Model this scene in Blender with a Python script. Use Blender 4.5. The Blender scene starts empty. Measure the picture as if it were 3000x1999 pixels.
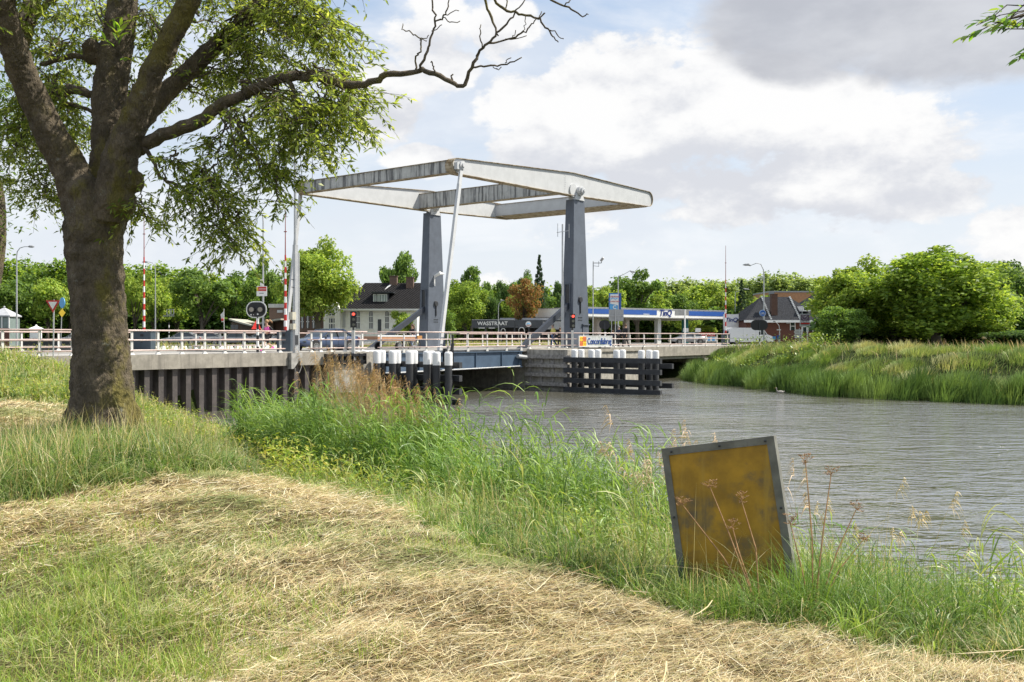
import bpy, bmesh, math, random
import numpy as np
from mathutils import Vector, Matrix, Euler
C = bpy.context.scene.collection
R = math.radians
rng = np.random.default_rng(7)
random.seed(7)
EYE = 3.6; F = 2850.0; DECK = 2.8

# ---------------------------------------------------------------- camera
cam = bpy.data.cameras.new('camera'); camo = bpy.data.objects.new('camera', cam); C.objects.link(camo)
camo.location = (0, 0, EYE); camo.rotation_euler = (R(90), 0, 0)
cam.sensor_width = 36; cam.lens = 36 * F / 3000; cam.shift_y = -11.5 / 3000
cam.clip_start = 0.1; cam.clip_end = 6000
sc = bpy.context.scene
sc.camera = camo
sc.view_settings.view_transform = 'Standard'; sc.view_settings.look = 'None'; sc.view_settings.gamma = 1
sc.view_settings.exposure = 0.55
try:
    sc.cycles.max_bounces = 6; sc.cycles.transparent_max_bounces = 6; sc.cycles.transmission_bounces = 4
    sc.cycles.use_denoising = True; sc.cycles.caustics_reflective = False; sc.cycles.caustics_refractive = False
except Exception: pass

# ---------------------------------------------------------------- node helper
class X:
    """a socket with arithmetic"""
    def __init__(s, nt, sock): s.nt = nt; s.k = sock
    def _m(s, op, o=None, o2=None, clamp=False):
        n = s.nt.nodes.new('ShaderNodeMath'); n.operation = op; n.use_clamp = clamp
        s.nt.links.new(s.k, n.inputs[0])
        for i, v in ((1, o), (2, o2)):
            if v is None: continue
            if isinstance(v, X): s.nt.links.new(v.k, n.inputs[i])
            else: n.inputs[i].default_value = v
        return X(s.nt, n.outputs[0])
    def __add__(s, o): return s._m('ADD', o)
    def __sub__(s, o): return s._m('SUBTRACT', o)
    def __mul__(s, o): return s._m('MULTIPLY', o)
    def __truediv__(s, o): return s._m('DIVIDE', o)
    def mx(s, o): return s._m('MAXIMUM', o)
    def mn(s, o): return s._m('MINIMUM', o)
    def step(s, a, b):
        n = s.nt.nodes.new('ShaderNodeMapRange'); n.interpolation_type = 'SMOOTHSTEP'
        s.nt.links.new(s.k, n.inputs[0]); n.inputs[1].default_value = a; n.inputs[2].default_value = b
        return X(s.nt, n.outputs[0])
def node(nt, t, **kw):
    n = nt.nodes.new(t)
    for k, v in kw.items(): setattr(n, k, v)
    return n
def noise(nt, vec, scale, detail=5, rough=.55, dist=0):
    n = nt.nodes.new('ShaderNodeTexNoise'); n.inputs['Scale'].default_value = scale
    n.inputs['Detail'].default_value = detail; n.inputs['Roughness'].default_value = rough
    n.inputs['Distortion'].default_value = dist
    if vec is not None: nt.links.new(vec, n.inputs['Vector'])
    return X(nt, n.outputs['Fac'])
def mixc(nt, f, a, b, mode='MIX'):
    n = nt.nodes.new('ShaderNodeMix'); n.data_type = 'RGBA'; n.blend_type = mode
    for i, v in ((0, f), (6, a), (7, b)):
        if isinstance(v, X): nt.links.new(v.k, n.inputs[i])
        elif i == 0: n.inputs[0].default_value = v
        else: n.inputs[i].default_value = (*v, 1) if len(v) == 3 else v
    return X(nt, n.outputs[2])
def mapping(nt, vec, scale=(1, 1, 1), loc=(0, 0, 0), rot=(0, 0, 0)):
    n = nt.nodes.new('ShaderNodeMapping'); nt.links.new(vec, n.inputs[0])
    n.inputs['Scale'].default_value = scale; n.inputs['Location'].default_value = loc; n.inputs['Rotation'].default_value = rot
    return n.outputs[0]

# ---------------------------------------------------------------- world
SUN_AZ, SUN_EL = R(9), R(50)           # azimuth from +X towards +Y
w = bpy.data.worlds.new("World"); sc.world = w; w.use_nodes = True
nt = w.node_tree; nt.nodes.clear()
sky = node(nt, 'ShaderNodeTexSky', sky_type='NISHITA'); sky.sun_disc = False
sky.sun_elevation = SUN_EL; sky.sun_rotation = R(90) - SUN_AZ
sky.air_density = 1.0; sky.dust_density = 2.0; sky.ozone_density = 1.5
bg = node(nt, 'ShaderNodeBackground'); bg.inputs[1].default_value = 0.12
wo = node(nt, 'ShaderNodeOutputWorld'); nt.links.new(bg.outputs[0], wo.inputs[0])
tc = node(nt, 'ShaderNodeTexCoord'); sp = node(nt, 'ShaderNodeSeparateXYZ')
nt.links.new(tc.outputs['Generated'], sp.inputs[0])
dx, dy, dz = (X(nt, sp.outputs[i]) for i in range(3))
az = dx._m('ARCTAN2', dy); el = dz._m('ARCSINE')
dvec = tc.outputs['Generated']
flat = mapping(nt, dvec, (1, 1, 1.7))
n1 = noise(nt, flat, 5.0, 9, .58, .15)
n2 = noise(nt, flat, 13.0, 8, .62, .1)
n3 = noise(nt, mapping(nt, dvec, (1, 1, 3.2), (3, 1, 0)), 3.2, 8, .6, .3)
def blob(px, py, rx, ry):
    a = math.atan((px - 1500) / F); k = math.cos(a); e = math.atan((988 - py) / F * k)
    u = (az - a) * (F / rx); v = (el - e) * (F / ry)
    return (X(nt, (u * u + v * v).k) * -1.0) + 1.0
def mxs(l):
    r = l[0]
    for b in l[1:]: r = r.mx(b)
    return r
# cumulus masses (direction of the sky, not of the picture)
cum = mxs([blob(1900, 330, 430, 220), blob(1640, 310, 230, 110), blob(2250, 390, 400, 190), blob(2650, 430, 260, 150), blob(1800, 430, 420, 170),
           blob(1620, 440, 240, 90), blob(2450, 560, 500, 120), blob(1250, 120, 170, 160), blob(1130, 280, 120, 150), blob(1470, 90, 120, 90), blob(1230, 470, 110, 50), blob(3000, 690, 160, 100)])
cmask = (cum.mx(-.6) * 0.46 + (n1 - .5) * 2.1 + (n2 - .5) * 1.0).step(.0, .17)
grey = mxs([blob(2480, 40, 430, 170), blob(2850, 90, 380, 150), blob(3250, -20, 420, 190)])
gmask = (grey.mx(-.8) * .7 + (n1 - .5) * 1.5 + (n2 - .5) * .5).step(-.05, .34)
low = mxs([blob(2000, 520, 520, 110), blob(1560, 470, 260, 90), blob(2380, 620, 420, 70), blob(1180, 330, 140, 60), blob(2700, 560, 300, 90)])
# thin veil of cloud elsewhere, thickened overhead out of view for more ambient light
veil = (n3 + (el * .12)).step(.44, .62) * 0.75
lowhaze = (el * -1.0).step(-.34, -.02)
inner = noise(nt, mapping(nt, dvec, (1, 1, 2.2), (0, 0, .03)), 7.5, 6, .55)
base = mixc(nt, 0.65, X(nt, sky.outputs[0]), (3.3, 4.05, 5.1))
c = mixc(nt, lowhaze * .85, base, (5.1, 5.3, 5.5))
c = mixc(nt, veil * .8, c, mixc(nt, inner.step(.38, .62), (4.5, 4.75, 5.2), (5.6, 5.7, 5.85)))
n1u = noise(nt, mapping(nt, dvec, (1, 1, 1.7), (-.012, .0, -.055)), 5.0, 9, .58, .15); n2u = noise(nt, mapping(nt, dvec, (1, 1, 1.7), (-.005, 0, -.022)), 13.0, 8, .62, .1)
emb = (n1u - n1) * 5.0 + (n2u - n2) * 3.2
cc = mixc(nt, (low.mx(-.6) * .55 + (inner - .5) * 1.6 + emb + (n2 - .5) * .8).step(-.75, .95), (5.75, 5.72, 5.68), (4.1, 4.2, 4.5))
c = mixc(nt, cmask * .95, c, cc)
gc = mixc(nt, inner.step(.35, .7), (3.0, 3.1, 3.4), (3.9, 4.0, 4.25))
c = mixc(nt, gmask * .95, c, gc)
nt.links.new(c.k, bg.inputs[0])
# ---------------------------------------------------------------- sun
sd = Vector((math.cos(SUN_AZ) * math.cos(SUN_EL), math.sin(SUN_AZ) * math.cos(SUN_EL), math.sin(SUN_EL)))
sl = bpy.data.lights.new('sun', 'SUN'); sl.energy = 5.0; sl.angle = R(.5); sl.color = (1, .94, .83)
so = bpy.data.objects.new('sun', sl); C.objects.link(so); so.rotation_euler = sd.to_track_quat('Z', 'Y').to_euler(); so.location = (20, 20, 60)

# ---------------------------------------------------------------- materials
def mat(name, col, rough=.6, metal=0, var=.12, vs=3, bump=0, bs=20, spec=.5, col2=None, c2s=(.45, .6), c2scale=2, vec='Object', stretch=(1, 1, 1), emit=None, streak=None):
    m = bpy.data.materials.new(name); m.use_nodes = True; nt = m.node_tree
    b = nt.nodes['Principled BSDF']; tcn = node(nt, 'ShaderNodeTexCoord'); v = tcn.outputs[vec]
    if stretch != (1, 1, 1): v = mapping(nt, v, stretch)
    n = noise(nt, v, vs, 6, .6)
    lo = tuple(x * (1 - var) for x in col); hi = tuple(min(1, x * (1 + var)) for x in col)
    c = mixc(nt, n.step(.3, .7), lo, hi)
    if col2:
        c = mixc(nt, noise(nt, mapping(nt, v, (1, 1, 1), (5, 3, 1)), c2scale, 7, .65).step(*c2s), c, col2)
    if streak:          # vertical weather streaks running down faces
        sv = mapping(nt, tcn.outputs['Object'], (streak[1], streak[1], streak[1] * .07))
        c = mixc(nt, noise(nt, sv, 1.0, 6, .7).step(streak[2], streak[3]), c, streak[0])
    nt.links.new(c.k, b.inputs['Base Color'])
    b.inputs['Roughness'].default_value = rough; b.inputs['Metallic'].default_value = metal
    b.inputs['Specular IOR Level'].default_value = spec
    if bump:
        bn = node(nt, 'ShaderNodeBump'); bn.inputs['Strength'].default_value = bump; bn.inputs['Distance'].default_value = .03
        nt.links.new(noise(nt, v, bs, 6, .65).k, bn.inputs['Height']); nt.links.new(bn.outputs[0], b.inputs['Normal'])
    if emit:
        b.inputs['Emission Color'].default_value = (*emit[0], 1); b.inputs['Emission Strength'].default_value = emit[1]
    return m
def leafmat(name, trans=.45, rough=.45, gain=1.0, spec=.35):
    """leaf or blade: colour from the 'Col' attribute, light shines through"""
    m = bpy.data.materials.new(name); m.use_nodes = True; nt = m.node_tree
    b = nt.nodes['Principled BSDF']; at = node(nt, 'ShaderNodeAttribute', attribute_name='Col')
    b.inputs['Roughness'].default_value = rough; b.inputs['Specular IOR Level'].default_value = spec
    col = mixc(nt, 1.0, X(nt, at.outputs['Color']), (gain, gain, gain), 'MULTIPLY')
    nt.links.new(col.k, b.inputs['Base Color'])
    tr = node(nt, 'ShaderNodeBsdfTranslucent'); mx = node(nt, 'ShaderNodeMixShader'); mx.inputs[0].default_value = trans
    c2 = mixc(nt, 1.0, col, (1.5, 1.42, .8), 'MULTIPLY'); nt.links.new(c2.k, tr.inputs[0])
    nt.links.new(b.outputs[0], mx.inputs[1]); nt.links.new(tr.outputs[0], mx.inputs[2])
    nt.links.new(mx.outputs[0], nt.nodes['Material Output'].inputs[0])
    return m
M = {}
M['bark'] = mat('bark', (.15, .118, .078), .9, var=.35, vs=5, bump=1.0, bs=22, col2=(.19, .16, .04), c2s=(.50, .64), c2scale=1.3, stretch=(1, 1, .6))
_m = M['bark']; _nt = _m.node_tree; _b = _nt.nodes['Principled BSDF']; _tc = node(_nt, 'ShaderNodeTexCoord')
_v = node(_nt, 'ShaderNodeTexVoronoi'); _v.feature = 'DISTANCE_TO_EDGE'; _v.inputs['Scale'].default_value = 15; _mp = mapping(_nt, _tc.outputs['Object'], (1, 1, .38))
_ad = node(_nt, 'ShaderNodeVectorMath', operation='MULTIPLY_ADD'); _n = node(_nt, 'ShaderNodeTexNoise'); _n.inputs['Scale'].default_value = 9; _n.inputs['Detail'].default_value = 5; _nt.links.new(_mp, _n.inputs[0])
_nt.links.new(_n.outputs['Color'], _ad.inputs[0]); _ad.inputs[1].default_value = (.16, .16, .16); _nt.links.new(_mp, _ad.inputs[2]); _nt.links.new(_ad.outputs[0], _v.inputs['Vector'])
_h = X(_nt, _v.outputs['Distance']).step(0, .22) * .28 + noise(_nt, _mp, 30, 7, .75) * 1.3
_bn = node(_nt, 'ShaderNodeBump'); _bn.inputs['Strength'].default_value = 1; _bn.inputs['Distance'].default_value = .055; _nt.links.new(_h.k, _bn.inputs['Height']); _nt.links.new(_bn.outputs[0], _b.inputs['Normal'])
_old = _b.inputs['Base Color'].links[0].from_socket
_c = mixc(_nt, (X(_nt, _v.outputs['Distance']).step(0, .12) * -1.0 + 1.0) * .28, X(_nt, _old), (.035, .028, .02)); _c = mixc(_nt, noise(_nt, _tc.outputs['Object'], 3.5, 8, .75).step(.60, .68) * .7, _c, (.30, .30, .25)); _nt.links.new(_c.k, _b.inputs['Base Color'])
M['barkfar'] = mat('bark_far', (.09, .075, .055), .9)
M['leaf'] = leafmat('leaf', .56, .35, spec=.45, gain=1.15)
M['leaffar'] = leafmat('leaf_far', .44, .55, spec=.2, gain=1.5)
M['blade'] = leafmat('blade', .34, .42, spec=.3, gain=1.15)
M['bladefar'] = leafmat('blade_far', .26, .7, spec=.15, gain=1.15)
M['straw'] = leafmat('straw', .18, .6, spec=.25)
M['conc'] = mat('concrete', (.30, .275, .235), .85, var=.2, vs=2.5, bump=.5, bs=30, streak=((.16, .145, .125), 3.0, .50, .75))
M['concd'] = mat('concrete_weathered', (.34, .32, .28), .9, var=.3, vs=3, bump=.5, bs=25, streak=((.17, .16, .14), 4.0, .48, .72))
M['pile'] = mat('sheet_pile_steel', (.06, .05, .047), .65, var=.3, vs=2.5, bump=.2, streak=((.10, .083, .077), 6.0, .55, .75))
M['white'] = mat('white_paint', (.78, .78, .76), .45, var=.05)
M['cap'] = mat('cap_white', (.82, .82, .82), .4, var=.04)
M['beam'] = mat('weathered_white_steel', (.50, .51, .52), .5, var=.06, vs=1.5, streak=((.34, .345, .345), 5.0, .58, .85))
M['beamd'] = mat('stained_white_steel', (.44, .44, .42), .55, var=.12, vs=2, streak=((.09, .09, .09), 3.6, .46, .62))
M['flange'] = mat('flange_rust', (.36, .30, .21), .7, var=.3, vs=3, col2=(.18, .12, .05))
M['tower'] = mat('slate_blue_steel', (.092, .108, .137), .5, var=.1, vs=2, streak=((.055, .063, .08), 3.0, .56, .8))
M['rod'] = mat('dark_slate_steel', (.032, .038, .052), .5, var=.1)
M['girder'] = mat('dark_blue_steel', (.065, .10, .15), .45, var=.15, vs=1.5, streak=((.05, .065, .09), 3.0, .55, .8))
M['dark'] = mat('dark_steel', (.03, .032, .036), .5)
M['black'] = mat('black', (.012, .012, .014), .4)
M['timber'] = mat('tarred_timber', (.022, .024, .028), .6, var=.3, bump=.3)
M['oldwood'] = mat('weathered_wood', (.27, .255, .24), .9, var=.4, vs=6, bump=.4)
M['railred'] = mat('red_rail_paint', (.58, .44, .40), .3, var=.1)
M['railpost'] = mat('post_grey_white', (.62, .61, .58), .5, var=.08)
M['galv'] = mat('galvanised', (.42, .43, .44), .45, .3, var=.08)
M['asph'] = mat('asphalt', (.25, .24, .225), .9, var=.12, vs=2, bump=.2, bs=60)
M['red'] = mat('red_paint', (.5, .025, .02), .4, var=.05)
M['blue'] = mat('blue_paint', (.03, .10, .36), .4, var=.05)
M['lblue'] = mat('light_blue', (.10, .38, .72), .4, var=.05)
M['teal'] = mat('teal_paint', (.02, .19, .19), .5)
M['yellow'] = mat('yellow_paint', (.72, .5, .04), .5)
M['anth'] = mat('anthracite_panel', (.055, .06, .07), .55, var=.08)
M['glass'] = mat('glass', (.03, .04, .045), .08, spec=.8)
M['brick'] = mat('brick', (.13, .055, .038), .9, var=.25, vs=14)
M['brickd'] = mat('brick_grey', (.16, .105, .08), .9, var=.25, vs=14)
M['plaster'] = mat('white_plaster', (.90, .89, .85), .85, var=.06)
M['beige'] = mat('beige_cladding', (.42, .22, .11), .8)
M['cabinet'] = mat('cabinet', (.045, .065, .085), .5)
M['rubber'] = mat('rubber', (.02, .02, .02), .8)
M['carblue'] = mat('car_blue', (.05, .075, .14), .2, .2, var=.02, spec=.8)
M['carwhite'] = mat('van_white', (.72, .73, .74), .25, var=.02)
M['cargrey'] = mat('car_grey', (.28, .29, .3), .25, .3, var=.02)
M['chrome'] = mat('alloy', (.5, .5, .5), .25, .8)
M['skin'] = mat('skin', (.50, .30, .21), .5, var=.05)
def tile_mat(name, col, sc_=(3.2, 3.2)):
    m = mat(name, col, .95, var=.3, vs=5, bump=0, spec=.12)
    nt = m.node_tree; b = nt.nodes['Principled BSDF']; tcn = node(nt, 'ShaderNodeTexCoord')
    sp = node(nt, 'ShaderNodeSeparateXYZ'); nt.links.new(tcn.outputs['Object'], sp.inputs[0])
    z = X(nt, sp.outputs[2]); x = X(nt, sp.outputs[0]) + X(nt, sp.outputs[1])
    h = (z * sc_[0])._m('FRACT') + (x * (sc_[1] * 6.28))._m('SINE') * .35
    bn = node(nt, 'ShaderNodeBump'); bn.inputs['Strength'].default_value = .9; bn.inputs['Distance'].default_value = .12
    nt.links.new(h.k, bn.inputs['Height']); nt.links.new(bn.outputs[0], b.inputs['Normal'])
    return m
M['tiles'] = tile_mat('dark_roof_tiles', (.022, .021, .022))
M['tilesg'] = tile_mat('grey_roof_tiles', (.040, .042, .048))

# ---------------------------------------------------------------- mesh builder
class MB:
    def __init__(s): s.v = []; s.f = []; s.smooth = False
    def add(s, vs, fs):
        o = len(s.v); s.v += [tuple(v) for v in vs]; s.f += [tuple(i + o for i in f) for f in fs]; return s
    def box(s, x0, x1, y0, y1, z0, z1):
        return s.add([(x, y, z) for z in (z0, z1) for y in (y0, y1) for x in (x0, x1)],
                     [(0, 2, 3, 1), (4, 5, 7, 6), (0, 1, 5, 4), (2, 6, 7, 3), (0, 4, 6, 2), (1, 3, 7, 5)])
    def taper(s, a, b, z0, z1, c=(0, 0)):      # a,b = half sizes (x,y) bottom/top
        v = [(c[0] + i * a[0], c[1] + j * a[1], z0) for j in (-1, 1) for i in (-1, 1)] + [(c[0] + i * b[0], c[1] + j * b[1], z1) for j in (-1, 1) for i in (-1, 1)]
        return s.add(v, [(0, 2, 3, 1), (4, 5, 7, 6), (0, 1, 5, 4), (2, 6, 7, 3), (0, 4, 6, 2), (1, 3, 7, 5)])
    def bar(s, p, q, w, h=None, up=(0, 0, 1)):
        h = h or w; p = Vector(p); q = Vector(q); d = (q - p).normalized(); u = Vector(up)
        if abs(d.dot(u)) > .98: u = Vector((1, 0, 0))
        r = d.cross(u).normalized(); u = r.cross(d)
        v = [e + r * i * w / 2 + u * j * h / 2 for e in (p, q) for i, j in ((-1, -1), (1, -1), (1, 1), (-1, 1))]
        return s.add(v, [(3, 2, 1, 0), (4, 5, 6, 7), (0, 1, 5, 4), (1, 2, 6, 5), (2, 3, 7, 6), (3, 0, 4, 7)])
    def path(s, pts, rad, n=8, cap=True, jit=0):
        pts = [Vector(p) for p in pts]; m = len(pts)
        if not hasattr(rad, '__len__'): rad = [rad] * m
        vs = []; u = None
        for i, p in enumerate(pts):
            d = (pts[min(i + 1, m - 1)] - pts[max(i - 1, 0)])
            d = d.normalized() if d.length > 1e-9 else Vector((0, 0, 1))
            if u is None: u = d.orthogonal().normalized()
            else:
                u = u - d * u.dot(d); u = u.normalized() if u.length > 1e-6 else d.orthogonal().normalized()
            w_ = d.cross(u)
            for k in range(n):
                a = 2 * math.pi * k / n; r = rad[i] * (1 + (random.uniform(-jit, jit) if jit else 0))
                vs.append(p + (u * math.cos(a) + w_ * math.sin(a)) * r)
        fs = [(i * n + k, i * n + (k + 1) % n, (i + 1) * n + (k + 1) % n, (i + 1) * n + k) for i in range(m - 1) for k in range(n)]
        if cap: fs += [tuple(reversed(range(n))), tuple(range((m - 1) * n, m * n))]
        return s.add(vs, fs)
    def tube(s, p, q, r, r2=None, n=10): return s.path([p, q], [r, r if r2 is None else r2], n)
    def lathe(s, c, prof, n=16):
        vs = [(c[0] + r * math.cos(2 * math.pi * k / n), c[1] + r * math.sin(2 * math.pi * k / n), c[2] + z) for r, z in prof for k in range(n)]
        m = len(prof)
        fs = [(i * n + k, i * n + (k + 1) % n, (i + 1) * n + (k + 1) % n, (i + 1) * n + k) for i in range(m - 1) for k in range(n)]
        return s.add(vs, fs + [tuple(reversed(range(n))), tuple(range((m - 1) * n, m * n))])
    def prism(s, poly, axis, a, b):
        """poly in the two other axes; axis 0/1/2"""
        def mk(p, t): q = list(p); q.insert(axis, t); return q
        n = len(poly); vs = [mk(p, a) for p in poly] + [mk(p, b) for p in poly]
        return s.add(vs, [tuple(reversed(range(n))), tuple(range(n, 2 * n))] + [(i, (i + 1) % n, n + (i + 1) % n, n + i) for i in range(n)])
    def sphere(s, c, r, n=10, sz=1.0, sx=1.0, sy=1.0):
        prof = [(max(.001, math.sin(math.pi * i / n)) * r, -math.cos(math.pi * i / n) * r * sz) for i in range(n + 1)]
        o = len(s.v); s.lathe((0, 0, 0), prof, n + 2)
        for i in range(o, len(s.v)):
            v = s.v[i]; s.v[i] = (v[0] * sx + c[0], v[1] * sy + c[1], v[2] + c[2])
        return s
    def xf(s, mtx):
        s.v = [tuple(mtx @ Vector(v)) for v in s.v]; return s
def link_mesh(name, v, f, m, parent=None, smooth=False, off=(0, 0, 0)):
    me = bpy.data.meshes.new(name)
    me.from_pydata([(a - off[0], b - off[1], c_ - off[2]) for a, b, c_ in v], [], f)
    bm = bmesh.new(); bm.from_mesh(me); bmesh.ops.recalc_face_normals(bm, faces=bm.faces); bm.to_mesh(me); bm.free()
    if smooth:
        for p in me.polygons: p.use_smooth = True
    if m: me.materials.append(m)
    o = bpy.data.objects.new(name, me); C.objects.link(o)
    if parent: o.parent = parent
    return o
EX = Vector((.611, .7914, 0)).normalized(); NX = Vector((-EX.y, EX.x, 0)); P0 = Vector((-17.25, 43.5, 0)); RANG = math.atan2(EX.y, EX.x)
def W(s, t, z=0): return P0 + EX * s + NX * t + Vector((0, 0, z))
def px(x, y, d): return Vector(((x - 1500) / F * d, d, EYE - (y - 988) / F * d))
def ST(x, y):
    r = Vector((x, y, 0)) - P0; return r.dot(EX), r.dot(NX)
def S_at(x, t=0):      # s where image column x meets the line t
    k = (x - 1500) / F; b = P0 + NX * t
    return (k * b.y - b.x) / (EX.x - k * EX.y)
def T_at(x, s):        # t where image column x meets the line s
    k = (x - 1500) / F; b = P0 + EX * s
    return (k * b.y - b.x) / (NX.x - k * NX.y)
class Thing:
    """an Empty at the base of a thing; parts are given in road or world metres"""
    def __init__(s, name, label, cat, o, frame='road', group=None, rot=0):
        s.o = o; e = bpy.data.objects.new(name, None); C.objects.link(e); s.e = e; e.empty_display_size = .3
        if frame == 'road': e.location = W(*o); e.rotation_euler = (0, 0, RANG)
        elif frame == 'local': e.location = o; e.rotation_euler = (0, 0, rot); s.o = (0, 0, 0)
        else: e.location = o
        e['label'] = label; e['category'] = cat
        if group: e['group'] = group
    def part(s, name, mb, m, parent=None, smooth=None, label=None):
        o = link_mesh(name, mb.v, mb.f, m, parent or s.e, mb.smooth if smooth is None else smooth, s.o)
        if label: o['label'] = label
        return o
def dup(root, loc=None, rotz=None, label=None, group=None, scale=None):
    r = root.copy(); C.objects.link(r)
    if loc is not None: r.location = loc
    if rotz is not None: r.rotation_euler = (0, 0, rotz)
    if scale: r.scale = scale
    if label: r['label'] = label
    if group: r['group'] = group
    for ch in list(root.children):
        c_ = ch.copy(); C.objects.link(c_); c_.parent = r
        for g in list(ch.children):
            d = g.copy(); C.objects.link(d); d.parent = c_
    return r
def struct(name, v, f, m, smooth=False, kind='structure', label=None):
    o = link_mesh(name, v, f, m, None, smooth); o['kind'] = kind
    if label: o['label'] = label; o['category'] = name.replace('_', ' ')
    return o
def text_mb(txt, size, depth=.02, bold=.0):
    cu = bpy.data.curves.new('t', 'FONT'); cu.body = txt; cu.size = size; cu.extrude = depth; cu.offset = bold
    cu.align_x = 'CENTER'; cu.align_y = 'CENTER'; cu.resolution_u = 3
    o = bpy.data.objects.new('t', cu); C.objects.link(o)
    dg = bpy.context.evaluated_depsgraph_get(); me = bpy.data.meshes.new_from_object(o.evaluated_get(dg))
    mb = MB(); mb.v = [tuple(v.co) for v in me.vertices]; mb.f = [tuple(p.vertices) for p in me.polygons]
    bpy.data.objects.remove(o); bpy.data.meshes.remove(me)
    return mb
def face_text(txt, size, pos, along, depth=.02, bold=0, shear=0):
    """text on a vertical face; along = direction in which it reads"""
    mb = text_mb(txt, size, depth, bold); a = Vector(along).normalized(); up = Vector((0, 0, 1)); nrm = a.cross(up)
    p = Vector(pos)
    mb.v = [tuple(p + a * (v[0] + shear * v[1]) + up * v[1] + nrm * v[2]) for v in mb.v]
    return mb
def np_mesh(name, verts, quads, cols, m, tris=False, smooth=False):
    """verts (N,3), quads (M,4), per-vertex colours (N,3)"""
    me = bpy.data.meshes.new(name); n = len(verts); k = quads.shape[1]; q = len(quads)
    me.vertices.add(n); me.vertices.foreach_set('co', verts.astype(np.float32).ravel())
    me.loops.add(q * k); me.loops.foreach_set('vertex_index', quads.astype(np.int32).ravel())
    me.polygons.add(q); me.polygons.foreach_set('loop_start', np.arange(0, q * k, k, dtype=np.int32))
    me.update(calc_edges=True)
    at = me.color_attributes.new('Col', 'FLOAT_COLOR', 'POINT')
    at.data.foreach_set('color', np.concatenate([cols, np.ones((n, 1))], 1).astype(np.float32).ravel())
    me.materials.append(m); me.update()
    return me
def link_np(name, me, parent=None, kind=None, label=None, cat=None):
    o = bpy.data.objects.new(name, me); C.objects.link(o)
    if parent: o.parent = parent
    if kind: o['kind'] = kind
    if label: o['label'] = label
    if cat: o['category'] = cat
    return o
# ================================================================ terrain
def poly_np(l): return np.array([(p[0], p[1]) for p in l], float)
def seg_dist(x, y, pl, closed=False):
    d = np.full(x.shape, 1e9); n = len(pl)
    for i in range(n if closed else n - 1):
        a = pl[i]; b = pl[(i + 1) % n]; ab = b - a; L = (ab ** 2).sum()
        t = np.clip(((x - a[0]) * ab[0] + (y - a[1]) * ab[1]) / L, 0, 1)
        d = np.minimum(d, np.hypot(x - a[0] - t * ab[0], y - a[1] - t * ab[1]))
    return d
def inside(x, y, pl):
    r = np.zeros(x.shape, bool); n = len(pl)
    for i in range(n):
        a = pl[i]; b = pl[(i + 1) % n]
        if a[1] == b[1]: continue
        c_ = ((a[1] > y) != (b[1] > y)) & (x < (b[0] - a[0]) * (y - a[1]) / (b[1] - a[1]) + a[0])
        r ^= c_
    return r
w2 = W(2, 0)
near_pl = [(60, -36), (24, -6), (12, 4.9), (6.0, 10.4), (2, 15.2), (-1.5, 19.3), (-5, 25), (-9, 32.5), (-13, 39), (w2.x, w2.y)]
far_pl = [W(53, 60), W(53, 0), (14.8, 78.5), (18.8, 59.6), (22.5, 55.5), (27.4, 52), (40, 40), (60, 22), (90, -6)]
canal = poly_np([(p[0], p[1]) for p in near_pl] + [W(12.2, 0)[:2], W(12.2, 60)[:2]] + [(p[0], p[1]) for p in far_pl])
NEARB = poly_np(near_pl); FARB = poly_np(far_pl)
MOW = poly_np([(30, -12), (8, 1.5), (3.1, 5.0), (1.5, 5.7), (.6, 7), (-.25, 8.4), (-1.9, 11.6), (-4.6, 15.6), (-8.3, 23), (-10.5, 26), (-30, 27.5)])
mowpoly = np.concatenate([MOW, poly_np([(-60, 27), (-60, -12)])])
def ss(a, b, x): t = np.clip((x - a) / (b - a), 0, 1); return t * t * (3 - 2 * t)
def vnoise(x, y, sc_, seed=0):
    x = x * sc_ + seed * 17.3; y = y * sc_ + seed * 9.1; xi = np.floor(x); yi = np.floor(y); fx = x - xi; fy = y - yi
    def h(a, b): v = np.sin(a * 127.1 + b * 311.7 + seed) * 43758.5453; return v - np.floor(v)
    fx = fx * fx * (3 - 2 * fx); fy = fy * fy * (3 - 2 * fy)
    return (h(xi, yi) * (1 - fx) + h(xi + 1, yi) * fx) * (1 - fy) + (h(xi, yi + 1) * (1 - fx) + h(xi + 1, yi + 1) * fx) * fy
def ground_z(x, y):
    x = np.asarray(x, float); y = np.asarray(y, float)
    D = seg_dist(x, y, canal, True) * np.where(inside(x, y, canal), -1, 1)
    s = (x - P0.x) * EX.x + (y - P0.y) * EX.y; t = (x - P0.x) * NX.x + (y - P0.y) * NX.y
    dn = seg_dist(x, y, NEARB); df = seg_dist(x, y, FARB); nearside = (dn < df) & (t < 3)
    zn = np.where(D < 0, np.maximum(-1.6, D * .5 - .05), 2.0 * ss(-.6, 7.0, D) - .12)
    zn = zn + .07 * (vnoise(x, y, .7, 1) - .5) + .05 * (vnoise(x, y, 2.2, 2) - .5)
    emb = ss(-1, -7.5, s) * ss(-13, -.5, t); zn = zn * (1 - emb) + 2.7 * emb
    zf = np.where(D < 0, np.maximum(-1.6, D * .5 - .05), .15 + 2.45 * ss(0, 7.5, D) + .25 * (vnoise(x, y, .25, 4) - .5) * ss(0, 5, D))
    z = np.where(nearside, zn, zf)
    z = np.where((t > .6) & (s < 11.6), 2.68, z)
    z = np.where((t > 0) & (s > 58), np.minimum(z, 2.66), z)
    z = np.where((t > 17) & (s > 55), 2.68, z)
    return z
def gz(x, y): return float(ground_z(np.array([x]), np.array([y]))[0])
def axis(segs):
    out = []
    for a, b, st in segs: out += list(np.arange(a, b, st))
    return np.array(out + [segs[-1][1]])
gx = axis([(-900, -100, 80), (-100, -30, 5), (-30, -14, .8), (-14, 12, .3), (12, 45, .9), (45, 110, 4), (110, 900, 79)])
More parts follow.
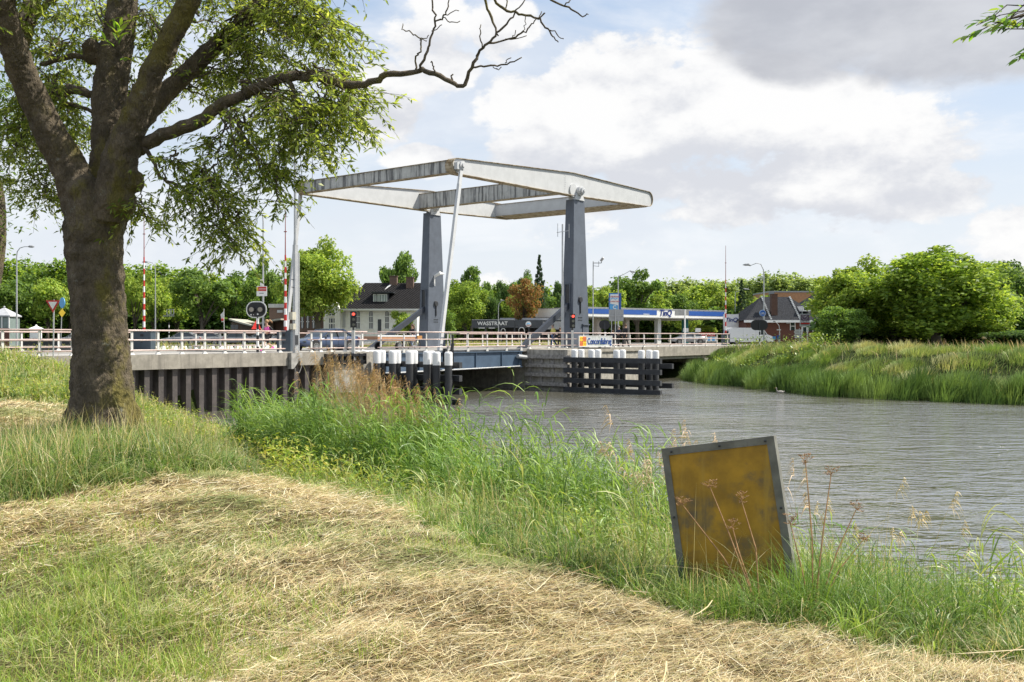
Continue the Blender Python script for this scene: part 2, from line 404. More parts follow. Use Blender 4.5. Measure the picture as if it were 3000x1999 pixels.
gy = axis([(-60, -6, 6), (-6, 3, 1.5), (3, 26, .3), (26, 100, .9), (100, 140, 5), (140, 1800, 83)])
XX, YY = np.meshgrid(gx, gy); ZZ = ground_z(XX.ravel(), YY.ravel())
nx_, ny_ = len(gx), len(gy); ii = np.arange(nx_ * ny_).reshape(ny_, nx_)
q = np.stack([ii[:-1, :-1].ravel(), ii[:-1, 1:].ravel(), ii[1:, 1:].ravel(), ii[1:, :-1].ravel()], 1)
gv = np.stack([XX.ravel(), YY.ravel(), ZZ], 1)
mg = bpy.data.materials.new('ground_soil'); mg.use_nodes = True; nt = mg.node_tree; b = nt.nodes['Principled BSDF']
at = node(nt, 'ShaderNodeAttribute', attribute_name='Col'); tcn = node(nt, 'ShaderNodeTexCoord')
nn = noise(nt, tcn.outputs['Object'], 9, 8, .7)
nt.links.new(mixc(nt, nn.step(.25, .75), mixc(nt, 1, X(nt, at.outputs['Color']), (.45, .45, .45), 'MULTIPLY'), mixc(nt, 1, X(nt, at.outputs['Color']), (1.5, 1.5, 1.4), 'MULTIPLY')).k, b.inputs['Base Color'])
b.inputs['Roughness'].default_value = 1; b.inputs['Specular IOR Level'].default_value = .1
bn = node(nt, 'ShaderNodeBump'); bn.inputs['Strength'].default_value = .8; bn.inputs['Distance'].default_value = .05
nt.links.new(noise(nt, tcn.outputs['Object'], 25, 6, .7).k, bn.inputs['Height']); nt.links.new(bn.outputs[0], b.inputs['Normal'])
mown = inside(gv[:, 0], gv[:, 1], mowpoly)
gcol = np.where(mown[:, None], (.10, .08, .04), (.03, .042, .012))
me = np_mesh('ground', gv, q, gcol, mg)
for p in me.polygons: p.use_smooth = True
link_np('ground', me, kind='structure')

# ---------------------------------------------------------------- water
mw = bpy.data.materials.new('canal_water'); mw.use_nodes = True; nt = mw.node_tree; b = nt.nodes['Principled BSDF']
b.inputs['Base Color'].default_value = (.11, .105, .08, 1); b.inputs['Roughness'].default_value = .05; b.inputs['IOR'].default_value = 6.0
tcn = node(nt, 'ShaderNodeTexCoord')
v1 = mapping(nt, tcn.outputs['Object'], (.55, 1.25, 1), rot=(0, 0, R(8))); v2 = mapping(nt, tcn.outputs['Object'], (1.0, 1.7, 1), rot=(0, 0, R(-18)))
h = (noise(nt, v1, 1.15, 3, .5, .7) * 1.0 + noise(nt, v2, 3.6, 2, .5, .5) * .34) * (noise(nt, tcn.outputs['Object'], .09, 3, .5).step(.35, .6) * .8 + .35)
bn = node(nt, 'ShaderNodeBump'); bn.inputs['Strength'].default_value = 1.0; bn.inputs['Distance'].default_value = .19
nt.links.new(h.k, bn.inputs['Height']); nt.links.new(bn.outputs[0], b.inputs['Normal'])
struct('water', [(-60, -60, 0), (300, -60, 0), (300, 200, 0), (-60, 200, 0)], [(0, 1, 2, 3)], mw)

# ---------------------------------------------------------------- road
rd = MB(); rd.box(-70, 11.9, .32, 17.4, 2.3, DECK - .1); struct('road', [W(*v) for v in rd.v], rd.f, M['asph'])
rd = MB(); rd.box(30.2, 58, .32, 17.4, 2.1, DECK - .1); struct('road', [W(*v) for v in rd.v], rd.f, M['asph'])
rd = MB(); rd.box(58, 190, .32, 17.4, 2.5, DECK - .098); struct('road', [W(*v) for v in rd.v], rd.f, M['asph'])
for nm, t0, t1, a, b2 in (('pavement', .33, 3.2, -70, 11.9), ('pavement', .33, 3.2, 30.2, 100), ('pavement', 14.2, 17.38, -70, 11.9), ('pavement', 14.2, 17.38, 30.2, 190)):
    k_ = MB(); k_.box(a, b2, t0, t1, DECK - .12, DECK); struct(nm, [W(*v) for v in k_.v], k_.f, mat('paving', (.36, .34, .31), .9, vs=4))
mk = MB()
for a in np.arange(-60, 180, 6.0):
    if not 9 < a < 30: mk.box(a, a + 3, 8.6, 8.75, DECK - .1 + .002, DECK - .1 + .006)
struct('road_marking', [W(*v) for v in mk.v], mk.f, M['white'])
# side road beyond the crossing on the left, and forecourt on the right
g2 = MB(); g2.box(-40, 9, 32, 40, 2.5, 2.72); struct('side_road', [W(*v) for v in g2.v], g2.f, M['asph'])
g3 = MB(); g3.box(62, 120, 22, 60, 2.5, 2.73); struct('forecourt', [W(*v) for v in g3.v], g3.f, mat('forecourt_paving', (.28, .27, .26), .9))

# ================================================================ quay wall, abutments
sp_ = MB()
prof = []; a = -2.0
while a < 12.2:
    prof += [(a, -.02), (a + .26, -.02), (a + .36, .30), (a + .62, .30)]; a += .72
for i in range(len(prof) - 1):
    (s0, t0), (s1, t1) = prof[i], prof[i + 1]
    sp_.add([(s0, t0, -1.4), (s1, t1, -1.4), (s1, t1, 2.15), (s0, t0, 2.15)], [(0, 1, 2, 3)])
    sp_.add([(s0, t0 + .03, -1.4), (s1, t1 + .03, -1.4), (s1, t1 + .03, 2.15), (s0, t0 + .03, 2.15)], [(3, 2, 1, 0)])
T = Thing('quay_wall', 'brown steel sheet pile quay wall under concrete cap beam beside the tree', 'quay wall', (5, 0, 0))
T.part('sheet_piling', sp_, M['pile'])
cb = MB(); cb.box(-9, 8.9, -.22, .32, 2.12, DECK - .01); cb.box(9.75, 12.0, -.22, .32, 2.12, DECK - .01); cb.box(-9, 11.9, .33, .6, 1.2, 2.28)
T.part('cap_beam', cb, M['conc'])
br = MB(); br.prism([(9.0, DECK - .02), (9.72, DECK - .02), (9.72, 2.6), (9.15, 1.95), (9.0, 1.95)], 1, -.42, -.1)
br.path([W0 for W0 in [(9.5, -.46, 2.5), (9.62, -.5, 2.1), (9.45, -.5, 1.75), (9.25, -.48, 1.7), (9.2, -.46, 2.0)]], .02, 5)
T.part('mast_bracket', br, mat('bracket_steel', (.32, .31, .29), .6, var=.3))
ab = Thing('abutment', 'grey concrete bridge abutment left of the channel with dark inspection ledge', 'abutment', (13.5, 0, 0))
m_ = MB(); m_.box(12.02, 15.0, -.3, 17.5, .55, DECK - .02); m_.box(12.6, 14.6, .1, 17.2, -1.5, .55); ab.part('block', m_, M['concd'])
m_ = MB(); m_.box(11.3, 14.2, -.5, -.31, 2.15, 2.32); m_.box(11.3, 14.2, -.5, -.31, 2.55, 2.68)
for a in np.arange(11.3, 14.3, .48): m_.box(a, a + .06, -.52, -.31, 2.1, 2.7)
ab.part('ledge_rack', m_, M['black'])
pr = Thing('bridge_pier', 'large concrete pier right of the channel carrying the blue towers', 'pier', (37, 0, 0))
m_ = MB(); m_.box(30.0, 45.5, 0, 17.6, -1.5, DECK - .03); m_.box(29.9, 34.2, -3.4, -.01, -1.5, DECK - .05); pr.part('block', m_, M['concd'])
m_ = MB(); m_.box(45.5, 63, -.2, .31, 1.98, DECK - .01); m_.box(45.5, 57.5, -.02, 17.3, 1.72, 1.97); pr.part('span_edge', m_, M['conc'])
m_ = MB(); m_.box(30.02, 45.4, -.12, .3, DECK - .32, DECK - .005); pr.part('coping', m_, M['conc'])
m_ = MB()
for z in (2.15, 1.55, .93, .3): m_.box(29.62, 29.8, -3.5, -.05, z, z + .24)
for t in (-3.3, -2.35, -1.4, -.45): m_.box(29.8, 29.9, t, t + .24, .2, 2.38)
for z in (2.15, 1.55, .93, .3): m_.box(29.6, 31.4, -3.56, -3.42, z - .02, z + .22)
pr.part('timber_cladding', m_, M['oldwood'])
rb = Thing('far_abutment', 'dark concrete abutment wall under the right end of the bridge', 'abutment', (57, 5, 0))
m_ = MB(); m_.box(56.5, 58, -.2, 17.5, -1, 1.7); rb.part('block', m_, M['concd'])

# ================================================================ the drawbridge
BR = Thing('drawbridge', 'white and slate blue double drawbridge with raised balance frame over the canal', 'drawbridge', (38, 8.8, DECK))
TN, TF = 1.5, 16.3
def arm(t):
    top = [(24.0, 15.22), (37.4, 16.06), (48.9, 15.98)]; bot = [(48.9, 14.76), (37.4, 14.38), (24.0, 14.25)]
    def rnd(c_, zt, zb, sgn):
        r = (zt - zb) / 2; zc = (zt + zb) / 2; return [(c_ + sgn * r * math.cos(a), zc + r * math.sin(a) * (1 if sgn > 0 else -1)) for a in np.linspace(math.pi / 2, -math.pi / 2, 9)]
    poly = top + rnd(48.9, 15.98, 14.76, 1)[1:-1] + bot + rnd(24.0, 15.22, 14.25, -1)[1:-1]
    a = MB(); a.prism(poly, 1, t - .22, t + .22)
    for i in range(7):
        for j in range(3): a.box(36.3 + .09 * j, 36.33 + .09 * j, t - .235, t - .22, 14.75 + i * .16, 14.78 + i * .16)
    o = BR.part('balance_arm', a, M['beam'])
    fl = MB(); n = len(poly)
    for i in range(n):
        p, q_ = poly[i], poly[(i + 1) % n]; d = Vector((q_[0] - p[0], q_[1] - p[1])); nn_ = Vector((-d.y, d.x)).normalized()
        p2 = (p[0] + nn_.x * .035, p[1] + nn_.y * .035); q2 = (q_[0] + nn_.x * .035, q_[1] + nn_.y * .035)
        fl.prism([p, q_, q2, p2], 1, t - .34, t + .34)
    BR.part('flange', fl, M['flange'] if t < 5 else M['flange'], o)
    return o
arm(TN); arm(TF)
def xbeam(s0, s1, z0, z1, m, name):
    a = MB(); a.box(s0, s1, TN + .2, TF - .2, z0, z1); o = BR.part(name, a, m)
    b_ = MB(); b_.box(s0 - .08, s1 + .08, TN + .22, TF - .22, z1, z1 + .035); b_.box(s0 - .08, s1 + .08, TN + .22, TF - .22, z0 - .035, z0); BR.part('flange', b_, M['flange'], o)
xbeam(23.7, 24.1, 14.3, 15.1, M['beamd'], 'front_cross_beam')
xbeam(36.3, 36.8, 14.45, 15.65, M['beamd'], 'middle_cross_beam')
xbeam(46.6, 49.35, 14.80, 15.85, M['beam'], 'counterweight')
sn = MB(); sn.box(23.6, 24.2, TN - .62, TN - .34, 14.45, 14.9); BR.part('arm_bracket', sn, M['beam'])
for t in (TN, TF):
    tw = MB(); tw.taper((1.15, .55), (.7, .37), DECK - .1, 14.05 if t == TN else 14.2, (38.1, t + .0))
    o = BR.part('tower', tw, M['tower'])
    b_ = MB(); b_.taper((.62, .34), (.38, .3), 14.05, 14.55, (38.1, t - .12)); b_.smooth = False
    b_.path([(38.1, t - .62, 14.75), (38.1, t + .2, 14.75)], .36, 20)
    b_.path([(38.1, t - .82, 14.75), (38.1, t - .62, 14.75)], .27, 20); b_.path([(38.1, t - .9, 14.75), (38.1, t - .8, 14.75)], .12, 14)
    b_.path([(37.45, t - .32, 14.75), (37.45, t - .22, 14.75)], .5, 20)
    BR.part('hinge_bearing', b_, M['beam'], o)
    # slot for the push rod, on the face towards the leaf
    sl_ = MB(); sx = 38.1 - 1.15 + (1.15 - .7) * ((6.6 - DECK) / 11.2)
    sl_.box(sx - .03, sx + .2, t - .2, t + .2, 5.3, 7.5); BR.part('rod_slot', sl_, M['dark'], o)
    fr = MB()
    for tt in (-.24, .2): fr.box(sx - .09, sx + .18, t + tt, t + tt + .05, 5.1, 7.6)
    fr.box(sx - .09, sx + .18, t - .24, t + .25, 7.6, 7.66); BR.part('slot_frame', fr, M['tower'], o)
    # round cover, plate, hatch on the outer face
    yo = t - .55 + .18 * ((6.4 - DECK) / 11.2)
    cv = MB(); cv.path([(38.0, yo - .14, 6.45), (38.0, yo + .1, 6.45)], [.2, .3], 16); cv.box(37.98, 38.04, yo - .1, yo + .1, 5.4, 6.3)
    BR.part('bolt_cover', cv, M['dark'], o); cv = MB()
    for i in range(3):
        for j in range(2): cv.box(37.75 + .2 * i, 37.88 + .2 * i, yo - .04, yo + .1, 4.85 + .2 * j, 4.93 + .2 * j)
    BR.part('tower_number', cv, M['dark'], o)
ht = MB(); ht.box(38.3, 39.05, TN - .58, TN - .50, DECK, 4.5); ht.box(38.2, 39.15, TN - .68, TN - .45, 4.52, 4.6); BR.part('door', ht, M['tower'])
hd = MB(); hd.box(38.85, 38.9, TN - .68, TN - .56, 3.3, 3.7); hd.box(38.75, 39.0, TN - .66, TN - .56, 3.6, 3.66); BR.part('door_handle', hd, M['white'])
lp = MB(); lp.path([(37.9, TF - .5, 8.8), (38.0, TF - 1.0, 9.05), (38.4, TF - 1.1, 9.0)], [.1, .16, .05], 8); lp.bar((37.85, TF - .5, 8.0), (37.85, TF - .5, 8.9), .08); BR.part('tower_lamp', lp, M['white'])
# hanger rods, leaning to the leaf tip
for t, sb in ((TN - .5, 20.9), (TF + .5, 22.9)):
    r_ = MB(); tb = .1 if t < 5 else 17.3
    p, q_ = Vector((24.1, t - .05, 14.75)), Vector((sb, tb, 2.1))
    r_.bar(p, p + (q_ - p) * .13, .26, .14, (0, 1, 0)); m1 = p + (q_ - p) * .10
    r_.bar(m1, q_, .24, .2, (0, 1, 0)); o = BR.part('hanger_rod', r_, M['beam'])
    e = MB(); e.path([(24.1, t - .2, 14.75), (24.1, t + .3, 14.75)], .28, 18); e.path([(24.1, t - .28, 14.75), (24.1, t - .18, 14.75)], .14, 12); BR.part('rod_eye', e, M['beam'], o)
# push rods
for t, sb in ((TN, 29.4), (TF, 29.4)):
    r_ = MB(); r_.bar((37.4, t, 6.15), (sb, t - .15 if t < 5 else t, 1.9), .26, .42); BR.part('push_rod', r_, M['rod'])
# the leaf
lf = MB(); lf.box(15.05, 30.0, .05, 17.4, 2.62, DECK - .02); BR.part('leaf_deck', lf, M['asph'])
gi = MB()
for t in (-.02, 17.1): gi.box(15.2, 29.3, t, t + .05, 1.6, 2.6); gi.box(15.2, 29.3, t - .12, t + .2, 2.6, 2.65); gi.box(15.2, 29.3, t - .12, t + .2, 1.55, 1.6)
for s in (16.2, 19.0, 21.6, 24.3, 27.0, 28.9): gi.box(s, s + .04, -.1, .03, 1.6, 2.6)
for s in np.arange(16, 29, 2.2): gi.box(s, s + .2, .1, 17.1, 1.9, 2.61)
BR.part('leaf_girder', gi, M['girder'])
pp = MB(); pp.path([(15.3, -.16, 1.5), (28.9, -.16, 1.62)], .04, 6); pp.path([(28.6, -.2, 2.3), (29.7, -.2, 2.2)], .14, 8); BR.part('drain_pipe', pp, M['galv'])
dv = MB(); dv.path([(21.75, -.35, 1.6), (21.75, -.35, 3.75)], .06, 8); dv.path([(21.6, -.35, 2.6), (21.75, -.35, 3.2)], .1, 8); dv.box(21.0, 21.15, -.4, -.2, 1.9, 2.9); BR.part('lock_device', dv, M['black'])

# ================================================================ railings
def railing(name, label, posts, t, z=DECK, flare=False, endcap=True, rail_h=1.08):
    T = Thing(name, label, 'railing', (posts[0], t, z))
    for i, s in enumerate(posts):
        p = MB()
        if flare: p.taper((.12, .02), (.035, .03), z - .12, z + .25, (s, t)); p.box(s - .035, s + .035, t - .03, t + .03, z + .2, z + rail_h)
        else: p.box(s - .05, s + .05, t - .035, t + .035, z, z + rail_h); p.taper((.13, .07), (.06, .04), z, z + .1, (s, t))
        T.part('post', p, M['railpost'])
    e0, e1 = posts[0] - .3, posts[-1] + .3
    for h in (rail_h + .02, .66, .2):
        r_ = MB(); r_.path([(e0, t - .06, z + h), (e1, t - .06, z + h)], .038 if h > 1 else .03, 8); T.part('rail', r_, M['railred'], smooth=True)
    return T
railing('railing', 'red and grey railing along the quay wall, running left behind the big tree', [S_at(x) for x in (-110, 7, 116, 212, 300, 386, 463, 533, 600, 659, 716, 771, 821)], -.0)
railing('railing', 'short red and grey railing between the tall grey mast and the drawbridge leaf', [S_at(x) for x in (912, 940, 971, 1012)] + [14.4], .0)
railing('railing', 'red and grey railing with flared posts on the drawbridge leaf', [15.8, 17.7, 19.65, 21.6, 23.55, 25.5, 27.56, 29.2], -.06, flare=True)
railing('railing', 'red and grey railing on the pier and right span around the name board', [30.3 + 2.25 * i for i in range(15)], .05)
railing('railing', 'far side railing left of the drawbridge across the road', [-25 + 2.2 * i for i in range(17)], 17.2)
railing('railing', 'far side railing across the drawbridge leaf behind the cyclist', [15.4 + 1.95 * i for i in range(8)], 17.3)
railing('railing', 'far side railing right of the far blue tower', [30.4 + 2.25 * i for i in range(14)], 17.3)
sl2 = Thing('steel_mast', 'tall grey double mast standing on a bracket outside the quay wall railing', 'mast', (9.4, -.3, DECK - .02))
m_ = MB(); m_.box(9.24, 9.44, -.42, -.22, DECK - .02, 8.4); m_.path([(9.56, -.3, DECK), (9.56, -.3, 8.0)], .06, 8); sl2.part('lower_mast', m_, M['galv'])
m_ = MB(); m_.path([(9.34, -.3, 8.3), (9.34, -.3, 13.8)], .07, 10); sl2.part('upper_mast', m_, M['galv'])
bxm = mat('box_beige', (.5, .47, .38), .6); m_ = MB(); m_.box(9.0, 9.24, -.5, -.2, 4.5, 4.9); sl2.part('junction_box', m_, bxm); m_ = MB(); m_.box(9.05, 9.24, -.5, -.2, 4.0, 4.3); sl2.part('junction_box', m_, bxm)
m_ = MB(); m_.box(9.25, 9.42, -.45, -.42, 3.2, 3.7); sl2.part('hatch', m_, M['dark'])
for z in (6.2, 6.6):
    m_ = MB(); m_.bar((9.1, -.3, z), (9.7, -.3, z - .1), .03); sl2.part('clamp', m_, M['dark'])

# ================================================================ timber fenders
def fender(name, label, s0, piles, beams, t0, t1):
    T = Thing(name, label, 'fender', (s0, (t0 + t1) / 2, 0))
    for s, t, zt in piles:
        p = MB(); p.path([(s, t, -1.5), (s, t, zt - .7)], .2, 14); o = T.part('pile', p, M['timber'], smooth=False)
        c_ = MB(); r = .215; c_.path([(s, t, zt - .72), (s, t, zt - .1), (s, t, zt - .03), (s, t, zt)], [r, r, r * .9, r * .6], 18); T.part('cap', c_, M['cap'], o, smooth=False)
    for s, z in beams:
        p = MB(); p.box(s - .12, s + .12, t0, t1, z - .16, z + .16); T.part('beam', p, M['timber'])
    return T
pl = []
for a, b_ in ((1683, 1703), (1733, 1752), (1806, 1824), (1879, 1902)):
    pl += [(30.0, T_at(a, 30.0), 2.78), (30.9, T_at(b_, 30.9), 2.78)]
pl.append((30.3, T_at(1921, 30.3), 2.76))
fender('timber_fender', 'black tarred fender with white capped piles right of the channel', 30, pl,
       [(29.68, 2.1), (29.68, 1.4), (29.68, .72), (29.68, .12), (31.2, 1.75), (31.2, .5)], -10.6, -3.3)
pl = []
for a, b_ in ((1048, 1062), (1071, 1088), (1104, 1119), (1150, 1164), (1200, 1213), (1251, 1264)):
    pl += [(14.6, T_at(a, 14.6), 2.86), (15.1, T_at(b_, 15.1), 2.86)]
pl += [(14.7, T_at(1279, 14.7), 2.82), (14.9, T_at(1314, 14.9), 2.82)]
fender('timber_fender', 'black tarred fender with paired white capped piles behind the brown reeds', 14.8, pl,
       [(15.35, 2.1), (15.35, 1.4), (15.35, .7), (15.35, .1)], T_at(1350, 15.35), -.6)
# ================================================================ grass, hay and reeds
class Bl:
    def __init__(s): s.V = []; s.Q = []; s.K = []; s.n = 0
    def put(s, P, w, side, col, taper=.75, w0=1.0):
        """P (N,k,3) centre lines, w (N,), side (N,3), col (N,3) -> tapered strips"""
        N, k, _ = P.shape; f = np.linspace(0, 1, k)
        wd = (w[:, None] * (w0 + (1 - w0) * np.minimum(1, f * 4)) * np.maximum(.04, (1 - f ** 2) ** taper))[:, :, None] * .5
        A = P - side[:, None, :] * wd; B = P + side[:, None, :] * wd
        V = np.stack([A, B], 2).reshape(N, 2 * k, 3)
        base = (np.arange(N) * 2 * k)[:, None, None]; j = np.arange(k - 1)[None, :, None] * 2
        Q = base + j + np.array([0, 1, 3, 2])[None, None, :]
        s.V.append(V.reshape(-1, 3)); s.Q.append(Q.reshape(-1, 4) + s.n); s.K.append(np.repeat(col, 2 * k, 0)); s.n += N * 2 * k
    def mesh(s, name, m): return np_mesh(name, np.concatenate(s.V), np.concatenate(s.Q), np.concatenate(s.K), m)
def U(a, b, n): return rng.uniform(a, b, n)
def pick(pal, n, jit=.18, wts=None):
    pal = np.array(pal); i = rng.choice(len(pal), n, p=wts); return np.clip(pal[i] * U(1 - jit, 1 + jit, (n, 1)), 0, 1)
def upright(B, x, y, h, w, col, lean=.25, curl=.35, k=5, wind=None, z=None):
    n = len(x); z = ground_z(x, y) if z is None else z
    a = U(0, 2 * np.pi, n) if wind is None else wind + rng.normal(0, .9, n)
    d = np.stack([np.cos(a), np.sin(a), np.zeros(n)], 1); l = np.abs(rng.normal(0, lean, n)); c_ = np.abs(rng.normal(0, curl, n))
    f = np.linspace(0, 1, k)[None, :, None]
    P = np.stack([x, y, z - .03], 1)[:, None, :] + d[:, None, :] * (l[:, None, None] * f + c_[:, None, None] * f ** 2.2) * h[:, None, None]
    P[:, :, 2] += (h[:, None] * (f[:, :, 0] * (1 - .25 * l[:, None]) - .45 * c_[:, None] * f[:, :, 0] ** 2.6))
    b = a + U(.6, 2.5, n); side = np.stack([np.cos(b), np.sin(b), np.zeros(n)], 1)
    B.put(P, w, side, col)
def cam_sample(n, d0, d1, pw=.5, x0=-250, x1=3250):
    u = rng.random(n); e = 1 - pw; d = (d0 ** e + u * (d1 ** e - d0 ** e)) ** (1 / e)
    return U(x0 - 1500, x1 - 1500, n) / F * d, d
def Dn(x, y): return seg_dist(x, y, canal, True) * np.where(inside(x, y, canal), -1, 1)
def tuftv(x, y): return np.minimum(((x + 6.1) / 2.1) ** 2 + ((y - 14.6) / 5.2) ** 2, ((x + 7.4) / 2.8) ** 2 + ((y - 12.6) / 2.5) ** 2)
def tuft(x, y):      # long grass left standing round the tree
    a = ((x + 6.1) / 2.1) ** 2 + ((y - 14.6) / 5.2) ** 2; b_ = ((x + 7.4) / 2.8) ** 2 + ((y - 12.6) / 2.5) ** 2
    e = .35 * (vnoise(x, y, .9, 11) - .5)
    return (np.minimum(a, b_) + e) < 1
ismown = lambda x, y: inside(x + .5 * (vnoise(x, y, .8, 5) - .5), y + .7 * (vnoise(x, y, .8, 6) - .5), mowpoly) & ~tuft(x, y)
# --- hay
x, y = cam_sample(430000, 3.6, 30, .76); k_ = ismown(x, y) & (ST(0, 0)[0] < 1e9)
x, y = x[k_], y[k_]
green_l = ss(-.22, -.46, x / y + .25 * (vnoise(x, y, .7, 21) - .5)) * ss(9.5, 6, y)
keep = rng.random(len(x)) > green_l * .7; x, y, green_l = x[keep], y[keep], green_l[keep]; n = len(x)
B = Bl(); dd = np.hypot(x, y)
L = U(.03, .14, n) * (1 + dd * .03); wd = U(.0012, .0034, n) * np.maximum(1, dd / 5.5)
heap = vnoise(x, y, 1.7, 31) * .6 + vnoise(x, y, 4.5, 32) * .4
a = U(0, 2 * np.pi, n); a = np.where(rng.random(n) < .55, rng.normal(.35, .55, n) + 2.2 * (vnoise(x, y, .9, 33) - .5), a)
pt = rng.normal(.0, .24, n); z0 = ground_z(x, y) + .005 + rng.random(n) ** 1.5 * (.015 + .17 * ss(.35, .85, heap))
f = np.linspace(-.5, .5, 4)[None, :]
bow = rng.normal(0, .25, n)[:, None] * (f * f - .1) * L[:, None]
P = np.stack([x[:, None] + np.cos(a)[:, None] * f * L[:, None] - np.sin(a)[:, None] * bow, y[:, None] + np.sin(a)[:, None] * f * L[:, None] + np.cos(a)[:, None] * bow,
              z0[:, None] + np.abs(pt)[:, None] * (f + .5) * L[:, None] + .1 * np.abs(bow)], 2)
side = np.stack([-np.sin(a), np.cos(a), rng.normal(0, .35, n)], 1)
cn = vnoise(x, y, .8, 41) + .35 * (rng.random(n) - .5)
pal_s = pick([(.56, .46, .25), (.74, .64, .40), (.46, .42, .19), (.30, .20, .10), (.58, .42, .24), (.84, .78, .58)], n, .3, [.21, .22, .18, .19, .10, .10])
pal_g = pick([(.26, .30, .11), (.36, .38, .17), (.18, .24, .08), (.45, .42, .2)], n)
col = np.where((cn + green_l * .3 + .18 * vnoise(x, y, 3.3, 42) > .72)[:, None], pal_g, pal_s)
B.put(P, wd, side, col, .5)
# stubble standing up among it
x, y = cam_sample(42000, 3.6, 26, .7); k_ = ismown(x, y) & (vnoise(x, y, 1.3, 51) > .42); x, y = x[k_], y[k_]; n = len(x)
upright(B, x, y, U(.03, .11, n), U(.002, .004, n) * np.maximum(1, y / 6), pick([(.55, .47, .2), (.45, .42, .14), (.33, .36, .1), (.6, .5, .3)], n), .3, .2, 3)
link_np('hay', B.mesh('hay', M['straw']), kind='stuff', label='pale dry mown hay strewn over the bank', cat='hay')
# thick stalks lying in the hay
B = Bl(); x, y = cam_sample(1000, 3.8, 16, .6); k_ = ismown(x, y) & (x / y > -.25); x, y = x[k_], y[k_]; n = len(x)
a = U(0, 6.28, n); L = U(.15, .5, n); f = np.linspace(-.5, .5, 4)[None, :]; z0 = ground_z(x, y) + U(.05, .15, n); bow = rng.normal(0, .15, n)[:, None] * f * f * L[:, None]
P = np.stack([x[:, None] + np.cos(a)[:, None] * f * L[:, None] - np.sin(a)[:, None] * bow, y[:, None] + np.sin(a)[:, None] * f * L[:, None] + np.cos(a)[:, None] * bow, z0[:, None] + rng.normal(0, .12, n)[:, None] * f * L[:, None]], 2)
B.put(P, U(.003, .006, n), np.stack([-np.sin(a), np.cos(a), rng.normal(0, .4, n)], 1), pick([(.62, .52, .3), (.72, .6, .38), (.4, .28, .15)], n), .3)
link_np('dry_stalks', B.mesh('dry_stalks', M['straw']), kind='stuff', label='thicker dry stalks scattered on the mown hay', cat='dry stalks')
# --- short green lawn at the lower left and green patches in the hay
B = Bl(); x, y = cam_sample(240000, 3.5, 16, .7); gl = ss(-.16, -.46, x / y + .3 * (vnoise(x, y, .7, 21) - .5)) * ss(11, 6, y)
p = gl * (.25 + .6 * ss(.3, .62, vnoise(x, y, 1.5, 64) * .6 + vnoise(x, y, 4.3, 65) * .4)) + .42 * ss(.6, .8, vnoise(x, y, .95, 61)) * ss(.35, .6, vnoise(x, y, 3.1, 62)); k_ = ismown(x, y) & (rng.random(len(x)) < p); x, y = x[k_], y[k_]; n = len(x)
g1 = pick([(.13, .22, .03), (.20, .30, .04), (.28, .36, .07), (.38, .40, .11), (.10, .16, .04), (.50, .44, .22)], n, .25, [.2, .24, .22, .15, .09, .1])
upright(B, x, y, U(.05, .15, n) * (1 + .7 * (vnoise(x, y, 1.6, 63))), U(.003, .006, n) * np.maximum(1, y / 6), g1, .4, .5, 4)
link_np('short_grass', B.mesh('short_grass', M['blade']), kind='stuff', label='short green grass growing through the mown bank', cat='grass')
# --- long grass on the unmown strip and round the tree
B = Bl(); x, y = cam_sample(230000, 3.8, 46, .62, -400, 3300); D = Dn(x, y); S_ = (x - P0.x) * EX.x + (y - P0.y) * EX.y; T_ = (x - P0.x) * NX.x + (y - P0.y) * NX.y
k_ = ~ismown(x, y) & (D > -.15) & (T_ < -.25) & (np.hypot(x + 7.35, y - 17.4) > .62) & (seg_dist(x, y, NEARB) < 26); x, y, D = x[k_], y[k_], D[k_]; n = len(x)
me_ = seg_dist(x, y, MOW); tf = tuft(x, y)
sgx, sgy = 2.15, 7.15
hgt = np.where(tf, .64, .22 + .55 * ss(0, 3.0, me_)) * (.35 + 1.3 * vnoise(x, y, .9, 71)) * U(.45, 1.4, n) * np.where(tf, .3 + .7 * ss(1.1, .5, tuftv(x, y)), 1) * (1 - .2 * ss(2.6, 4.2, x))
nearsign = ss(1.6, .5, np.hypot(x - 1.9, y - 6.6)); hgt = np.minimum(hgt, .70 - .2 * nearsign + .2 * (rng.random(n) < .03))
wn = vnoise(x, y, .7, 72)
gA = pick([(.10, .17, .035), (.16, .24, .05), (.26, .33, .09), (.06, .11, .025), (.32, .36, .14)], n, .3); gB = pick([(.38, .40, .17), (.55, .50, .30), (.30, .34, .1), (.2, .28, .06)], n, .3); gT = pick([(.14, .22, .06), (.22, .30, .10), (.10, .17, .04), (.36, .38, .2), (.07, .12, .03)], n, .3)
col = np.where((wn + .3 * (rng.random(n) - .5) > .64)[:, None], gB, gA); col = np.where((tf & (rng.random(n) < .8))[:, None], gT, col)
upright(B, x, y, hgt, U(.003, .0075, n) * np.maximum(1, y / 7), col, .42, .75, 6)
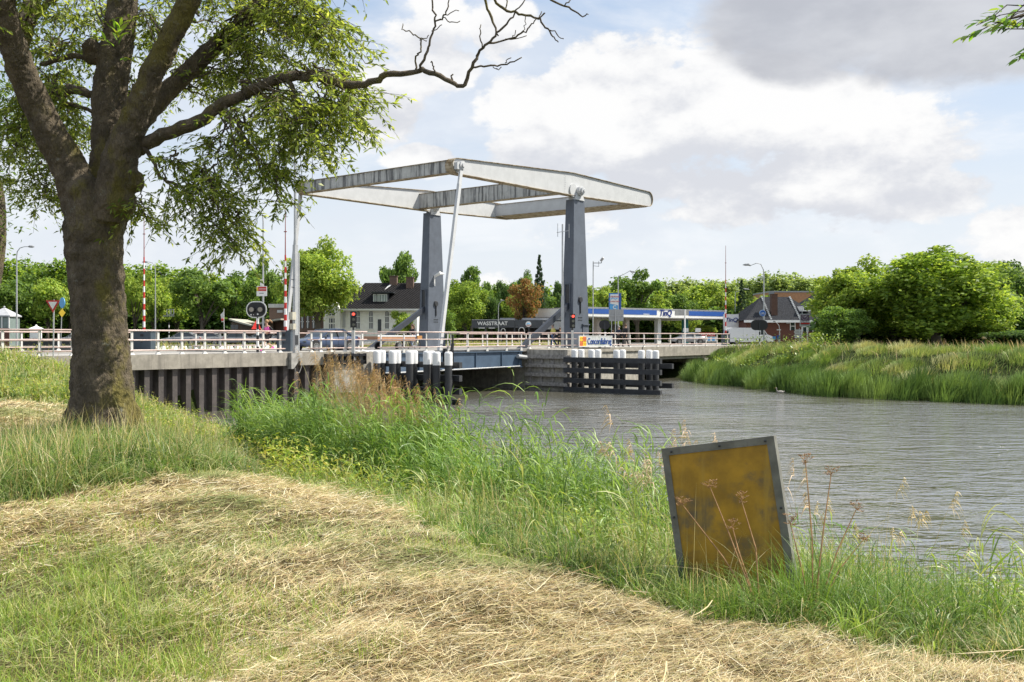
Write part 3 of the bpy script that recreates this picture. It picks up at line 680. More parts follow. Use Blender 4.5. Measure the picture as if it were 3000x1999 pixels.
# tussocks: blades arching out of a common foot
def tussocks(B, cx, cy, hh, nb, pal, w=.006, spread=.10):
    N = len(cx); ci = np.repeat(np.arange(N), nb); n = N * nb; an = U(0, 6.283, n); rr = spread * np.sqrt(rng.random(n)) * (hh[ci] / .5)
    bx_, by_ = cx[ci] + rr * np.cos(an), cy[ci] + rr * np.sin(an); H = hh[ci] * U(.45, 1.15, n); o_ = U(.15, 1.0, n); an = an + rng.normal(0, .5, n); f = np.linspace(0, 1, 7)[None, :]
    out = o_[:, None] * (.55 * f + .55 * f ** 2.2) * H[:, None]; up = H[:, None] * (f * 1.05 - (.25 + .65 * o_[:, None]) * f ** 2.8); z = ground_z(bx_, by_) - .03
    P = np.stack([bx_[:, None] + np.cos(an)[:, None] * out, by_[:, None] + np.sin(an)[:, None] * out, z[:, None] + up], 2)
    pb = np.array(pal)[rng.integers(0, len(pal), N)]; col = pb[ci] * U(.65, 1.4, (n, 1)); dry = rng.random(n) < .1; col[dry] = np.array([.55, .48, .3]) * U(.8, 1.2, (dry.sum(), 1))
    B.put(P, U(.6, 1.4, n) * w * np.maximum(1, by_ / 8), np.stack([-np.sin(an), np.cos(an), rng.normal(0, .3, n)], 1), np.clip(col, 0, 1), .8, .6)
tp = [(.08, .15, .03), (.13, .22, .04), (.19, .29, .06), (.27, .36, .09), (.11, .2, .05), (.32, .36, .15), (.05, .10, .02)]
cx, cy = cam_sample(3600, 4.6, 40, .5, -300, 3250); D_ = Dn(cx, cy); k_ = ~ismown(cx, cy) & (D_ > .2) & (np.hypot(cx + 7.35, cy - 17.4) > .8) & (seg_dist(cx, cy, NEARB) < 14) & (np.hypot(cx - 1.75, cy - 6.75) > .45) & ((cx - P0.x) * NX.x + (cy - P0.y) * NX.y < -.5)
cx, cy = cx[k_], cy[k_]; hh = np.where(tuft(cx, cy), U(.35, .8, len(cx)), U(.25, .85, len(cx)) * (.5 + .8 * ss(0, 2.5, seg_dist(cx, cy, MOW)))); hh = np.where(np.hypot(cx - 1.7, cy - 6.2) < .9, np.minimum(hh, .55), hh) * (1 - .1 * ss(2.6, 4.2, cx)) * np.where(tuft(cx, cy), .4 + .6 * ss(1.1, .5, tuftv(cx, cy)), 1)
tussocks(B, cx, cy, hh, 70, tp)
# seed heads standing above it
i = rng.choice(n, 9000); xs, ys = x[i], y[i]; m_ = len(xs)
upright(B, xs, ys, hgt[i] * U(1.0, 1.55, m_), U(.003, .005, m_) * np.maximum(1, ys / 6), pick([(.52, .44, .25), (.46, .36, .2), (.38, .36, .16)], m_), .15, .3, 5)
link_np('long_grass', B.mesh('long_grass', M['blade']), kind='stuff', label='long unmown grass along the water edge and round the tree', cat='long grass')
# --- leafy weeds on the strip
def leaves_at(B, c_, n_per, r, size, pal, droop=.2, aspect=.35):
    """little leaf clusters round the points c_"""
    N = len(c_); P = np.repeat(c_, n_per, 0) + rng.normal(0, 1, (N * n_per, 3)) * np.array([r, r, r])
    n = len(P); a = U(0, 2 * np.pi, n); e = rng.normal(-droop, .55, n); d = np.stack([np.cos(a) * np.cos(e), np.sin(a) * np.cos(e), np.sin(e)], 1)
    L = size * U(.6, 1.3, n); side = np.cross(d, np.stack([rng.normal(0, .4, n), rng.normal(0, .4, n), np.ones(n)], 1)); side /= np.linalg.norm(side, axis=1)[:, None]
    C_ = P; tip = P + d * L[:, None]; mid = P + d * L[:, None] * .45; mid[:, 2] += L * .06; wv = side * (L * aspect * .5)[:, None]
    V = np.stack([C_, mid - wv, tip, mid + wv], 1).reshape(-1, 3); Q = (np.arange(n) * 4)[:, None] + np.arange(4)[None, :] + B.n
    B.V.append(V); B.Q.append(Q); B.K.append(np.repeat(pick(pal, n, .25), 4, 0)); B.n += 4 * n
B = Bl(); x, y = cam_sample(22000, 5, 42, .5, -300, 3200); D = Dn(x, y); k_ = ~ismown(x, y) & (D > .1) & ~tuft(x, y) & (D < 9) & ((y > 15) | (vnoise(x, y, .7, 81) > .42)) & (seg_dist(x, y, NEARB) < 12); x, y = x[k_], y[k_]
sg = np.hypot(x - 1.9, y - 6.6) > 1.3; x, y = x[sg], y[sg]
z = ground_z(x, y) + U(.05, .6, len(x)) * (.5 + .9 * vnoise(x, y, .6, 82))
lc = np.stack([x, y, z], 1)
leaves_at(B, lc[y < 14], 9, .07, .06, [(.14, .22, .04), (.2, .28, .05), (.28, .34, .07)]); leaves_at(B, lc[y >= 14], 11, .12, .10, [(.16, .24, .035), (.24, .31, .04), (.33, .37, .06), (.4, .38, .1)])
link_np('weeds', B.mesh('weeds', M['blade']), kind='stuff', label='low yellow green leafy weeds among the long grass', cat='weeds')
# --- reeds
def reeds(B, x, y, h, nleaf=9, lw=.02, ll=.42, pal=None, wind=2.9, zbase=None):
    n = len(x); z = ground_z(x, y) if zbase is None else zbase
    pal = pal or [(.13, .23, .05), (.19, .3, .07), (.25, .35, .1), (.10, .18, .045)]
    col = pick(pal, n); ln = rng.normal(0, .09, (n, 2)); f = np.linspace(0, 1, 4)
    P = np.stack([x[:, None] + ln[:, :1] * h[:, None] * f ** 1.5, y[:, None] + ln[:, 1:] * h[:, None] * f ** 1.5, z[:, None] + h[:, None] * f * .95], 2)
    B.put(P, np.full(n, .008) * np.maximum(1, y / 14), np.tile([[1., 0, 0]], (n, 1)), col, .3)
    for k in range(nleaf):
        q_ = .25 + .75 * (k + rng.random(n)) / nleaf; b0 = np.stack([x + ln[:, 0] * h * q_ ** 1.5, y + ln[:, 1] * h * q_ ** 1.5, z + h * q_ * .93], 1)
        a = wind + rng.normal(0, 1.1, n) + (k % 2) * 1.6; L = ll * U(.7, 1.35, n) * (1.15 - .45 * np.abs(q_ - .55)); el_ = U(.7, 1.25, n); dr = U(.3, 1.1, n)
        g = np.linspace(0, 1, 6)[None, :]; out = np.cos(el_)[:, None] * g + .35 * dr[:, None] * g ** 2; up = np.sin(el_)[:, None] * g - .75 * dr[:, None] * g ** 2.3
        P = b0[:, None, :] + np.stack([np.cos(a)[:, None] * out, np.sin(a)[:, None] * out, up], 2) * L[:, None, None]
        sd_ = np.stack([-np.sin(a), np.cos(a), rng.normal(0, .5, n)], 1); sd_ /= np.linalg.norm(sd_, axis=1)[:, None]
        B.put(P, lw * U(.7, 1.2, n), sd_, col * U(.85, 1.2, (n, 1)), .9, .4)
def plumes(B, x, y, h, pal, lean=.18, wd=3.0, L=.34, sw=.006, fw=.0055):
    n = len(x); z = ground_z(x, y); a0 = wd + rng.normal(0, .5, n); l = np.abs(rng.normal(lean, .1, n)); f = np.linspace(0, 1, 6)
    ox = np.cos(a0)[:, None] * l[:, None] * f ** 2 * h[:, None]; oy = np.sin(a0)[:, None] * l[:, None] * f ** 2 * h[:, None]
    col = pick([(.58, .49, .34), (.68, .60, .44), (.46, .37, .25)], n)
    P = np.stack([x[:, None] + ox, y[:, None] + oy, z[:, None] + h[:, None] * f], 2); B.put(P, np.full(n, sw) * np.maximum(1, y / 14), np.tile([[1., 0, 0]], (n, 1)), col, .15)
    for k in range(17):
        k *= 1.55; q_ = 1 - .11 * (k / 26.) ; b0 = np.stack([x + np.cos(a0) * l * q_ ** 2 * h, y + np.sin(a0) * l * q_ ** 2 * h, z + h * q_], 1)
        a = a0 + rng.normal(0, .7, n); Lk = L * U(.4, 1.0, n) * (.45 + .8 * k / 26.); g = np.linspace(0, 1, 4)[None, :]
        P = b0[:, None, :] + np.stack([np.cos(a)[:, None] * (.8 * g), np.sin(a)[:, None] * (.8 * g), (.45 * g - 1.15 * g ** 2) * np.ones((n, 1))], 2) * Lk[:, None, None]
        B.put(P, np.full(n, fw) * np.maximum(1, y / 14), np.stack([-np.sin(a), np.cos(a), rng.normal(0, .6, n)], 1), pick(pal, n, .25), .5)
B = Bl()
def along(n, u0, u1, off0, off1):
    """points beside the near bank line; u = position along it by x"""
    xs = U(u0, u1, n); P = NEARB[::-1]; ys = np.interp(xs, P[:, 0], P[:, 1]); o = U(off0, off1, n); return xs - .66 * o, ys - .75 * o
x, y = along(1500, -4.9, -.45, -.2, 2.6); h = (2.45 - .8 * np.exp(-((x + 2.75) / .6) ** 2)) * U(.6, 1.12, len(x)) * (1 - .25 * ss(-3.3, -4.7, x)); reeds(B, x, y, h, 10, .026, .5)
x, y = along(1150, -.6, 3.1, -.1, 2.6); reeds(B, x, y, 1.95 * U(.45, 1.15, len(x)) * (.6 + .8 * vnoise(x, y, .9, 77)), 9, .022, .42)
x, y = along(340, 2.9, 8.0, .0, 1.6); reeds(B, x, y, 1.1 * U(.35, 1.1, len(x)) * (.5 + .9 * vnoise(x, y, .9, 78)), 7, .018, .38)
x, y = along(260, -6.6, -4.6, -.1, 2.0); reeds(B, x, y, 1.1 * U(.4, 1.0, len(x)), 8, .022, .4)
x, y = along(240, 8, 20, .0, 2.0); reeds(B, x, y, 1.0 * U(.4, 1.1, len(x)), 7, .02, .35)
xs_, ys_ = cam_sample(1500, 5.5, 20, .5, 900, 3200); D_ = Dn(xs_, ys_); k_ = ~ismown(xs_, ys_) & (D_ > .8) & (D_ < 7) & (np.hypot(xs_ - 1.9, ys_ - 6.5) > 1.15) & (seg_dist(xs_, ys_, MOW) > .5); xs_, ys_ = xs_[k_], ys_[k_]
reeds(B, xs_, ys_, U(.35, .95, len(xs_)) * (.5 + .9 * vnoise(xs_, ys_, 1.1, 79)), 6, .014, .3, [(.11, .19, .04), (.17, .27, .06), (.26, .34, .1), (.34, .36, .16)])
link_np('reeds', B.mesh('reeds', M['blade']), kind='stuff', label='green reeds with arching leaves at the near water edge', cat='reeds')
B = Bl()
x, y = along(230, -2.95, -.9, .2, 1.9); plumes(B, x, y, 3.05 * U(.72, 1.04, len(x)) * (1 - .12 * ss(-3.1, -1.6, x)), [(.46, .30, .15), (.55, .38, .2), (.38, .23, .11)], .08, 3.0, .25, .0085)
x, y = along(46, -2.2, -.5, .2, 1.5); plumes(B, x, y, 2.6 * U(.8, 1.06, len(x)), [(.42, .27, .13), (.5, .34, .17)], .16, 3.0, .26)
x, y = along(26, -.6, 1.6, .2, 1.4); plumes(B, x, y, 1.55 * U(.8, 1.15, len(x)), [(.5, .36, .22), (.58, .44, .3)], L=.25)
link_np('brown_reeds', B.mesh('brown_reeds', M['straw']), kind='stuff', label='dry brown reed stems with drooping plumes from last year', cat='brown reeds')
B = Bl()
x, y = U(1.3, 3.3, 46), U(9.8, 12.6, 46); plumes(B, x, y, U(1.35, 2.0, 46), [(.52, .38, .24), (.62, .48, .34)], .16, 3.1, .22, .005, .008)
x, y = U(2.6, 6, 22), U(7.5, 10.5, 22); plumes(B, x, y, U(.9, 1.3, 22), [(.55, .45, .28), (.6, .5, .34)], .2, .3, .14, .004, .007)
link_np('plumed_grass', B.mesh('plumed_grass', M['straw']), kind='stuff', label='thin plumed grass stems waving behind the yellow board', cat='plumed grass')
# --- far bank
B = Bl(); n0 = 90000; x = U(8, 66, n0); y = U(14, 100, n0); df = seg_dist(x, y, FARB); D = Dn(x, y); S_ = (x - P0.x) * EX.x + (y - P0.y) * EX.y; T_ = (x - P0.x) * NX.x + (y - P0.y) * NX.y
k_ = (D > -.4) & (df < 20) & (T_ < -.5) & (x / y < .62); x, y, D = x[k_], y[k_], D[k_]; 
fr = (D < 3.4); n = len(x)
hm = (.45 + 1.1 * vnoise(x, y, .33, 91)) * U(.55, 1.1, n)
h = np.where(fr, 1.55, .62) * hm * np.where(fr, 1, 1); wd = U(.022, .045, n)
gR = pick([(.08, .14, .045), (.13, .20, .06), (.18, .24, .09), (.06, .11, .03)], n); gU = pick([(.17, .24, .06), (.24, .29, .08), (.34, .35, .14), (.45, .39, .22), (.12, .19, .05)], n, .2, [.3, .24, .14, .05, .27])
h = np.where(fr, h * .5, h)
upright(B, x, y, h, wd, np.where(fr[:, None], gR, gU), .22, .5, 4, wind=.2)
Pf = [Vector((p[0], p[1])) for p in FARB[1:8]]
for i_ in range(len(Pf) - 1):
    ln_ = (Pf[i_ + 1] - Pf[i_]).length; q0 = 0
    while q0 < ln_:
        c0 = Pf[i_].lerp(Pf[i_ + 1], q0 / ln_); q0 += random.uniform(1.2, 2.6)
        for row in (random.uniform(.2, .7), random.uniform(.5, 1.3), random.uniform(2.6, 3.6), random.uniform(4.6, 6), random.uniform(7, 9)):
            cx, cy = c0.x + .66 * row + random.gauss(0, .4), c0.y + .75 * row + random.gauss(0, .3)
            if ST(cx, cy)[1] > -.8 or cx / cy > .6 or rng.random() < .12: continue
            n_ = int(random.uniform(300, 460)); R_ = random.uniform(.8, 1.35); hh_ = random.uniform(1.75, 2.25) if row < 1.5 else random.uniform(.7, 1.1); an_ = U(0, 6.283, n_); rr_ = R_ * np.sqrt(rng.random(n_)); px_, py_ = cx + rr_ * np.cos(an_), cy + rr_ * np.sin(an_)
            hb = hh_ * (1.05 - (.38 if row < 1.5 else .55) * (rr_ / R_) ** 2) * U(.7, 1.08, n_); dv_ = np.stack([np.cos(an_), np.sin(an_), np.zeros(n_)], 1) * (rr_ / R_)[:, None] * (.26 if row < 1.5 else .5) + rng.normal(0, .12, (n_, 3)) * np.array([1, 1, 0]) + np.array([.12, 0, 0])
            f_ = np.linspace(0, 1, 5)[None, :, None]; zz_ = ground_z(px_, py_); P = np.stack([px_, py_, zz_ - .05], 1)[:, None, :] + dv_[:, None, :] * f_ ** 1.8 * hb[:, None, None]; P[:, :, 2] += hb[:, None] * (f_[:, :, 0] - .22 * f_[:, :, 0] ** 3)
            base_c = np.array(random.choice([(.10, .17, .045), (.13, .21, .055), (.17, .25, .07), (.08, .14, .04)] if row < 1.5 else [(.20, .27, .08), (.27, .32, .11), (.16, .24, .06), (.36, .36, .17)])); B.put(P, U(.02, .045, n_), np.stack([np.cos(an_ + 1.2), np.sin(an_ + 1.2), np.zeros(n_)], 1), base_c * U(.75, 1.3, (n_, 1)), .7)

x2 = U(14, 60, 3000); y2 = U(20, 96, 3000); D2 = Dn(x2, y2); T2 = (x2 - P0.x) * NX.x + (y2 - P0.y) * NX.y; k_ = (D2 > 5) & (D2 < 20) & (T2 < -1) & (x2 / y2 < .62); x2, y2 = x2[k_], y2[k_]; n = len(x2)
upright(B, x2, y2, U(.7, 1.15, n), U(.02, .04, n), pick([(.55, .42, .27), (.48, .34, .2), (.6, .52, .34)], n), .15, .45, 4, wind=3.2)
link_np('far_bank_reeds', B.mesh('far_bank_reeds', M['bladefar']), kind='stuff', label='thick green reeds and grass covering the far canal bank', cat='reeds')
B = Bl(); n0 = 9000; x = U(10, 60, n0); y = U(18, 98, n0); D = Dn(x, y); T_ = (x - P0.x) * NX.x + (y - P0.y) * NX.y; k_ = (D > 1.5) & (D < 13) & (T_ < -1) & (vnoise(x, y, .28, 95) > .62); x, y = x[k_], y[k_]
leaves_at(B, np.stack([x, y, ground_z(x, y) + U(.2, 1.1, len(x))], 1), 10, .22, .2, [(.09, .16, .03), (.16, .24, .05), (.24, .3, .07)], aspect=.6)
link_np('bramble', B.mesh('bramble', M['blade']), kind='stuff', label='leafy brambles in the grass of the far bank', cat='bramble')
# verge beyond the road
B = Bl(); n = 26000; s = U(-60, 70, n); t = U(18.2, 31, n); q_ = (s < -1) | (s > 10); s, t = s[q_], t[q_]; n = len(s); x = P0.x + EX.x * s + NX.x * t; y = P0.y + EX.y * s + NX.y * t
upright(B, x, y, U(.35, .85, n) * (.6 + .7 * vnoise(x, y, .15, 99)), U(.03, .06, n), pick([(.30, .34, .09), (.42, .4, .16), (.22, .3, .07), (.5, .42, .22)], n), .2, .4, 3, z=np.full(n, 2.6))
link_np('verge_grass', B.mesh('verge_grass', M['blade']), kind='stuff', label='yellowing verge grass beyond the far railing', cat='grass')

# ================================================================ the big tree
TR = Thing('broadleaf_tree', 'big forked broadleaf tree with mossy trunk standing in long grass at the left', 'tree', tuple(px(297, 1262, 17.4)), frame='world')
def limb(L):      # (px, py, depth, width in photo pixels)
    return [px(a, b_, d) for a, b_, d, w_ in L], [(w_ * (.90 if L[0][3] < 200 and L[0][3] > 50 else .95)) / F * d / 2 for a, b_, d, w_ in L]
def smooth_path(P, Rr, k=6):
    P = [Vector(p) for p in P]; out = []; ro = []; n = len(P)
    for i in range(n - 1):
        p0, p1, p2, p3 = P[max(i - 1, 0)], P[i], P[i + 1], P[min(i + 2, n - 1)]
        for j in range(k):
            t = j / k; out.append(.5 * ((2 * p1) + (-p0 + p2) * t + (2 * p0 - 5 * p1 + 4 * p2 - p3) * t * t + (-p0 + 3 * p1 - 3 * p2 + p3) * t ** 3)); ro.append(Rr[i] * (1 - t) + Rr[i + 1] * t)
    return out + [P[-1]], ro + [Rr[-1]]
big = [
 [(305, 1300, 17.4, 240), (304, 1240, 17.4, 206), (299, 1150, 17.4, 184), (294, 1000, 17.4, 162), (284, 850, 17.4, 158), (277, 720, 17.4, 168), (282, 610, 17.4, 186), (290, 540, 17.4, 180)],
 [(250, 640, 17.4, 120), (225, 545, 17.3, 125), (190, 465, 17.2, 112), (142, 380, 17.0, 100), (100, 290, 16.8, 92), (58, 190, 16.5, 88), (25, 90, 16.2, 84), (5, 0, 16.0, 80), (-15, -120, 15.8, 76)],
 [(320, 640, 17.5, 120), (322, 500, 17.7, 124), (322, 400, 17.8, 112), (322, 280, 17.9, 108), (335, 180, 18.0, 102), (350, 90, 18.1, 98), (362, -10, 18.2, 92), (370, -160, 18.4, 80), (380, -330, 18.6, 60)],
 [(325, 640, 17.2, 120), (345, 500, 17.0, 118), (372, 400, 16.9, 96), (405, 320, 16.8, 82), (437, 235, 16.7, 76), (480, 150, 16.6, 72), (520, 70, 16.5, 70), (560, -10, 16.4, 66), (620, -140, 16.3, 56)],
 [(380, 430, 17.6, 62), (412, 360, 17.7, 62), (470, 290, 17.8, 60), (540, 220, 17.9, 58), (610, 155, 18.0, 56), (680, 90, 18.1, 50), (750, 25, 18.2, 46), (820, -50, 18.3, 40)],
]
mb = MB()
for L in big:
    P, Rr = smooth_path(*limb(L), k=5); P = [p + Vector((random.uniform(-.012, .012), random.uniform(-.02, .02), 0)) for p in P]; mb.path(P, Rr, 22, jit=.035)
for (a, b_, d, r) in ((398, 540, 17.1, 24), (400, 520, 17.1, 20), (268, 140, 17.85, 26), (270, 165, 17.9, 26), (245, 560, 17.15, 50), (340, 590, 17.1, 58), (668, 150, 18, 18)):
    mb.sphere(px(a, b_, d), r / F * d, 10)
for a in range(9):       # root flare
    an = a * .7; c_ = px(304, 1262, 17.4); mb.path([c_ + Vector((math.cos(an) * .31, math.sin(an) * .31, .75)), c_ + Vector((math.cos(an) * .52, math.sin(an) * .47, .3)), c_ + Vector((math.cos(an) * .66, math.sin(an) * .66, -.15))], [.12, .15, .13], 9)
tk = TR.part('trunk', mb, M['bark'], smooth=True)
md = tk.modifiers.new('merge', 'REMESH'); md.mode = 'VOXEL'; md.voxel_size = .024; md.use_smooth_shade = True
md = tk.modifiers.new('smooth', 'SMOOTH'); md.factor = .5; md.iterations = 3
tx = bpy.data.textures.new('bark_relief', 'CLOUDS'); tx.noise_scale = .16; tx.noise_depth = 4
md = tk.modifiers.new('relief', 'DISPLACE'); md.texture = tx; md.strength = .06; md.texture_coords = 'LOCAL'; md.mid_level = .5
tx2 = bpy.data.textures.new('bark_grain', 'CLOUDS'); tx2.noise_scale = .045; tx2.noise_depth = 2
md = tk.modifiers.new('grain', 'DISPLACE'); md.texture = tx2; md.strength = .035; md.texture_coords = 'LOCAL'; md.mid_level = .5
# mossy branch with the bare end, and thinner limbs
thin = [
 [(395, 440, 17.2, 44), (430, 418, 17.0, 38), (491, 393, 16.8, 36), (580, 357, 16.5, 36), (647, 308, 16.3, 32), (737, 268, 16.1, 30), (826, 228, 15.9, 28), (900, 226, 15.8, 24), (960, 232, 15.7, 22), (1018, 252, 15.6, 22), (1083, 243, 15.5, 19), (1130, 220, 15.4, 17), (1221, 208, 15.3, 14), (1244, 205, 15.2, 14), (1305, 231, 15.1, 13), (1353, 254, 15.0, 11), (1384, 199, 14.9, 9), (1405, 155, 14.9, 8), (1432, 126, 14.8, 7), (1455, 99, 14.8, 6), (1489, 65, 14.8, 5), (1512, 30, 14.8, 4), (1540, -6, 14.8, 3)],
 [(1384, 199, 14.9, 6), (1436, 193, 14.8, 5), (1481, 187, 14.8, 4.5), (1527, 170, 14.7, 3)], [(1481, 187, 14.8, 3), (1496, 172, 14.8, 2)], [(1436, 193, 14.8, 3), (1450, 202, 14.8, 2.5), (1470, 197, 14.8, 2)],
 [(1432, 130, 14.8, 6), (1485, 117, 14.8, 5), (1527, 98, 14.7, 5), (1550, 80, 14.7, 4), (1573, 55, 14.7, 3), (1590, 40, 14.7, 2)], [(1485, 117, 14.8, 3), (1545, 108, 14.7, 2)], [(1500, 112, 14.8, 3), (1513, 90, 14.8, 2)], [(1527, 98, 14.7, 3), (1540, 70, 14.7, 2.5), (1535, 45, 14.7, 2)],
 [(1415, 135, 14.8, 4), (1408, 95, 14.8, 3.5), (1405, 72, 14.8, 2.5)],
 [(1229, 200, 15.2, 8), (1250, 150, 15.2, 7), (1262, 110, 15.2, 6), (1275, 61, 15.2, 5.5), (1268, 25, 15.2, 5), (1262, -20, 15.2, 4)], [(1275, 61, 15.2, 5), (1295, 55, 15.2, 5), (1308, 28, 15.2, 4), (1321, -8, 15.2, 3)], [(1300, 52, 15.2, 3), (1325, 67, 15.2, 3), (1344, 63, 15.2, 2)], [(1303, 45, 15.2, 3), (1340, 33, 15.2, 2)],
 [(1216, 203, 15.3, 6), (1219, 168, 15.3, 5), (1235, 145, 15.3, 4.5), (1229, 115, 15.3, 4), (1205, 98, 15.3, 3.5), (1181, 90, 15.3, 3), (1181, 69, 15.3, 2)], [(1235, 118, 15.3, 3), (1258, 103, 15.3, 2)], [(1230, 118, 15.3, 2.5), (1253, 122, 15.3, 2)], [(1268, 90, 15.2, 3), (1295, 75, 15.2, 2)],
 [(1275, 212, 15.1, 5), (1270, 190, 15.1, 4), (1260, 178, 15.1, 3)], [(1323, 232, 15.1, 5), (1327, 219, 15.1, 4)],
 [(1400, -60, 15.4, 9), (1420, 0, 15.3, 8), (1440, 50, 15.3, 7), (1455, 108, 15.2, 4)],
 [(1380, -60, 15.6, 10), (1443, 0, 15.5, 8), (1485, 32, 15.5, 7), (1530, 42, 15.5, 7), (1573, 55, 15.4, 6), (1600, 78, 15.4, 5), (1620, 105, 15.4, 4), (1636, 122, 15.4, 3)], [(1573, 55, 15.4, 5), (1596, 39, 15.4, 4)], [(1608, 86, 15.4, 4), (1630, 103, 15.4, 3), (1650, 112, 15.4, 2)], [(1480, 30, 15.5, 4), (1486, 0, 15.5, 3)],
 [(1560, -40, 15.8, 7), (1615, 0, 15.7, 6), (1665, 23, 15.7, 5), (1700, 46, 15.7, 4), (1722, 43, 15.7, 3)], [(1655, 17, 15.7, 4), (1672, 0, 15.7, 3)],
 [(270, 280, 18.4, 20), (220, 262, 18.8, 26), (170, 275, 19.2, 32), (130, 300, 19.6, 34), (80, 340, 20, 20)], [(275, 175, 18.4, 14), (200, 165, 18.8, 16), (120, 190, 19.2, 12)], [(270, 325, 18.2, 10), (190, 305, 18.6, 12), (150, 345, 19, 10)],
 [(45, 200, 17.6, 44), (70, 100, 17.9, 50), (90, 20, 18.1, 46), (110, -60, 18.3, 36)], [(80, 60, 18.0, 22), (120, 30, 18.2, 20), (160, -10, 18.4, 16)],
 [(845, 235, 15.9, 14), (862, 270, 15.8, 12), (872, 320, 15.8, 11), (882, 350, 15.8, 9), (870, 362, 15.8, 6)],
 [(420, 432, 17, 13), (450, 470, 16.8, 11), (470, 520, 16.7, 9), (520, 545, 16.6, 7), (570, 580, 16.5, 5)],
 [(650, 300, 16.3, 12), (690, 360, 16.2, 10), (740, 440, 16.2, 8), (780, 540, 16.2, 5)],
]
mb = MB()
for L in thin:
    P, Rr = smooth_path(*limb(L), k=4); j = .012
    P = [p + Vector((random.gauss(0, j), random.gauss(0, j), random.gauss(0, j))) for p in P]; mb.path(P, [max(r * 1.15, .007) for r in Rr], 8 if Rr[0] > .03 else 5, jit=.12)
# leafy boughs: (blob px,py, rx,ry, depth, depth spread, from px,py,depth, count)
blobs = [(960, 110, 185, 140, 16.5, 1.6, 700, 70, 18, 20), (1035, 300, 95, 120, 16, 1.2, 900, 226, 15.8, 11), (800, 150, 170, 150, 17.5, 1.8, 640, 130, 18, 16), (640, 40, 160, 90, 18.5, 1.5, 560, 0, 16.4, 9), (640, 240, 160, 90, 18.2, 1.4, 540, 220, 17.9, 11),
 (830, 370, 210, 120, 16.4, 1.5, 737, 268, 16.1, 15), (920, 440, 150, 70, 16.2, 1.1, 840, 300, 15.9, 7), (700, 520, 150, 130, 16.6, 1.3, 690, 340, 16.3, 10), (800, 560, 60, 90, 16.2, .8, 780, 480, 16.2, 4), (620, 640, 95, 85, 16.5, 1.1, 600, 500, 16.5, 7), (540, 540, 80, 80, 16.6, 1, 500, 460, 16.7, 5),
 (670, 690, 75, 60, 16.4, .8, 660, 600, 16.4, 5), (420, 640, 30, 60, 17.5, .7, 400, 560, 17.2, 3), (460, 120, 100, 130, 19.2, 1.2, 480, 150, 16.6, 7), (420, 300, 60, 70, 19, 1, 372, 300, 17.8, 3),
 (200, 110, 120, 120, 19.3, 1.5, 150, 160, 19, 10), (150, 250, 130, 90, 19.6, 1.5, 160, 270, 19.2, 8), (200, 380, 110, 90, 19.2, 1.3, 150, 300, 19.4, 9), (60, 330, 90, 140, 19.5, 1.5, 90, 330, 19.9, 10), (40, 500, 80, 130, 19, 1.4, 80, 360, 19.8, 9), (130, 600, 80, 50, 18.6, 1, 110, 500, 19, 4), (165, 480, 60, 70, 18.8, 1, 150, 360, 19.1, 4),
 (300, 60, 120, 80, 20, 1.5, 340, 100, 18, 6), (100, 30, 130, 90, 16.8, 1.4, 60, 100, 17.8, 7),
 (300, -260, 420, 170, 17.5, 3, 370, -160, 18.4, 16), (850, -170, 350, 140, 17, 2.5, 760, -20, 18.2, 16), (100, -150, 200, 150, 15.8, 2.5, 0, -60, 15.9, 8), (700, -400, 400, 150, 17.5, 3, 620, -140, 16.3, 10), (-250, 0, 250, 250, 16, 2.5, 5, 0, 16, 9)]
tw_p = []; tw_d = []
for (bx, by, rx, ry, dp, dr, fx, fy, fd, cnt) in blobs:
    o = px(fx, fy, fd)
    for _ in range(cnt):
        while True:
            u, v, q_ = (random.uniform(-1, 1) for _ in range(3))
            if u * u + v * v + q_ * q_ < 1: break
        e = px(bx + rx * u, by + ry * v, dp + dr * q_); st = o + Vector((random.gauss(0, .15), random.gauss(0, .15), random.gauss(0, .12)))
        mid = st.lerp(e, .5) + Vector((0, random.gauss(0, .15), .12 * (e - st).length)); mid2 = st.lerp(e, .8) + Vector((0, 0, .08 * (e - st).length))
        P, Rr = smooth_path([st, mid, mid2, e], [.02, .014, .01, .006], 5)
        P = [p + Vector((random.gauss(0, .02), random.gauss(0, .02), random.gauss(0, .02))) for p in P]; mb.path(P, Rr, 4, cap=False)
        hd_ = (e - o); hd_.z = 0; hd_ = hd_.normalized() if hd_.length > .1 else Vector((1, 0, 0))
        m_ = len(P)
        for t_ in range(12):
            i_ = min(m_ - 1, int(m_ * (.35 + .65 * random.random()))); b0 = P[i_]; a = random.uniform(0, 6.28); dv = Vector((math.cos(a), math.sin(a), random.uniform(-.9, .35))) + hd_ * .5; dv.normalize()
            L_ = random.uniform(.3, .85); Q_ = [b0 + dv * L_ * f_ + Vector((0, 0, -.28 * L_ * f_ * f_)) for f_ in (0, .35, .7, 1)]; mb.path(Q_, [.006, .005, .004, .002], 3, cap=False); tw_p.append([tuple(v) for v in Q_]); tw_d.append(tuple(dv))
TR.part('branches', mb, M['bark'], smooth=True)
Tp = np.array(tw_p); Td = np.array(tw_d); NT = len(Tp); per = 13
q_ = U(.08, 1.05, (NT, per)); idx = np.clip(q_ * 3, 0, 2.999); i0 = idx.astype(int); fr_ = (idx - i0)[:, :, None]; ar = np.arange(NT)[:, None]
base = Tp[ar, i0] * (1 - fr_) + Tp[ar, i0 + 1] * fr_; base = base.reshape(-1, 3); n = len(base)
dn = np.repeat(Td, per, 0); out = rng.normal(0, 1, (n, 3)); out[:, 2] = out[:, 2] * .5 - .45; d = dn * .55 + out * .75; d /= np.linalg.norm(d, axis=1)[:, None]
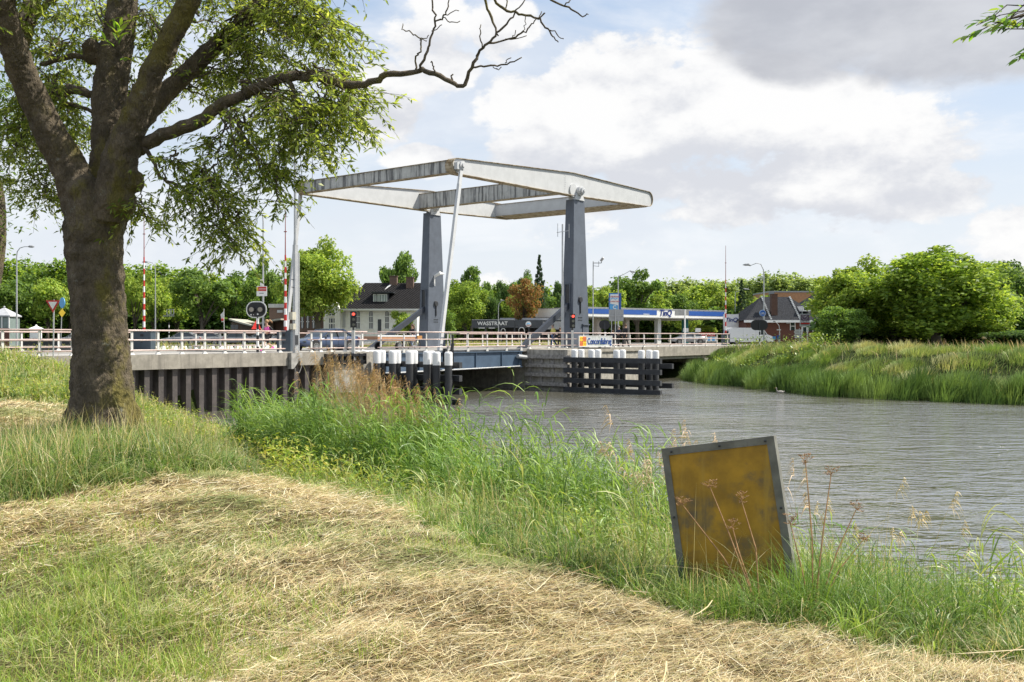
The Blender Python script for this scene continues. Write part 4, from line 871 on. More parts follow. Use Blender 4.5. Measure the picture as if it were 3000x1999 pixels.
up = rng.normal(0, .55, (n, 3)) + np.array([0, 0, 1.]); side = np.cross(d, up); side /= np.linalg.norm(side, axis=1)[:, None]; L = U(.08, .155, n); wv = side * (L * U(.26, .38, n) * .5)[:, None]
nrm = np.cross(side, d); base = base + rng.normal(0, .012, (n, 3)); mid = base + d * (L * .45)[:, None]; tip = base + d * L[:, None] - nrm * (L * .12)[:, None]; dip = nrm * (L * .05)[:, None]
off = np.array(TR.o); V = (np.stack([base, mid - wv + dip, tip, mid + wv + dip], 1) - off).reshape(-1, 3)
cl = pick([(.14, .19, .035), (.19, .25, .045), (.26, .32, .07), (.09, .14, .03), (.37, .42, .11)], n, .2, [.25, .27, .23, .11, .14])
me = np_mesh('foliage', V, (np.arange(n) * 4)[:, None] + np.arange(4)[None, :], np.repeat(cl, 4, 0), M['leaf']); link_np('foliage', me, TR.e)
# bright young shoot growing out of the trunk fork
def leafcluster(T, name, spots, size, pal, n_leaf=7, stem=None):
    V = []; K = []; sm = MB()
    for (p, dv) in spots:
        p = Vector(p); dv = Vector(dv).normalized(); sm.path([p, p + dv * size * 2.2 + Vector((0, 0, -.02))], [.006, .003], 4)
        for i in range(n_leaf):
            f_ = .3 + .7 * i / (n_leaf - 1); b0 = p + dv * size * 2.2 * f_; sgn = 1 if i % 2 else -1; rt = dv.cross(Vector((0, 0, 1))).normalized() if abs(dv.z) < .95 else Vector((1, 0, 0))
            dl = (dv * .7 + rt * sgn * .8 + Vector((random.gauss(0, .25), random.gauss(0, .25), random.gauss(-.1, .3)))).normalized() if i < n_leaf - 1 else dv
            sd_ = dl.cross(Vector((random.gauss(0, .3), random.gauss(0, .3) - .3, 1))).normalized(); L_ = size * random.uniform(.8, 1.25); c_ = [x_ * random.uniform(.8, 1.2) for x_ in random.choice(pal)]
            up_ = sd_.cross(dl) * L_ * .08
            V += [b0, b0 + dl * L_ * .3 - sd_ * L_ * .17 + up_, b0 + dl * L_ * .68 - sd_ * L_ * .15 + up_, b0 + dl * L_, b0 + dl * L_ * .68 + sd_ * L_ * .15 + up_, b0 + dl * L_ * .3 + sd_ * L_ * .17 + up_]; K += [c_] * 6
    V = np.array([tuple(v) for v in V]) - np.array(T.o); m_ = len(V) // 6; Q = np.concatenate([(np.arange(m_) * 6)[:, None] + np.array([0, 1, 2, 5])[None, :], (np.arange(m_) * 6)[:, None] + np.array([5, 2, 3, 4])[None, :]])
    link_np(name, np_mesh(name, V, Q, np.array(K), M['leaf']), T.e); return sm
brightp = [(.22, .33, .04), (.3, .4, .06), (.15, .27, .04)]
sp_l = [(px(352, 150, 16.9), (-.7, -.4, .5)), (px(352, 150, 16.9), (-.1, -.5, 1.2)), (px(360, 165, 16.9), (.5, -.5, -.3)), (px(345, 140, 16.9), (.3, -.4, .9)), (px(380, 165, 16.8), (.9, -.4, -.2))]
sm = leafcluster(TR, 'shoot_leaves', sp_l, .17, brightp); TR.part('shoot_stem', sm, M['bark'])
# second tree at the left edge, trunk just outside the picture
T2 = Thing('broadleaf_tree', 'dark leaning tree cut off by the left edge behind the big tree', 'tree', (-12.0, 21.0, gz(-12, 21)), frame='world')
m_ = MB(); P, Rr = smooth_path([(-12.0, 21, gz(-12, 21) - .2), (-11.8, 21, 3.4), (-11.3, 21, 5.0), (-11.2, 21, 6.6), (-11.6, 21, 8.2), (-12, 21, 10)], [.42, .33, .27, .22, .2, .16], 5); m_.path(P, Rr, 14, jit=.05); T2.part('trunk', m_, M['bark'], smooth=True)
B = Bl(); cc_ = rng.normal(0, 1, (300, 3)) * np.array([1.3, 1.3, 1.5]) + np.array([-12.2, 21, 8.2]) - np.array(T2.o); leaves_at(B, cc_, 30, .22, .13, [(.06, .11, .025), (.09, .15, .03), (.12, .19, .035)], aspect=.35)
link_np('foliage', B.mesh('foliage', M['leaf']), T2.e)
# bough hanging in at the top right
T3 = Thing('tree_bough', 'leafy bough reaching into the picture at the top right corner', 'bough', tuple(px(3200, 60, 8)), frame='world')
tx_ = [(2990, 20), (2960, 55), (2910, 60), (2880, 90), (2930, 30), (2985, 100), (3010, 150), (2985, 60), (3030, 40), (2950, 90), (3060, 110), (3090, 40)]
spots = []
m_ = MB(); m_.path([px(3230, -60, 8), px(3120, 10, 8), px(3000, 45, 8), px(2920, 65, 8)], [.03, .02, .012, .005], 6)
for a, b_ in tx_:
    p = px(a + 20, b_ - 15, 8 + random.uniform(-.25, .25)); spots.append((p, (-1, random.uniform(-.5, .5), random.uniform(-.9, .2)))); m_.path([px(3060, 20, 8), p], [.008, .004], 4)
sm = leafcluster(T3, 'leaves', spots, .10, [(.08, .16, .025), (.12, .22, .03), (.17, .28, .04)], 9); m_.add(sm.v, sm.f); T3.part('stem', m_, M['bark'])

# ================================================================ yellow board in the grass
sgp = Vector((1.53, 7.1, 0)); zg = gz(1.5, 7.0)
SG = Thing('sign_board', 'tilted faded yellow board with grey metal frame standing in the long grass', 'sign board', (1.635, 7.0, 1.755), frame='local', rot=R(-23))
def brd(w, h, y0, y1, ox=0): return [(-w / 2 + ox, y0, 0)]
tilt = Matrix.Translation((0, 0, -.02)) @ Matrix.Rotation(R(-9), 4, 'Y') @ Matrix.Rotation(R(-3), 4, 'X')
Wd, Hd = .83, 1.11
fr = MB()
for (x0, x1, z0, z1) in ((-Wd / 2, Wd / 2, Hd - .055, Hd), (-Wd / 2, Wd / 2, 0, .055), (-Wd / 2, -Wd / 2 + .05, .055, Hd - .055), (Wd / 2 - .055, Wd / 2, .055, Hd - .055)):
    fr.box(x0, x1, -.02, .02, z0, z1)
for (x0, x1, z0, z1) in ((-Wd / 2, Wd / 2, Hd - .02, Hd - .001), (-Wd / 2, -Wd / 2 + .02, 0, Hd - .021), (Wd / 2 - .02, Wd / 2, 0, Hd - .021)): fr.box(x0, x1, .021, .10, z0, z1)
fr.xf(tilt); SG.part('frame', fr, mat('board_frame', (.14, .14, .12), .7, var=.25, vs=8, col2=(.12, .11, .09), c2s=(.58, .7), c2scale=6))
pn = MB(); pn.box(-Wd / 2 + .045, Wd / 2 - .05, -.012, .008, .05, Hd - .05); pn.xf(tilt)
SG.part('panel', pn, mat('board_yellow', (.34, .19, .008), .6, var=.3, vs=4, col2=(.11, .085, .045), c2s=(.46, .68), c2scale=3.2, streak=((.38, .24, .03), 9, .5, .8)))
sc_ = MB()
for a, z in ((-.34, Hd - .03), (0.02, Hd - .028), (.35, Hd - .03), (-.39, .6), (.39, .6)): sc_.sphere((a, -.022, z), .009, 6)
sc_.xf(tilt); SG.part('screws', sc_, M['dark'])
pst = MB(); pst.box(-.25, -.2, .03, .08, -.6, .8); pst.box(.2, .25, .03, .08, -.6, .8); pst.xf(tilt); SG.part('back_post', pst, M['galv'])
# dry umbel plants in front of the board
def umbel(name, label, base, tops):
    T = Thing(name, label, 'dried plant', base, frame='world'); m = MB(); b0 = Vector(base)
    for (tip, fork) in tops:
        tip = Vector(tip); fk = b0.lerp(tip, fork) + Vector((random.gauss(0, .02), 0, .02)); m.path([b0, fk, tip], [.006, .005, .003], 5)
        for k in range(12):
            a = random.uniform(0, 6.28); r = random.uniform(.008, .05); e = tip + Vector((math.cos(a) * r, math.sin(a) * r, random.uniform(-.02, .05))); m.path([tip, e], [.0015, .001], 3)
            for j in range(5): e2 = e + Vector((random.gauss(0, .012), random.gauss(0, .012), .012)); m.path([e, e2], [.001, .002], 3)
    T.part('stems', m, mat('dry_umbel', (.36, .21, .10), .8, var=.3, vs=20))
umbel('dried_umbel_plant', 'brown dried umbel plant crossing in front of the yellow board, leaning right', (1.62, 6.35, gz(1.6, 6.35)), [((1.30, 6.4, 2.62), .6), ((1.52, 6.45, 2.52), .55), ((1.12, 6.4, 2.5), .5), ((1.45, 6.4, 2.35), .7)])
umbel('dried_umbel_plant', 'brown dried umbel plant at the right edge of the yellow board', (1.95, 6.3, gz(1.95, 6.3)), [((1.93, 6.4, 2.78), .5), ((2.10, 6.4, 2.70), .6), ((1.83, 6.4, 2.38), .5), ((2.30, 6.5, 2.45), .6), ((2.35, 6.5, 2.25), .6)])
B = Bl(); n = 2400; x = U(1.1, 3.1, n); y = U(5.95, 6.98, n); h = U(.25, .62, n) * (.55 + .75 * ss(1.3, 2.1, x)); upright(B, x, y, h, U(.004, .008, n), pick([(.12, .21, .04), (.17, .27, .05), (.09, .16, .03)], n), .35, .7, 6)
n = 26; x = U(1.2, 2.6, n); y = U(6.2, 6.8, n); upright(B, x, y, U(.6, 1.0, n), U(.003, .006, n), pick([(.5, .43, .24), (.3, .33, .12)], n), .3, .6, 7)
link_np('grass_by_board', B.mesh('grass_by_board', M['blade']), kind='stuff', label='green grass bending in front of the yellow board', cat='grass')
# ================================================================ background trees
def crown_mesh(name, seed, pal, shape='round', nl=20, per=330, leaf=.30, H=10., Rw=3.7, zb=2.2):
    g = np.random.default_rng(seed); V = []; K = []; lobes = []
    zc = (H + zb) / 2; hz = (H - zb) / 2
    if shape == 'cone':
        for i in range(46):
            f = (i / 45.) ** .9; r = (1 - f) * Rw * .95 + .1; a = i * 2.4; lobes.append((r * .62 * math.cos(a), r * .62 * math.sin(a), .9 + f * (H - 1.1), max(.25, r * .42), .5))
        nper = 120
    else:
        while len(lobes) < nl:
            p = g.normal(0, 1, 3); p /= np.linalg.norm(p); rr = g.uniform(.35, .78); p = p * rr * (1 + (.22 if nl > 40 else .12) * math.sin(p[0] * 5 + seed) * math.cos(p[1] * 4 + p[2] * 5))
            if p[2] < -.62: continue
            zz = zc + p[2] * hz; ww = Rw * (1.0 if p[2] > -.2 else .9) * (.6 if shape == 'poplar' else 1)
            lobes.append((p[0] * ww, p[1] * ww, zz, g.uniform(.24, .42) * Rw * (.7 if shape == 'poplar' else (.66 if nl > 40 else .9)) * g.uniform(.7, 1.3), g.uniform(.6, .95)))
        nper = per
    for (lx, ly, lz, lr, fl) in lobes:
        n = nper; d = g.normal(0, 1, (n, 3)); d[:, 2] += .25; d /= np.linalg.norm(d, axis=1)[:, None]; rad = lr * (g.uniform(.35, 1.12, n)) ** .6 * (1 + .25 * np.sin(d[:, 0] * 6 + lx) * np.cos(d[:, 1] * 7 + ly))
        c_ = np.array([lx, ly, lz]) + d * rad[:, None] * np.array([1, 1, fl]); nr = d + g.normal(0, .75, (n, 3)); nr[:, 2] += .35; nr /= np.linalg.norm(nr, axis=1)[:, None]
        t1 = np.cross(nr, g.normal(0, 1, (n, 3))); t1 /= np.linalg.norm(t1, axis=1)[:, None]; t2 = np.cross(nr, t1); s = leaf * g.uniform(.5, 1.2, n)[:, None]
        V.append(np.stack([c_ - t1 * s, c_ - t2 * s * .5, c_ + t1 * s, c_ + t2 * s * .5], 1).reshape(-1, 3))
        k = np.array(pal)[g.choice(len(pal), n)] * g.uniform(.8, 1.2, (n, 1)) * g.uniform(.82, 1.18); K.append(np.repeat(np.clip(k, 0, 1), 4, 0))
    V = np.concatenate(V); K = np.concatenate(K); m_ = len(V) // 4
    return np_mesh(name, V, (np.arange(m_) * 4)[:, None] + np.arange(4)[None, :], K, M['leaffar']), lobes, nper
def trunk_mesh(lobes, H=10., r=.28, cone=False):
    m = MB(); m.path([(0, 0, -.4), (.05, 0, 1.5), (0, .05, H * (.85 if cone else .55))], [r, r * .8, r * .25], 8)
    if not cone:
        for l in lobes[:14]: b0 = Vector((0, 0, random.uniform(1.6, 4.5))); e = Vector(l[:3]); m.path([b0, b0.lerp(e, .5) + Vector((0, 0, .3)), e], [r * .45, r * .28, .04], 5)
    return m
gm = [(.085, .145, .03), (.12, .19, .04), (.16, .24, .05), (.06, .11, .025)]
gy_ = [(.16, .23, .04), (.22, .29, .05), (.28, .34, .07), (.11, .18, .03)]
gd = [(.045, .08, .025), (.06, .11, .03), (.08, .14, .035)]
gp = [(.15, .2, .075), (.19, .25, .09), (.23, .29, .11)]  # pale greens; on the distant wood they put haze into the leaf colour
gr = [(.22, .11, .045), (.28, .15, .06), (.17, .12, .04), (.15, .17, .05)]
gl_ = [(.17, .26, .06), (.23, .32, .08), (.13, .2, .05)]
PROTO = {}
for key, a in dict(m1=(11, gm), m2=(12, gm), m3=(13, gm), y1=(21, gy_), y2=(22, gy_), d1=(31, gd), d2=(32, gd), p1=(41, gp), p2=(42, gp), r1=(51, gr), l1=(61, gl_)).items():
    PROTO[key] = crown_mesh('crown', a[0], a[1], nl=24, per=300, leaf=.24)
PROTO['c1'] = crown_mesh('crown', 71, [(.03, .055, .025), (.045, .075, .035)], 'cone', leaf=.2)
PROTO['o1'] = crown_mesh('crown', 72, gm, 'poplar', nl=26, per=260, leaf=.22)
gb = [(.13, .20, .03), (.19, .27, .045), (.26, .33, .06), (.09, .145, .028)]
PROTO['b1'] = crown_mesh('crown', 81, gy_, nl=120, per=210, leaf=.15, zb=1.3); PROTO['b2'] = crown_mesh('crown', 85, gb, nl=150, per=210, leaf=.15, zb=1.0)
PROTO['h1'] = crown_mesh('crown', 82, gm, nl=70, per=260, leaf=.16, zb=1.8)
TMESH = {}
def tree(x, top, d, wpx, key, label, zbase=None, rot=None, name='tree', cat='tree', low=1.0):
    cm, lobes, np_ = PROTO[key]; X_ = (x - 1500) / F * d; zb = zbase if zbase is not None else 2.66
    Hh = EYE + (988 - top) / F * d - zb; s = wpx / F * d / 7.6
    e = bpy.data.objects.new(name, None); C.objects.link(e); e.location = (X_, d, zb - .1); e.scale = (s, s, Hh / 10.15); e.rotation_euler = (0, 0, random.uniform(0, 6.28) if rot is None else rot)
    e['label'] = label; e['category'] = cat
    if key not in TMESH:
        m = trunk_mesh(lobes, cone=key == 'c1'); o = link_mesh('trunk', m.v, m.f, M['barkfar'], e, True); TMESH[key] = o.data
    else: o = bpy.data.objects.new('trunk', TMESH[key]); C.objects.link(o); o.parent = e
    o = bpy.data.objects.new('crown', cm); C.objects.link(o); o.parent = e
    return e
TL = [
 (10, 800, 120, 150, 'm1', 'mid green tree behind the kiosk at the left edge'), (75, 783, 128, 170, 'm2', 'rounded green tree behind the leftmost street lamp'),
 (140, 790, 122, 130, 'y1', 'lighter green tree just above the triangular yield sign'), (205, 796, 126, 130, 'm3', 'green tree half hidden behind the left side of the big trunk'),
 (395, 775, 112, 110, 'y2', 'thin yellow green tree between big trunk and the first raised barrier'), (450, 790, 118, 120, 'y1', 'yellow green tree behind the thin lamp right of the first barrier'),
 (520, 812, 124, 120, 'y2', 'low yellow green tree below the hanging foliage'), (592, 760, 108, 190, 'm1', 'broad green tree behind the warning light panel'), (690, 775, 112, 150, 'm3', 'green tree behind the lamp pole with the red and white board'),
 (770, 730, 118, 120, 'm2', 'tall narrow green tree left of the second raised barrier'),
 (1165, 706, 150, 125, 'm1', 'tall round tree rising behind the roof of the white house'),
 (1382, 735, 135, 100, 'o1', 'dark pointed tree behind the round shrub'), (1425, 790, 140, 70, 'o1', 'small pointed dark tree right of the round shrub'),
 (1478, 795, 130, 60, 'd1', 'slim dark tree left of the reddish brown tree'), (1530, 775, 140, 80, 'm3', 'green tree rising behind the reddish brown tree'),
 (1535, 800, 118, 105, 'r1', 'reddish brown tree above the dark car wash'), (1635, 800, 140, 60, 'd2', 'dark tree just left of the near blue tower'),
 (1500, 845, 130, 120, 'y1', 'low light green tree above the car wash roof'), (1590, 850, 130, 110, 'm1', 'low green tree between antenna mast and reddish brown tree'), (1440, 840, 128, 80, 'd1', 'low dark tree beside the round shrub'),
 (1760, 820, 138, 110, 'y2', 'yellow green tree right of the near blue tower'), (1868, 770, 145, 170, 'm2', 'large green tree behind the petrol station canopy'), (1800, 835, 140, 110, 'y1', 'light tree behind the blue and white totem'),
 (1930, 850, 148, 100, 'y2', 'light green tree over the canopy lettering'), (1985, 845, 150, 110, 'm1', 'green tree over the right half of the canopy'), (2050, 815, 165, 150, 'y1', 'tall sparse yellow green tree left of the third barrier'),
 (2120, 840, 160, 110, 'y2', 'yellow green tree directly behind the third barrier'), (2235, 846, 150, 90, 'y1', 'round light green tree left of the brick house roof'),
 (2010, 900, 140, 90, 'y2', 'small light tree seen under the canopy'), (2070, 945, 130, 70, 'y1', 'small pale tree behind the teal canopy column'),
 (2930, 728, 150, 160, 'd1', 'dark tree showing behind the right side of the large spreading tree'), (3010, 770, 120, 160, 'm3', 'grey green tree at the right edge of the far bank'), (2985, 850, 105, 110, 'p1', 'pale bushy tree at the right edge, low'),
 (2440, 790, 110, 130, 'y2', 'yellow green tree joining the left side of the spreading tree'),
]
for (x, top, d, wpx, key, lab) in TL: tree(x, top, d, wpx * 1.12, key, lab)
tree(930, 664, 94, 285, 'b1', 'large tree with drooping crown in front of the white house', rot=1.0)
tree(1363, 795, 127, 165, 'b2', 'round dense shrub like tree right of the far blue tower', rot=.4, zbase=2.5)
tree(1290, 880, 92, 120, 'h1', 'dark shrub at the foot of the round dense tree', zbase=1.4)
tree(1580, 740, 128, 95, 'c1', 'dark pointed conifer above the reddish brown tree'); tree(2173, 815, 150, 80, 'c1', 'narrow dark conifer between the barrier and the tall lamp'); tree(1660, 825, 130, 90, 'c1', 'dark conifer half hidden by the near blue tower')
tree(2745, 690, 86, 500, 'b2', 'large spreading bright green tree on the far bank', rot=2.0, zbase=1.5)
tree(2510, 722, 92, 330, 'b1', 'yellow green tree left of the large spreading tree on the far bank', rot=.6, zbase=1.6)
tree(2620, 820, 96, 330, 'b2', 'low bushy tree below the spreading tree, left side', rot=4, zbase=1.6); tree(2870, 815, 95, 270, 'b1', 'low bushy tree below the spreading tree, right side', rot=5, zbase=1.6)
tree(2470, 870, 84, 190, 'h1', 'bushy shrub between brick house and spreading tree', rot=3, zbase=1.6)
tree(1180, 895, 88, 90, 'y1', 'yellow green bush in front of the white house beside the far tower', zbase=2.0, name='shrub', cat='shrub')
tree(2395, 960, 98, 70, 'y1', 'small leafy shrub below the to let board', zbase=2.2, name='shrub', cat='shrub'); tree(2960, 955, 88, 200, 'd1', 'dark shrub at the right edge behind the garden lamp', zbase=2.2, name='shrub', cat='shrub')
def mass(name, label, items, pal, leaf, nleaf, seed):
    g = np.random.default_rng(seed); B_ = Bl(); cs = []
    for (x, top, d, wpx) in items:
        X_ = (x - 1500) / F * d; zt = EYE + (988 - top) / F * d; r = wpx / F * d / 2
        n = nleaf; p = g.normal(0, 1, (n, 3)); p /= np.linalg.norm(p, axis=1)[:, None]; p *= g.uniform(.55, 1.08, (n, 1)); p[:, 0] *= r; p[:, 1] *= r * .6; p[:, 2] = (p[:, 2] * .5 + .5) * (zt - 2.4) + 2.4
        cs.append(p + np.array([X_, d, 0]))
    c_ = np.concatenate(cs); leaves_at(B_, c_, 2, leaf, leaf * 1.6, pal, 0, .8)
    link_np(name, B_.mesh(name, M['leaffar']), kind='stuff', label=label, cat='wood')
g = np.random.default_rng(5)
mass('distant_wood', 'distant wood along the horizon, its greens paled for haze', [(x, 822 + 14 * math.sin(x * .013) + g.uniform(-10, 10), 250 + g.uniform(-20, 40), 90) for x in range(1940, 2720, 38)] + [(x, 800 + g.uniform(-10, 10), 260, 110) for x in range(2700, 3200, 50)], gp, .5, 4200, 3)
mass('hedge_row', 'dark green undergrowth and bushes behind the road', [(x, 905 + g.uniform(-22, 22), 128 + g.uniform(-4, 8), 80) for x in range(-60, 960, 42)] + [(x, 915 + g.uniform(-10, 10), 150, 70) for x in range(1240, 2160, 45)] + [(x, 930 + g.uniform(-12, 12), 100, 90) for x in range(2440, 3100, 60)], gd + [gm[0]], .4, 1500, 4)
mass('distant_wood', 'green wood closing the view at the left', [(x, 770 + g.uniform(-14, 14) + max(0, (x - 260)) * .12, 175 + g.uniform(-8, 14), 110) for x in range(-80, 900, 50)] + [(x, 850 + g.uniform(-14, 14), 210, 90) for x in range(1240, 1960, 50)], gm + gy_[:2], .42, 3200, 6)

# ================================================================ helpers for flat-on background things
class Loc:
    """metres at distance d from picture measurements"""
    def __init__(s, d): s.d = d; s.k = d / F
    def x(s, p): return (p - 1500) * s.k
    def z(s, p): return EYE - (p - 988) * s.k
def wthing(name, label, cat, x, d, z=2.7, group=None): return Thing(name, label, cat, ((x - 1500) / F * d, d, z), 'world', group)
def bx(L, x0, x1, y0, y1, d0, d1): m = MB(); m.box(L.x(x0), L.x(x1), L.d + d0, L.d + d1, L.z(y1), L.z(y0)); return m
def arch(L, T, xc, w, ytop, ybot, dd, par=None):
    m = MB(); xw = w * L.k / 2; zt = L.z(ytop); r = xw; pts = [(L.x(xc) - xw, L.z(ybot)), (L.x(xc) + xw, L.z(ybot))] + [(L.x(xc) + r * math.cos(a), zt - r + r * math.sin(a)) for a in np.linspace(0, math.pi, 9)]
    m.prism(pts, 1, L.d + dd - .05, L.d + dd + .02); o = T.part('window', m, M['glass'], par)
    f = MB(); f.box(L.x(xc) - .03, L.x(xc) + .03, L.d + dd - .08, L.d + dd - .051, L.z(ybot), zt)
    for q_ in (.35, .7): z = L.z(ybot) + (zt - L.z(ybot)) * q_; f.box(L.x(xc) - xw, L.x(xc) + xw, L.d + dd - .082, L.d + dd - .053, z - .03, z + .03)
    f.box(L.x(xc) - xw - .1, L.x(xc) + xw + .1, L.d + dd - .15, L.d + dd, L.z(ybot) - .1, L.z(ybot)); T.part('window_frame', f, M['white'], o)
# ---- white house
L = Loc(100)
H_ = wthing('house', 'white plastered house with dark tiled roof, dormer and arched windows', 'house', 1090, 100)
H_.part('wall', bx(L, 948, 1222, 904, 1012, 0, 9), M['plaster'])
m = MB(); m.prism([(L.x(952), 2.6), (L.x(998), 2.6), (L.x(998), L.z(905)), (L.x(987), L.z(884)), (L.x(963), L.z(884)), (L.x(952), L.z(905))], 1, L.d - .6, L.d + 3); H_.part('gable', m, M['plaster'])
m = MB(); m.box(L.x(961), L.x(989), L.d - .7, L.d - .58, L.z(886), L.z(882)); H_.part('gable_coping', m, M['white'])
m = MB(); e0, e1 = L.d - .5, L.d + 9.5; zr = L.z(822); ze = L.z(906); ym = L.d + 4.5
m.add([(L.x(1000), e0, ze), (L.x(1228), e0, ze), (L.x(1228), ym, zr), (L.x(1050), ym, zr), (L.x(1000), e1, ze), (L.x(1228), e1, ze)], [(0, 1, 2, 3), (3, 2, 5, 4), (0, 3, 4), (1, 5, 2), (0, 4, 5, 1)]); rf = H_.part('roof', m, M['tiles'])
m = MB(); m.add([(L.x(930), e0, ze), (L.x(1012), e0, ze), (L.x(1040), ym, L.z(835)), (L.x(900), ym, L.z(835)), (L.x(880), e1, ze), (L.x(1012), e1, ze)], [(0, 1, 2, 3), (3, 2, 5, 4), (0, 3, 4), (1, 5, 2), (0, 4, 5, 1)]); H_.part('roof', m, M['tiles'])
for (xa, ya, xb_, yb) in ((1082, 880, 1138, 822),):
    m = MB(); m.bar((L.x(xa) - .9, L.d + .3, L.z(905)), (L.x(xb_), ym, L.z(821)), .22, .14); H_.part('verge_board', m, M['white'], rf)
m = MB(); m.box(L.x(1000), L.x(1230), e0 - .12, e0, ze - .16, ze + .02); H_.part('gutter', m, M['white'], rf)
for xc, yt, yb, dd in ((1138, 803, 838, 4.0), (1190, 808, 842, 3.4)):
    m = MB(); m.box(L.x(xc - 11), L.x(xc + 11), L.d + dd, L.d + dd + .9, L.z(yb), L.z(yt)); m.box(L.x(xc - 13), L.x(xc + 13), L.d + dd - .08, L.d + dd + .98, L.z(yt), L.z(yt - 2)); H_.part('chimney', m, M['brickd'], rf)
m = bx(L, 1088, 1134, 859, 886, .9, 4); dm = H_.part('dormer', m, M['anth'], rf)
m = bx(L, 1084, 1150, 854, 858, .6, 4.2); H_.part('dormer_roof', m, M['dark'], rf)
for a, b_ in ((1090, 1097), (1100, 1131)):
    m = bx(L, a, b_, 861, 884, .86, .89); o = H_.part('dormer_window', m, M['white'], rf)
m = MB()
for a, b_ in ((1092, 1095.5), (1101.5, 1106), (1108, 1114), (1116.5, 1122), (1124, 1129.5)): m.box(L.x(a), L.x(b_), L.d + .82, L.d + .855, L.z(882.5), L.z(863))
H_.part('dormer_panes', m, mat('pane_pale', (.28, .33, .30), .2), rf)
arch(L, H_, 975, 17, 911, 925, -.6); 
for xc in (1049, 1087, 1134): arch(L, H_, xc, 10, 912, 963, 0)
m = bx(L, 967, 984, 931, 970, -.66, -.6); o = H_.part('door', m, M['white'])
m = MB()
for a, b_ in ((968, 970.5), (973, 978), (981, 983.5)):
    for c_, e_ in ((934, 946), (950, 966)): m.box(L.x(a), L.x(b_), L.d - .69, L.d - .661, L.z(e_), L.z(c_))
H_.part('door_panes', m, M['glass'], o)
m = bx(L, 1107, 1117, 936, 975, -.05, 0); H_.part('door', m, M['anth'])
m = bx(L, 1004, 1012, 905, 960, -.12, -.02); H_.part('drainpipe', m, M['galv'])
# ---- brick annexe and club building left of it
H2 = wthing('brick_annexe', 'low brown brick annexe with dark tiled roof left of the white house', 'annexe', 900, 102); L = Loc(102)
H2.part('wall', bx(L, 868, 951, 907, 1010, 0, 8), M['brickd'])
m = MB(); m.add([(L.x(862), 101.6, L.z(908)), (L.x(950), 101.6, L.z(908)), (L.x(945), 106, L.z(872)), (L.x(880), 106, L.z(872)), (L.x(862), 110, L.z(908)), (L.x(950), 110, L.z(908))], [(0, 1, 2, 3), (3, 2, 5, 4), (0, 3, 4), (1, 5, 2), (0, 4, 5, 1)]); rf = H2.part('roof', m, M['tiles'])
m = bx(L, 861, 951, 904, 909, -.6, -.42); H2.part('gutter', m, M['white'], rf)
for a in (886, 902, 919, 935): m = bx(L, a - 4, a + 4, 926, 962, -.06, 0); o = H2.part('window', m, M['glass']); m = bx(L, a - 4.6, a + 4.6, 942, 944, -.1, -.065); m.box(L.x(a) - .04, L.x(a) + .04, 101.9, 101.93, L.z(962), L.z(926)); H2.part('window_frame', m, M['white'], o)
for a in (918, 938): m = MB(); m.bar((L.x(a), 103.1, L.z(892)), (L.x(a + 6), 103.9, L.z(885)), .3, .05); H2.part('skylight', m, M['white'], rf)
H3 = wthing('club_building', 'grey brown flat building with pale wavy canopy roof left of the annexe', 'building', 790, 106); L = Loc(106)
H3.part('wall', bx(L, 782, 868, 901, 1010, 1, 9), M['brickd']); H3.part('wall', bx(L, 678, 800, 945, 1010, 0, 8), mat('wall_brown', (.16, .12, .09), .85))
m = bx(L, 780, 870, 890, 901, .9, 9.1); H3.part('fascia', m, mat('fascia_pale', (.5, .5, .47), .7))
m = MB(); pts = [(682, 934), (700, 940), (725, 947), (745, 952), (765, 948), (790, 941), (815, 936), (832, 934)]
up_ = [(L.x(a), L.z(b_)) for a, b_ in pts]; dn_ = [(a, b_ - .16) for a, b_ in reversed(up_)]; m.prism(up_ + dn_, 1, L.d - 1.5, L.d + 6); H3.part('canopy_roof', m, mat('canopy_pale', (.42, .41, .34), .7))
m = bx(L, 676, 698, 952, 965, -.05, 0); H3.part('window', m, M['glass']); m = bx(L, 806, 822, 908, 916, .9, 1.0); H3.part('wall_vent', m, M['galv'])
# ---- kiosk and pillar at far left
L = Loc(92); K_ = wthing('kiosk', 'small pavilion with pale pyramid roof at the left edge', 'kiosk', 12, 92); xc = L.x(13); hw = L.x(43) - L.x(13)
m = MB(); m.box(xc - hw, xc + hw, 91, 91 + 2 * hw, 2.6, L.z(930)); K_.part('glazed_wall', m, mat('kiosk_glass', (.2, .25, .24), .25))
m = MB(); m.taper((hw * 1.12, hw * 1.12), (.05, .05), L.z(925), L.z(902), (xc, 91 + hw)); m.box(xc - hw * 1.14, xc + hw * 1.14, 91 - hw * .14, 91 + hw * 2.14, L.z(925) - .12, L.z(925)); m.sphere((xc, 91 + hw, L.z(900)), .1, 6); K_.part('roof', m, mat('zinc_roof', (.42, .43, .45), .5))
m = MB(); m.box(xc - hw - .02, xc + hw + .02, 90.95, 91, 2.6, L.z(962)); K_.part('plinth', m, M['brick'])
m = MB()
for a in (-1, -.33, .33, 1): m.box(xc + a * hw - .05, xc + a * hw + .05, 90.9, 90.98, L.z(962), L.z(927))
K_.part('mullions', m, M['white'])
G_ = wthing('gate_pillar', 'white stone gate pillar with round finial beyond the yield sign', 'pillar', 106, 84); L = Loc(84)
m = MB(); m.box(L.x(94), L.x(118), 83.6, 84.3, 2.6, L.z(963)); G_.part('shaft', m, M['plaster']); m = MB(); m.taper((.45, .45), (.12, .12), L.z(963), L.z(957), (L.x(106), 84)); m.sphere((L.x(106), 84, L.z(955)), .1, 8); G_.part('cap', m, M['plaster'])
G_ = wthing('garden_wall', 'low dark garden wall behind the far railing at the left', 'wall', 130, 78); L = Loc(78)
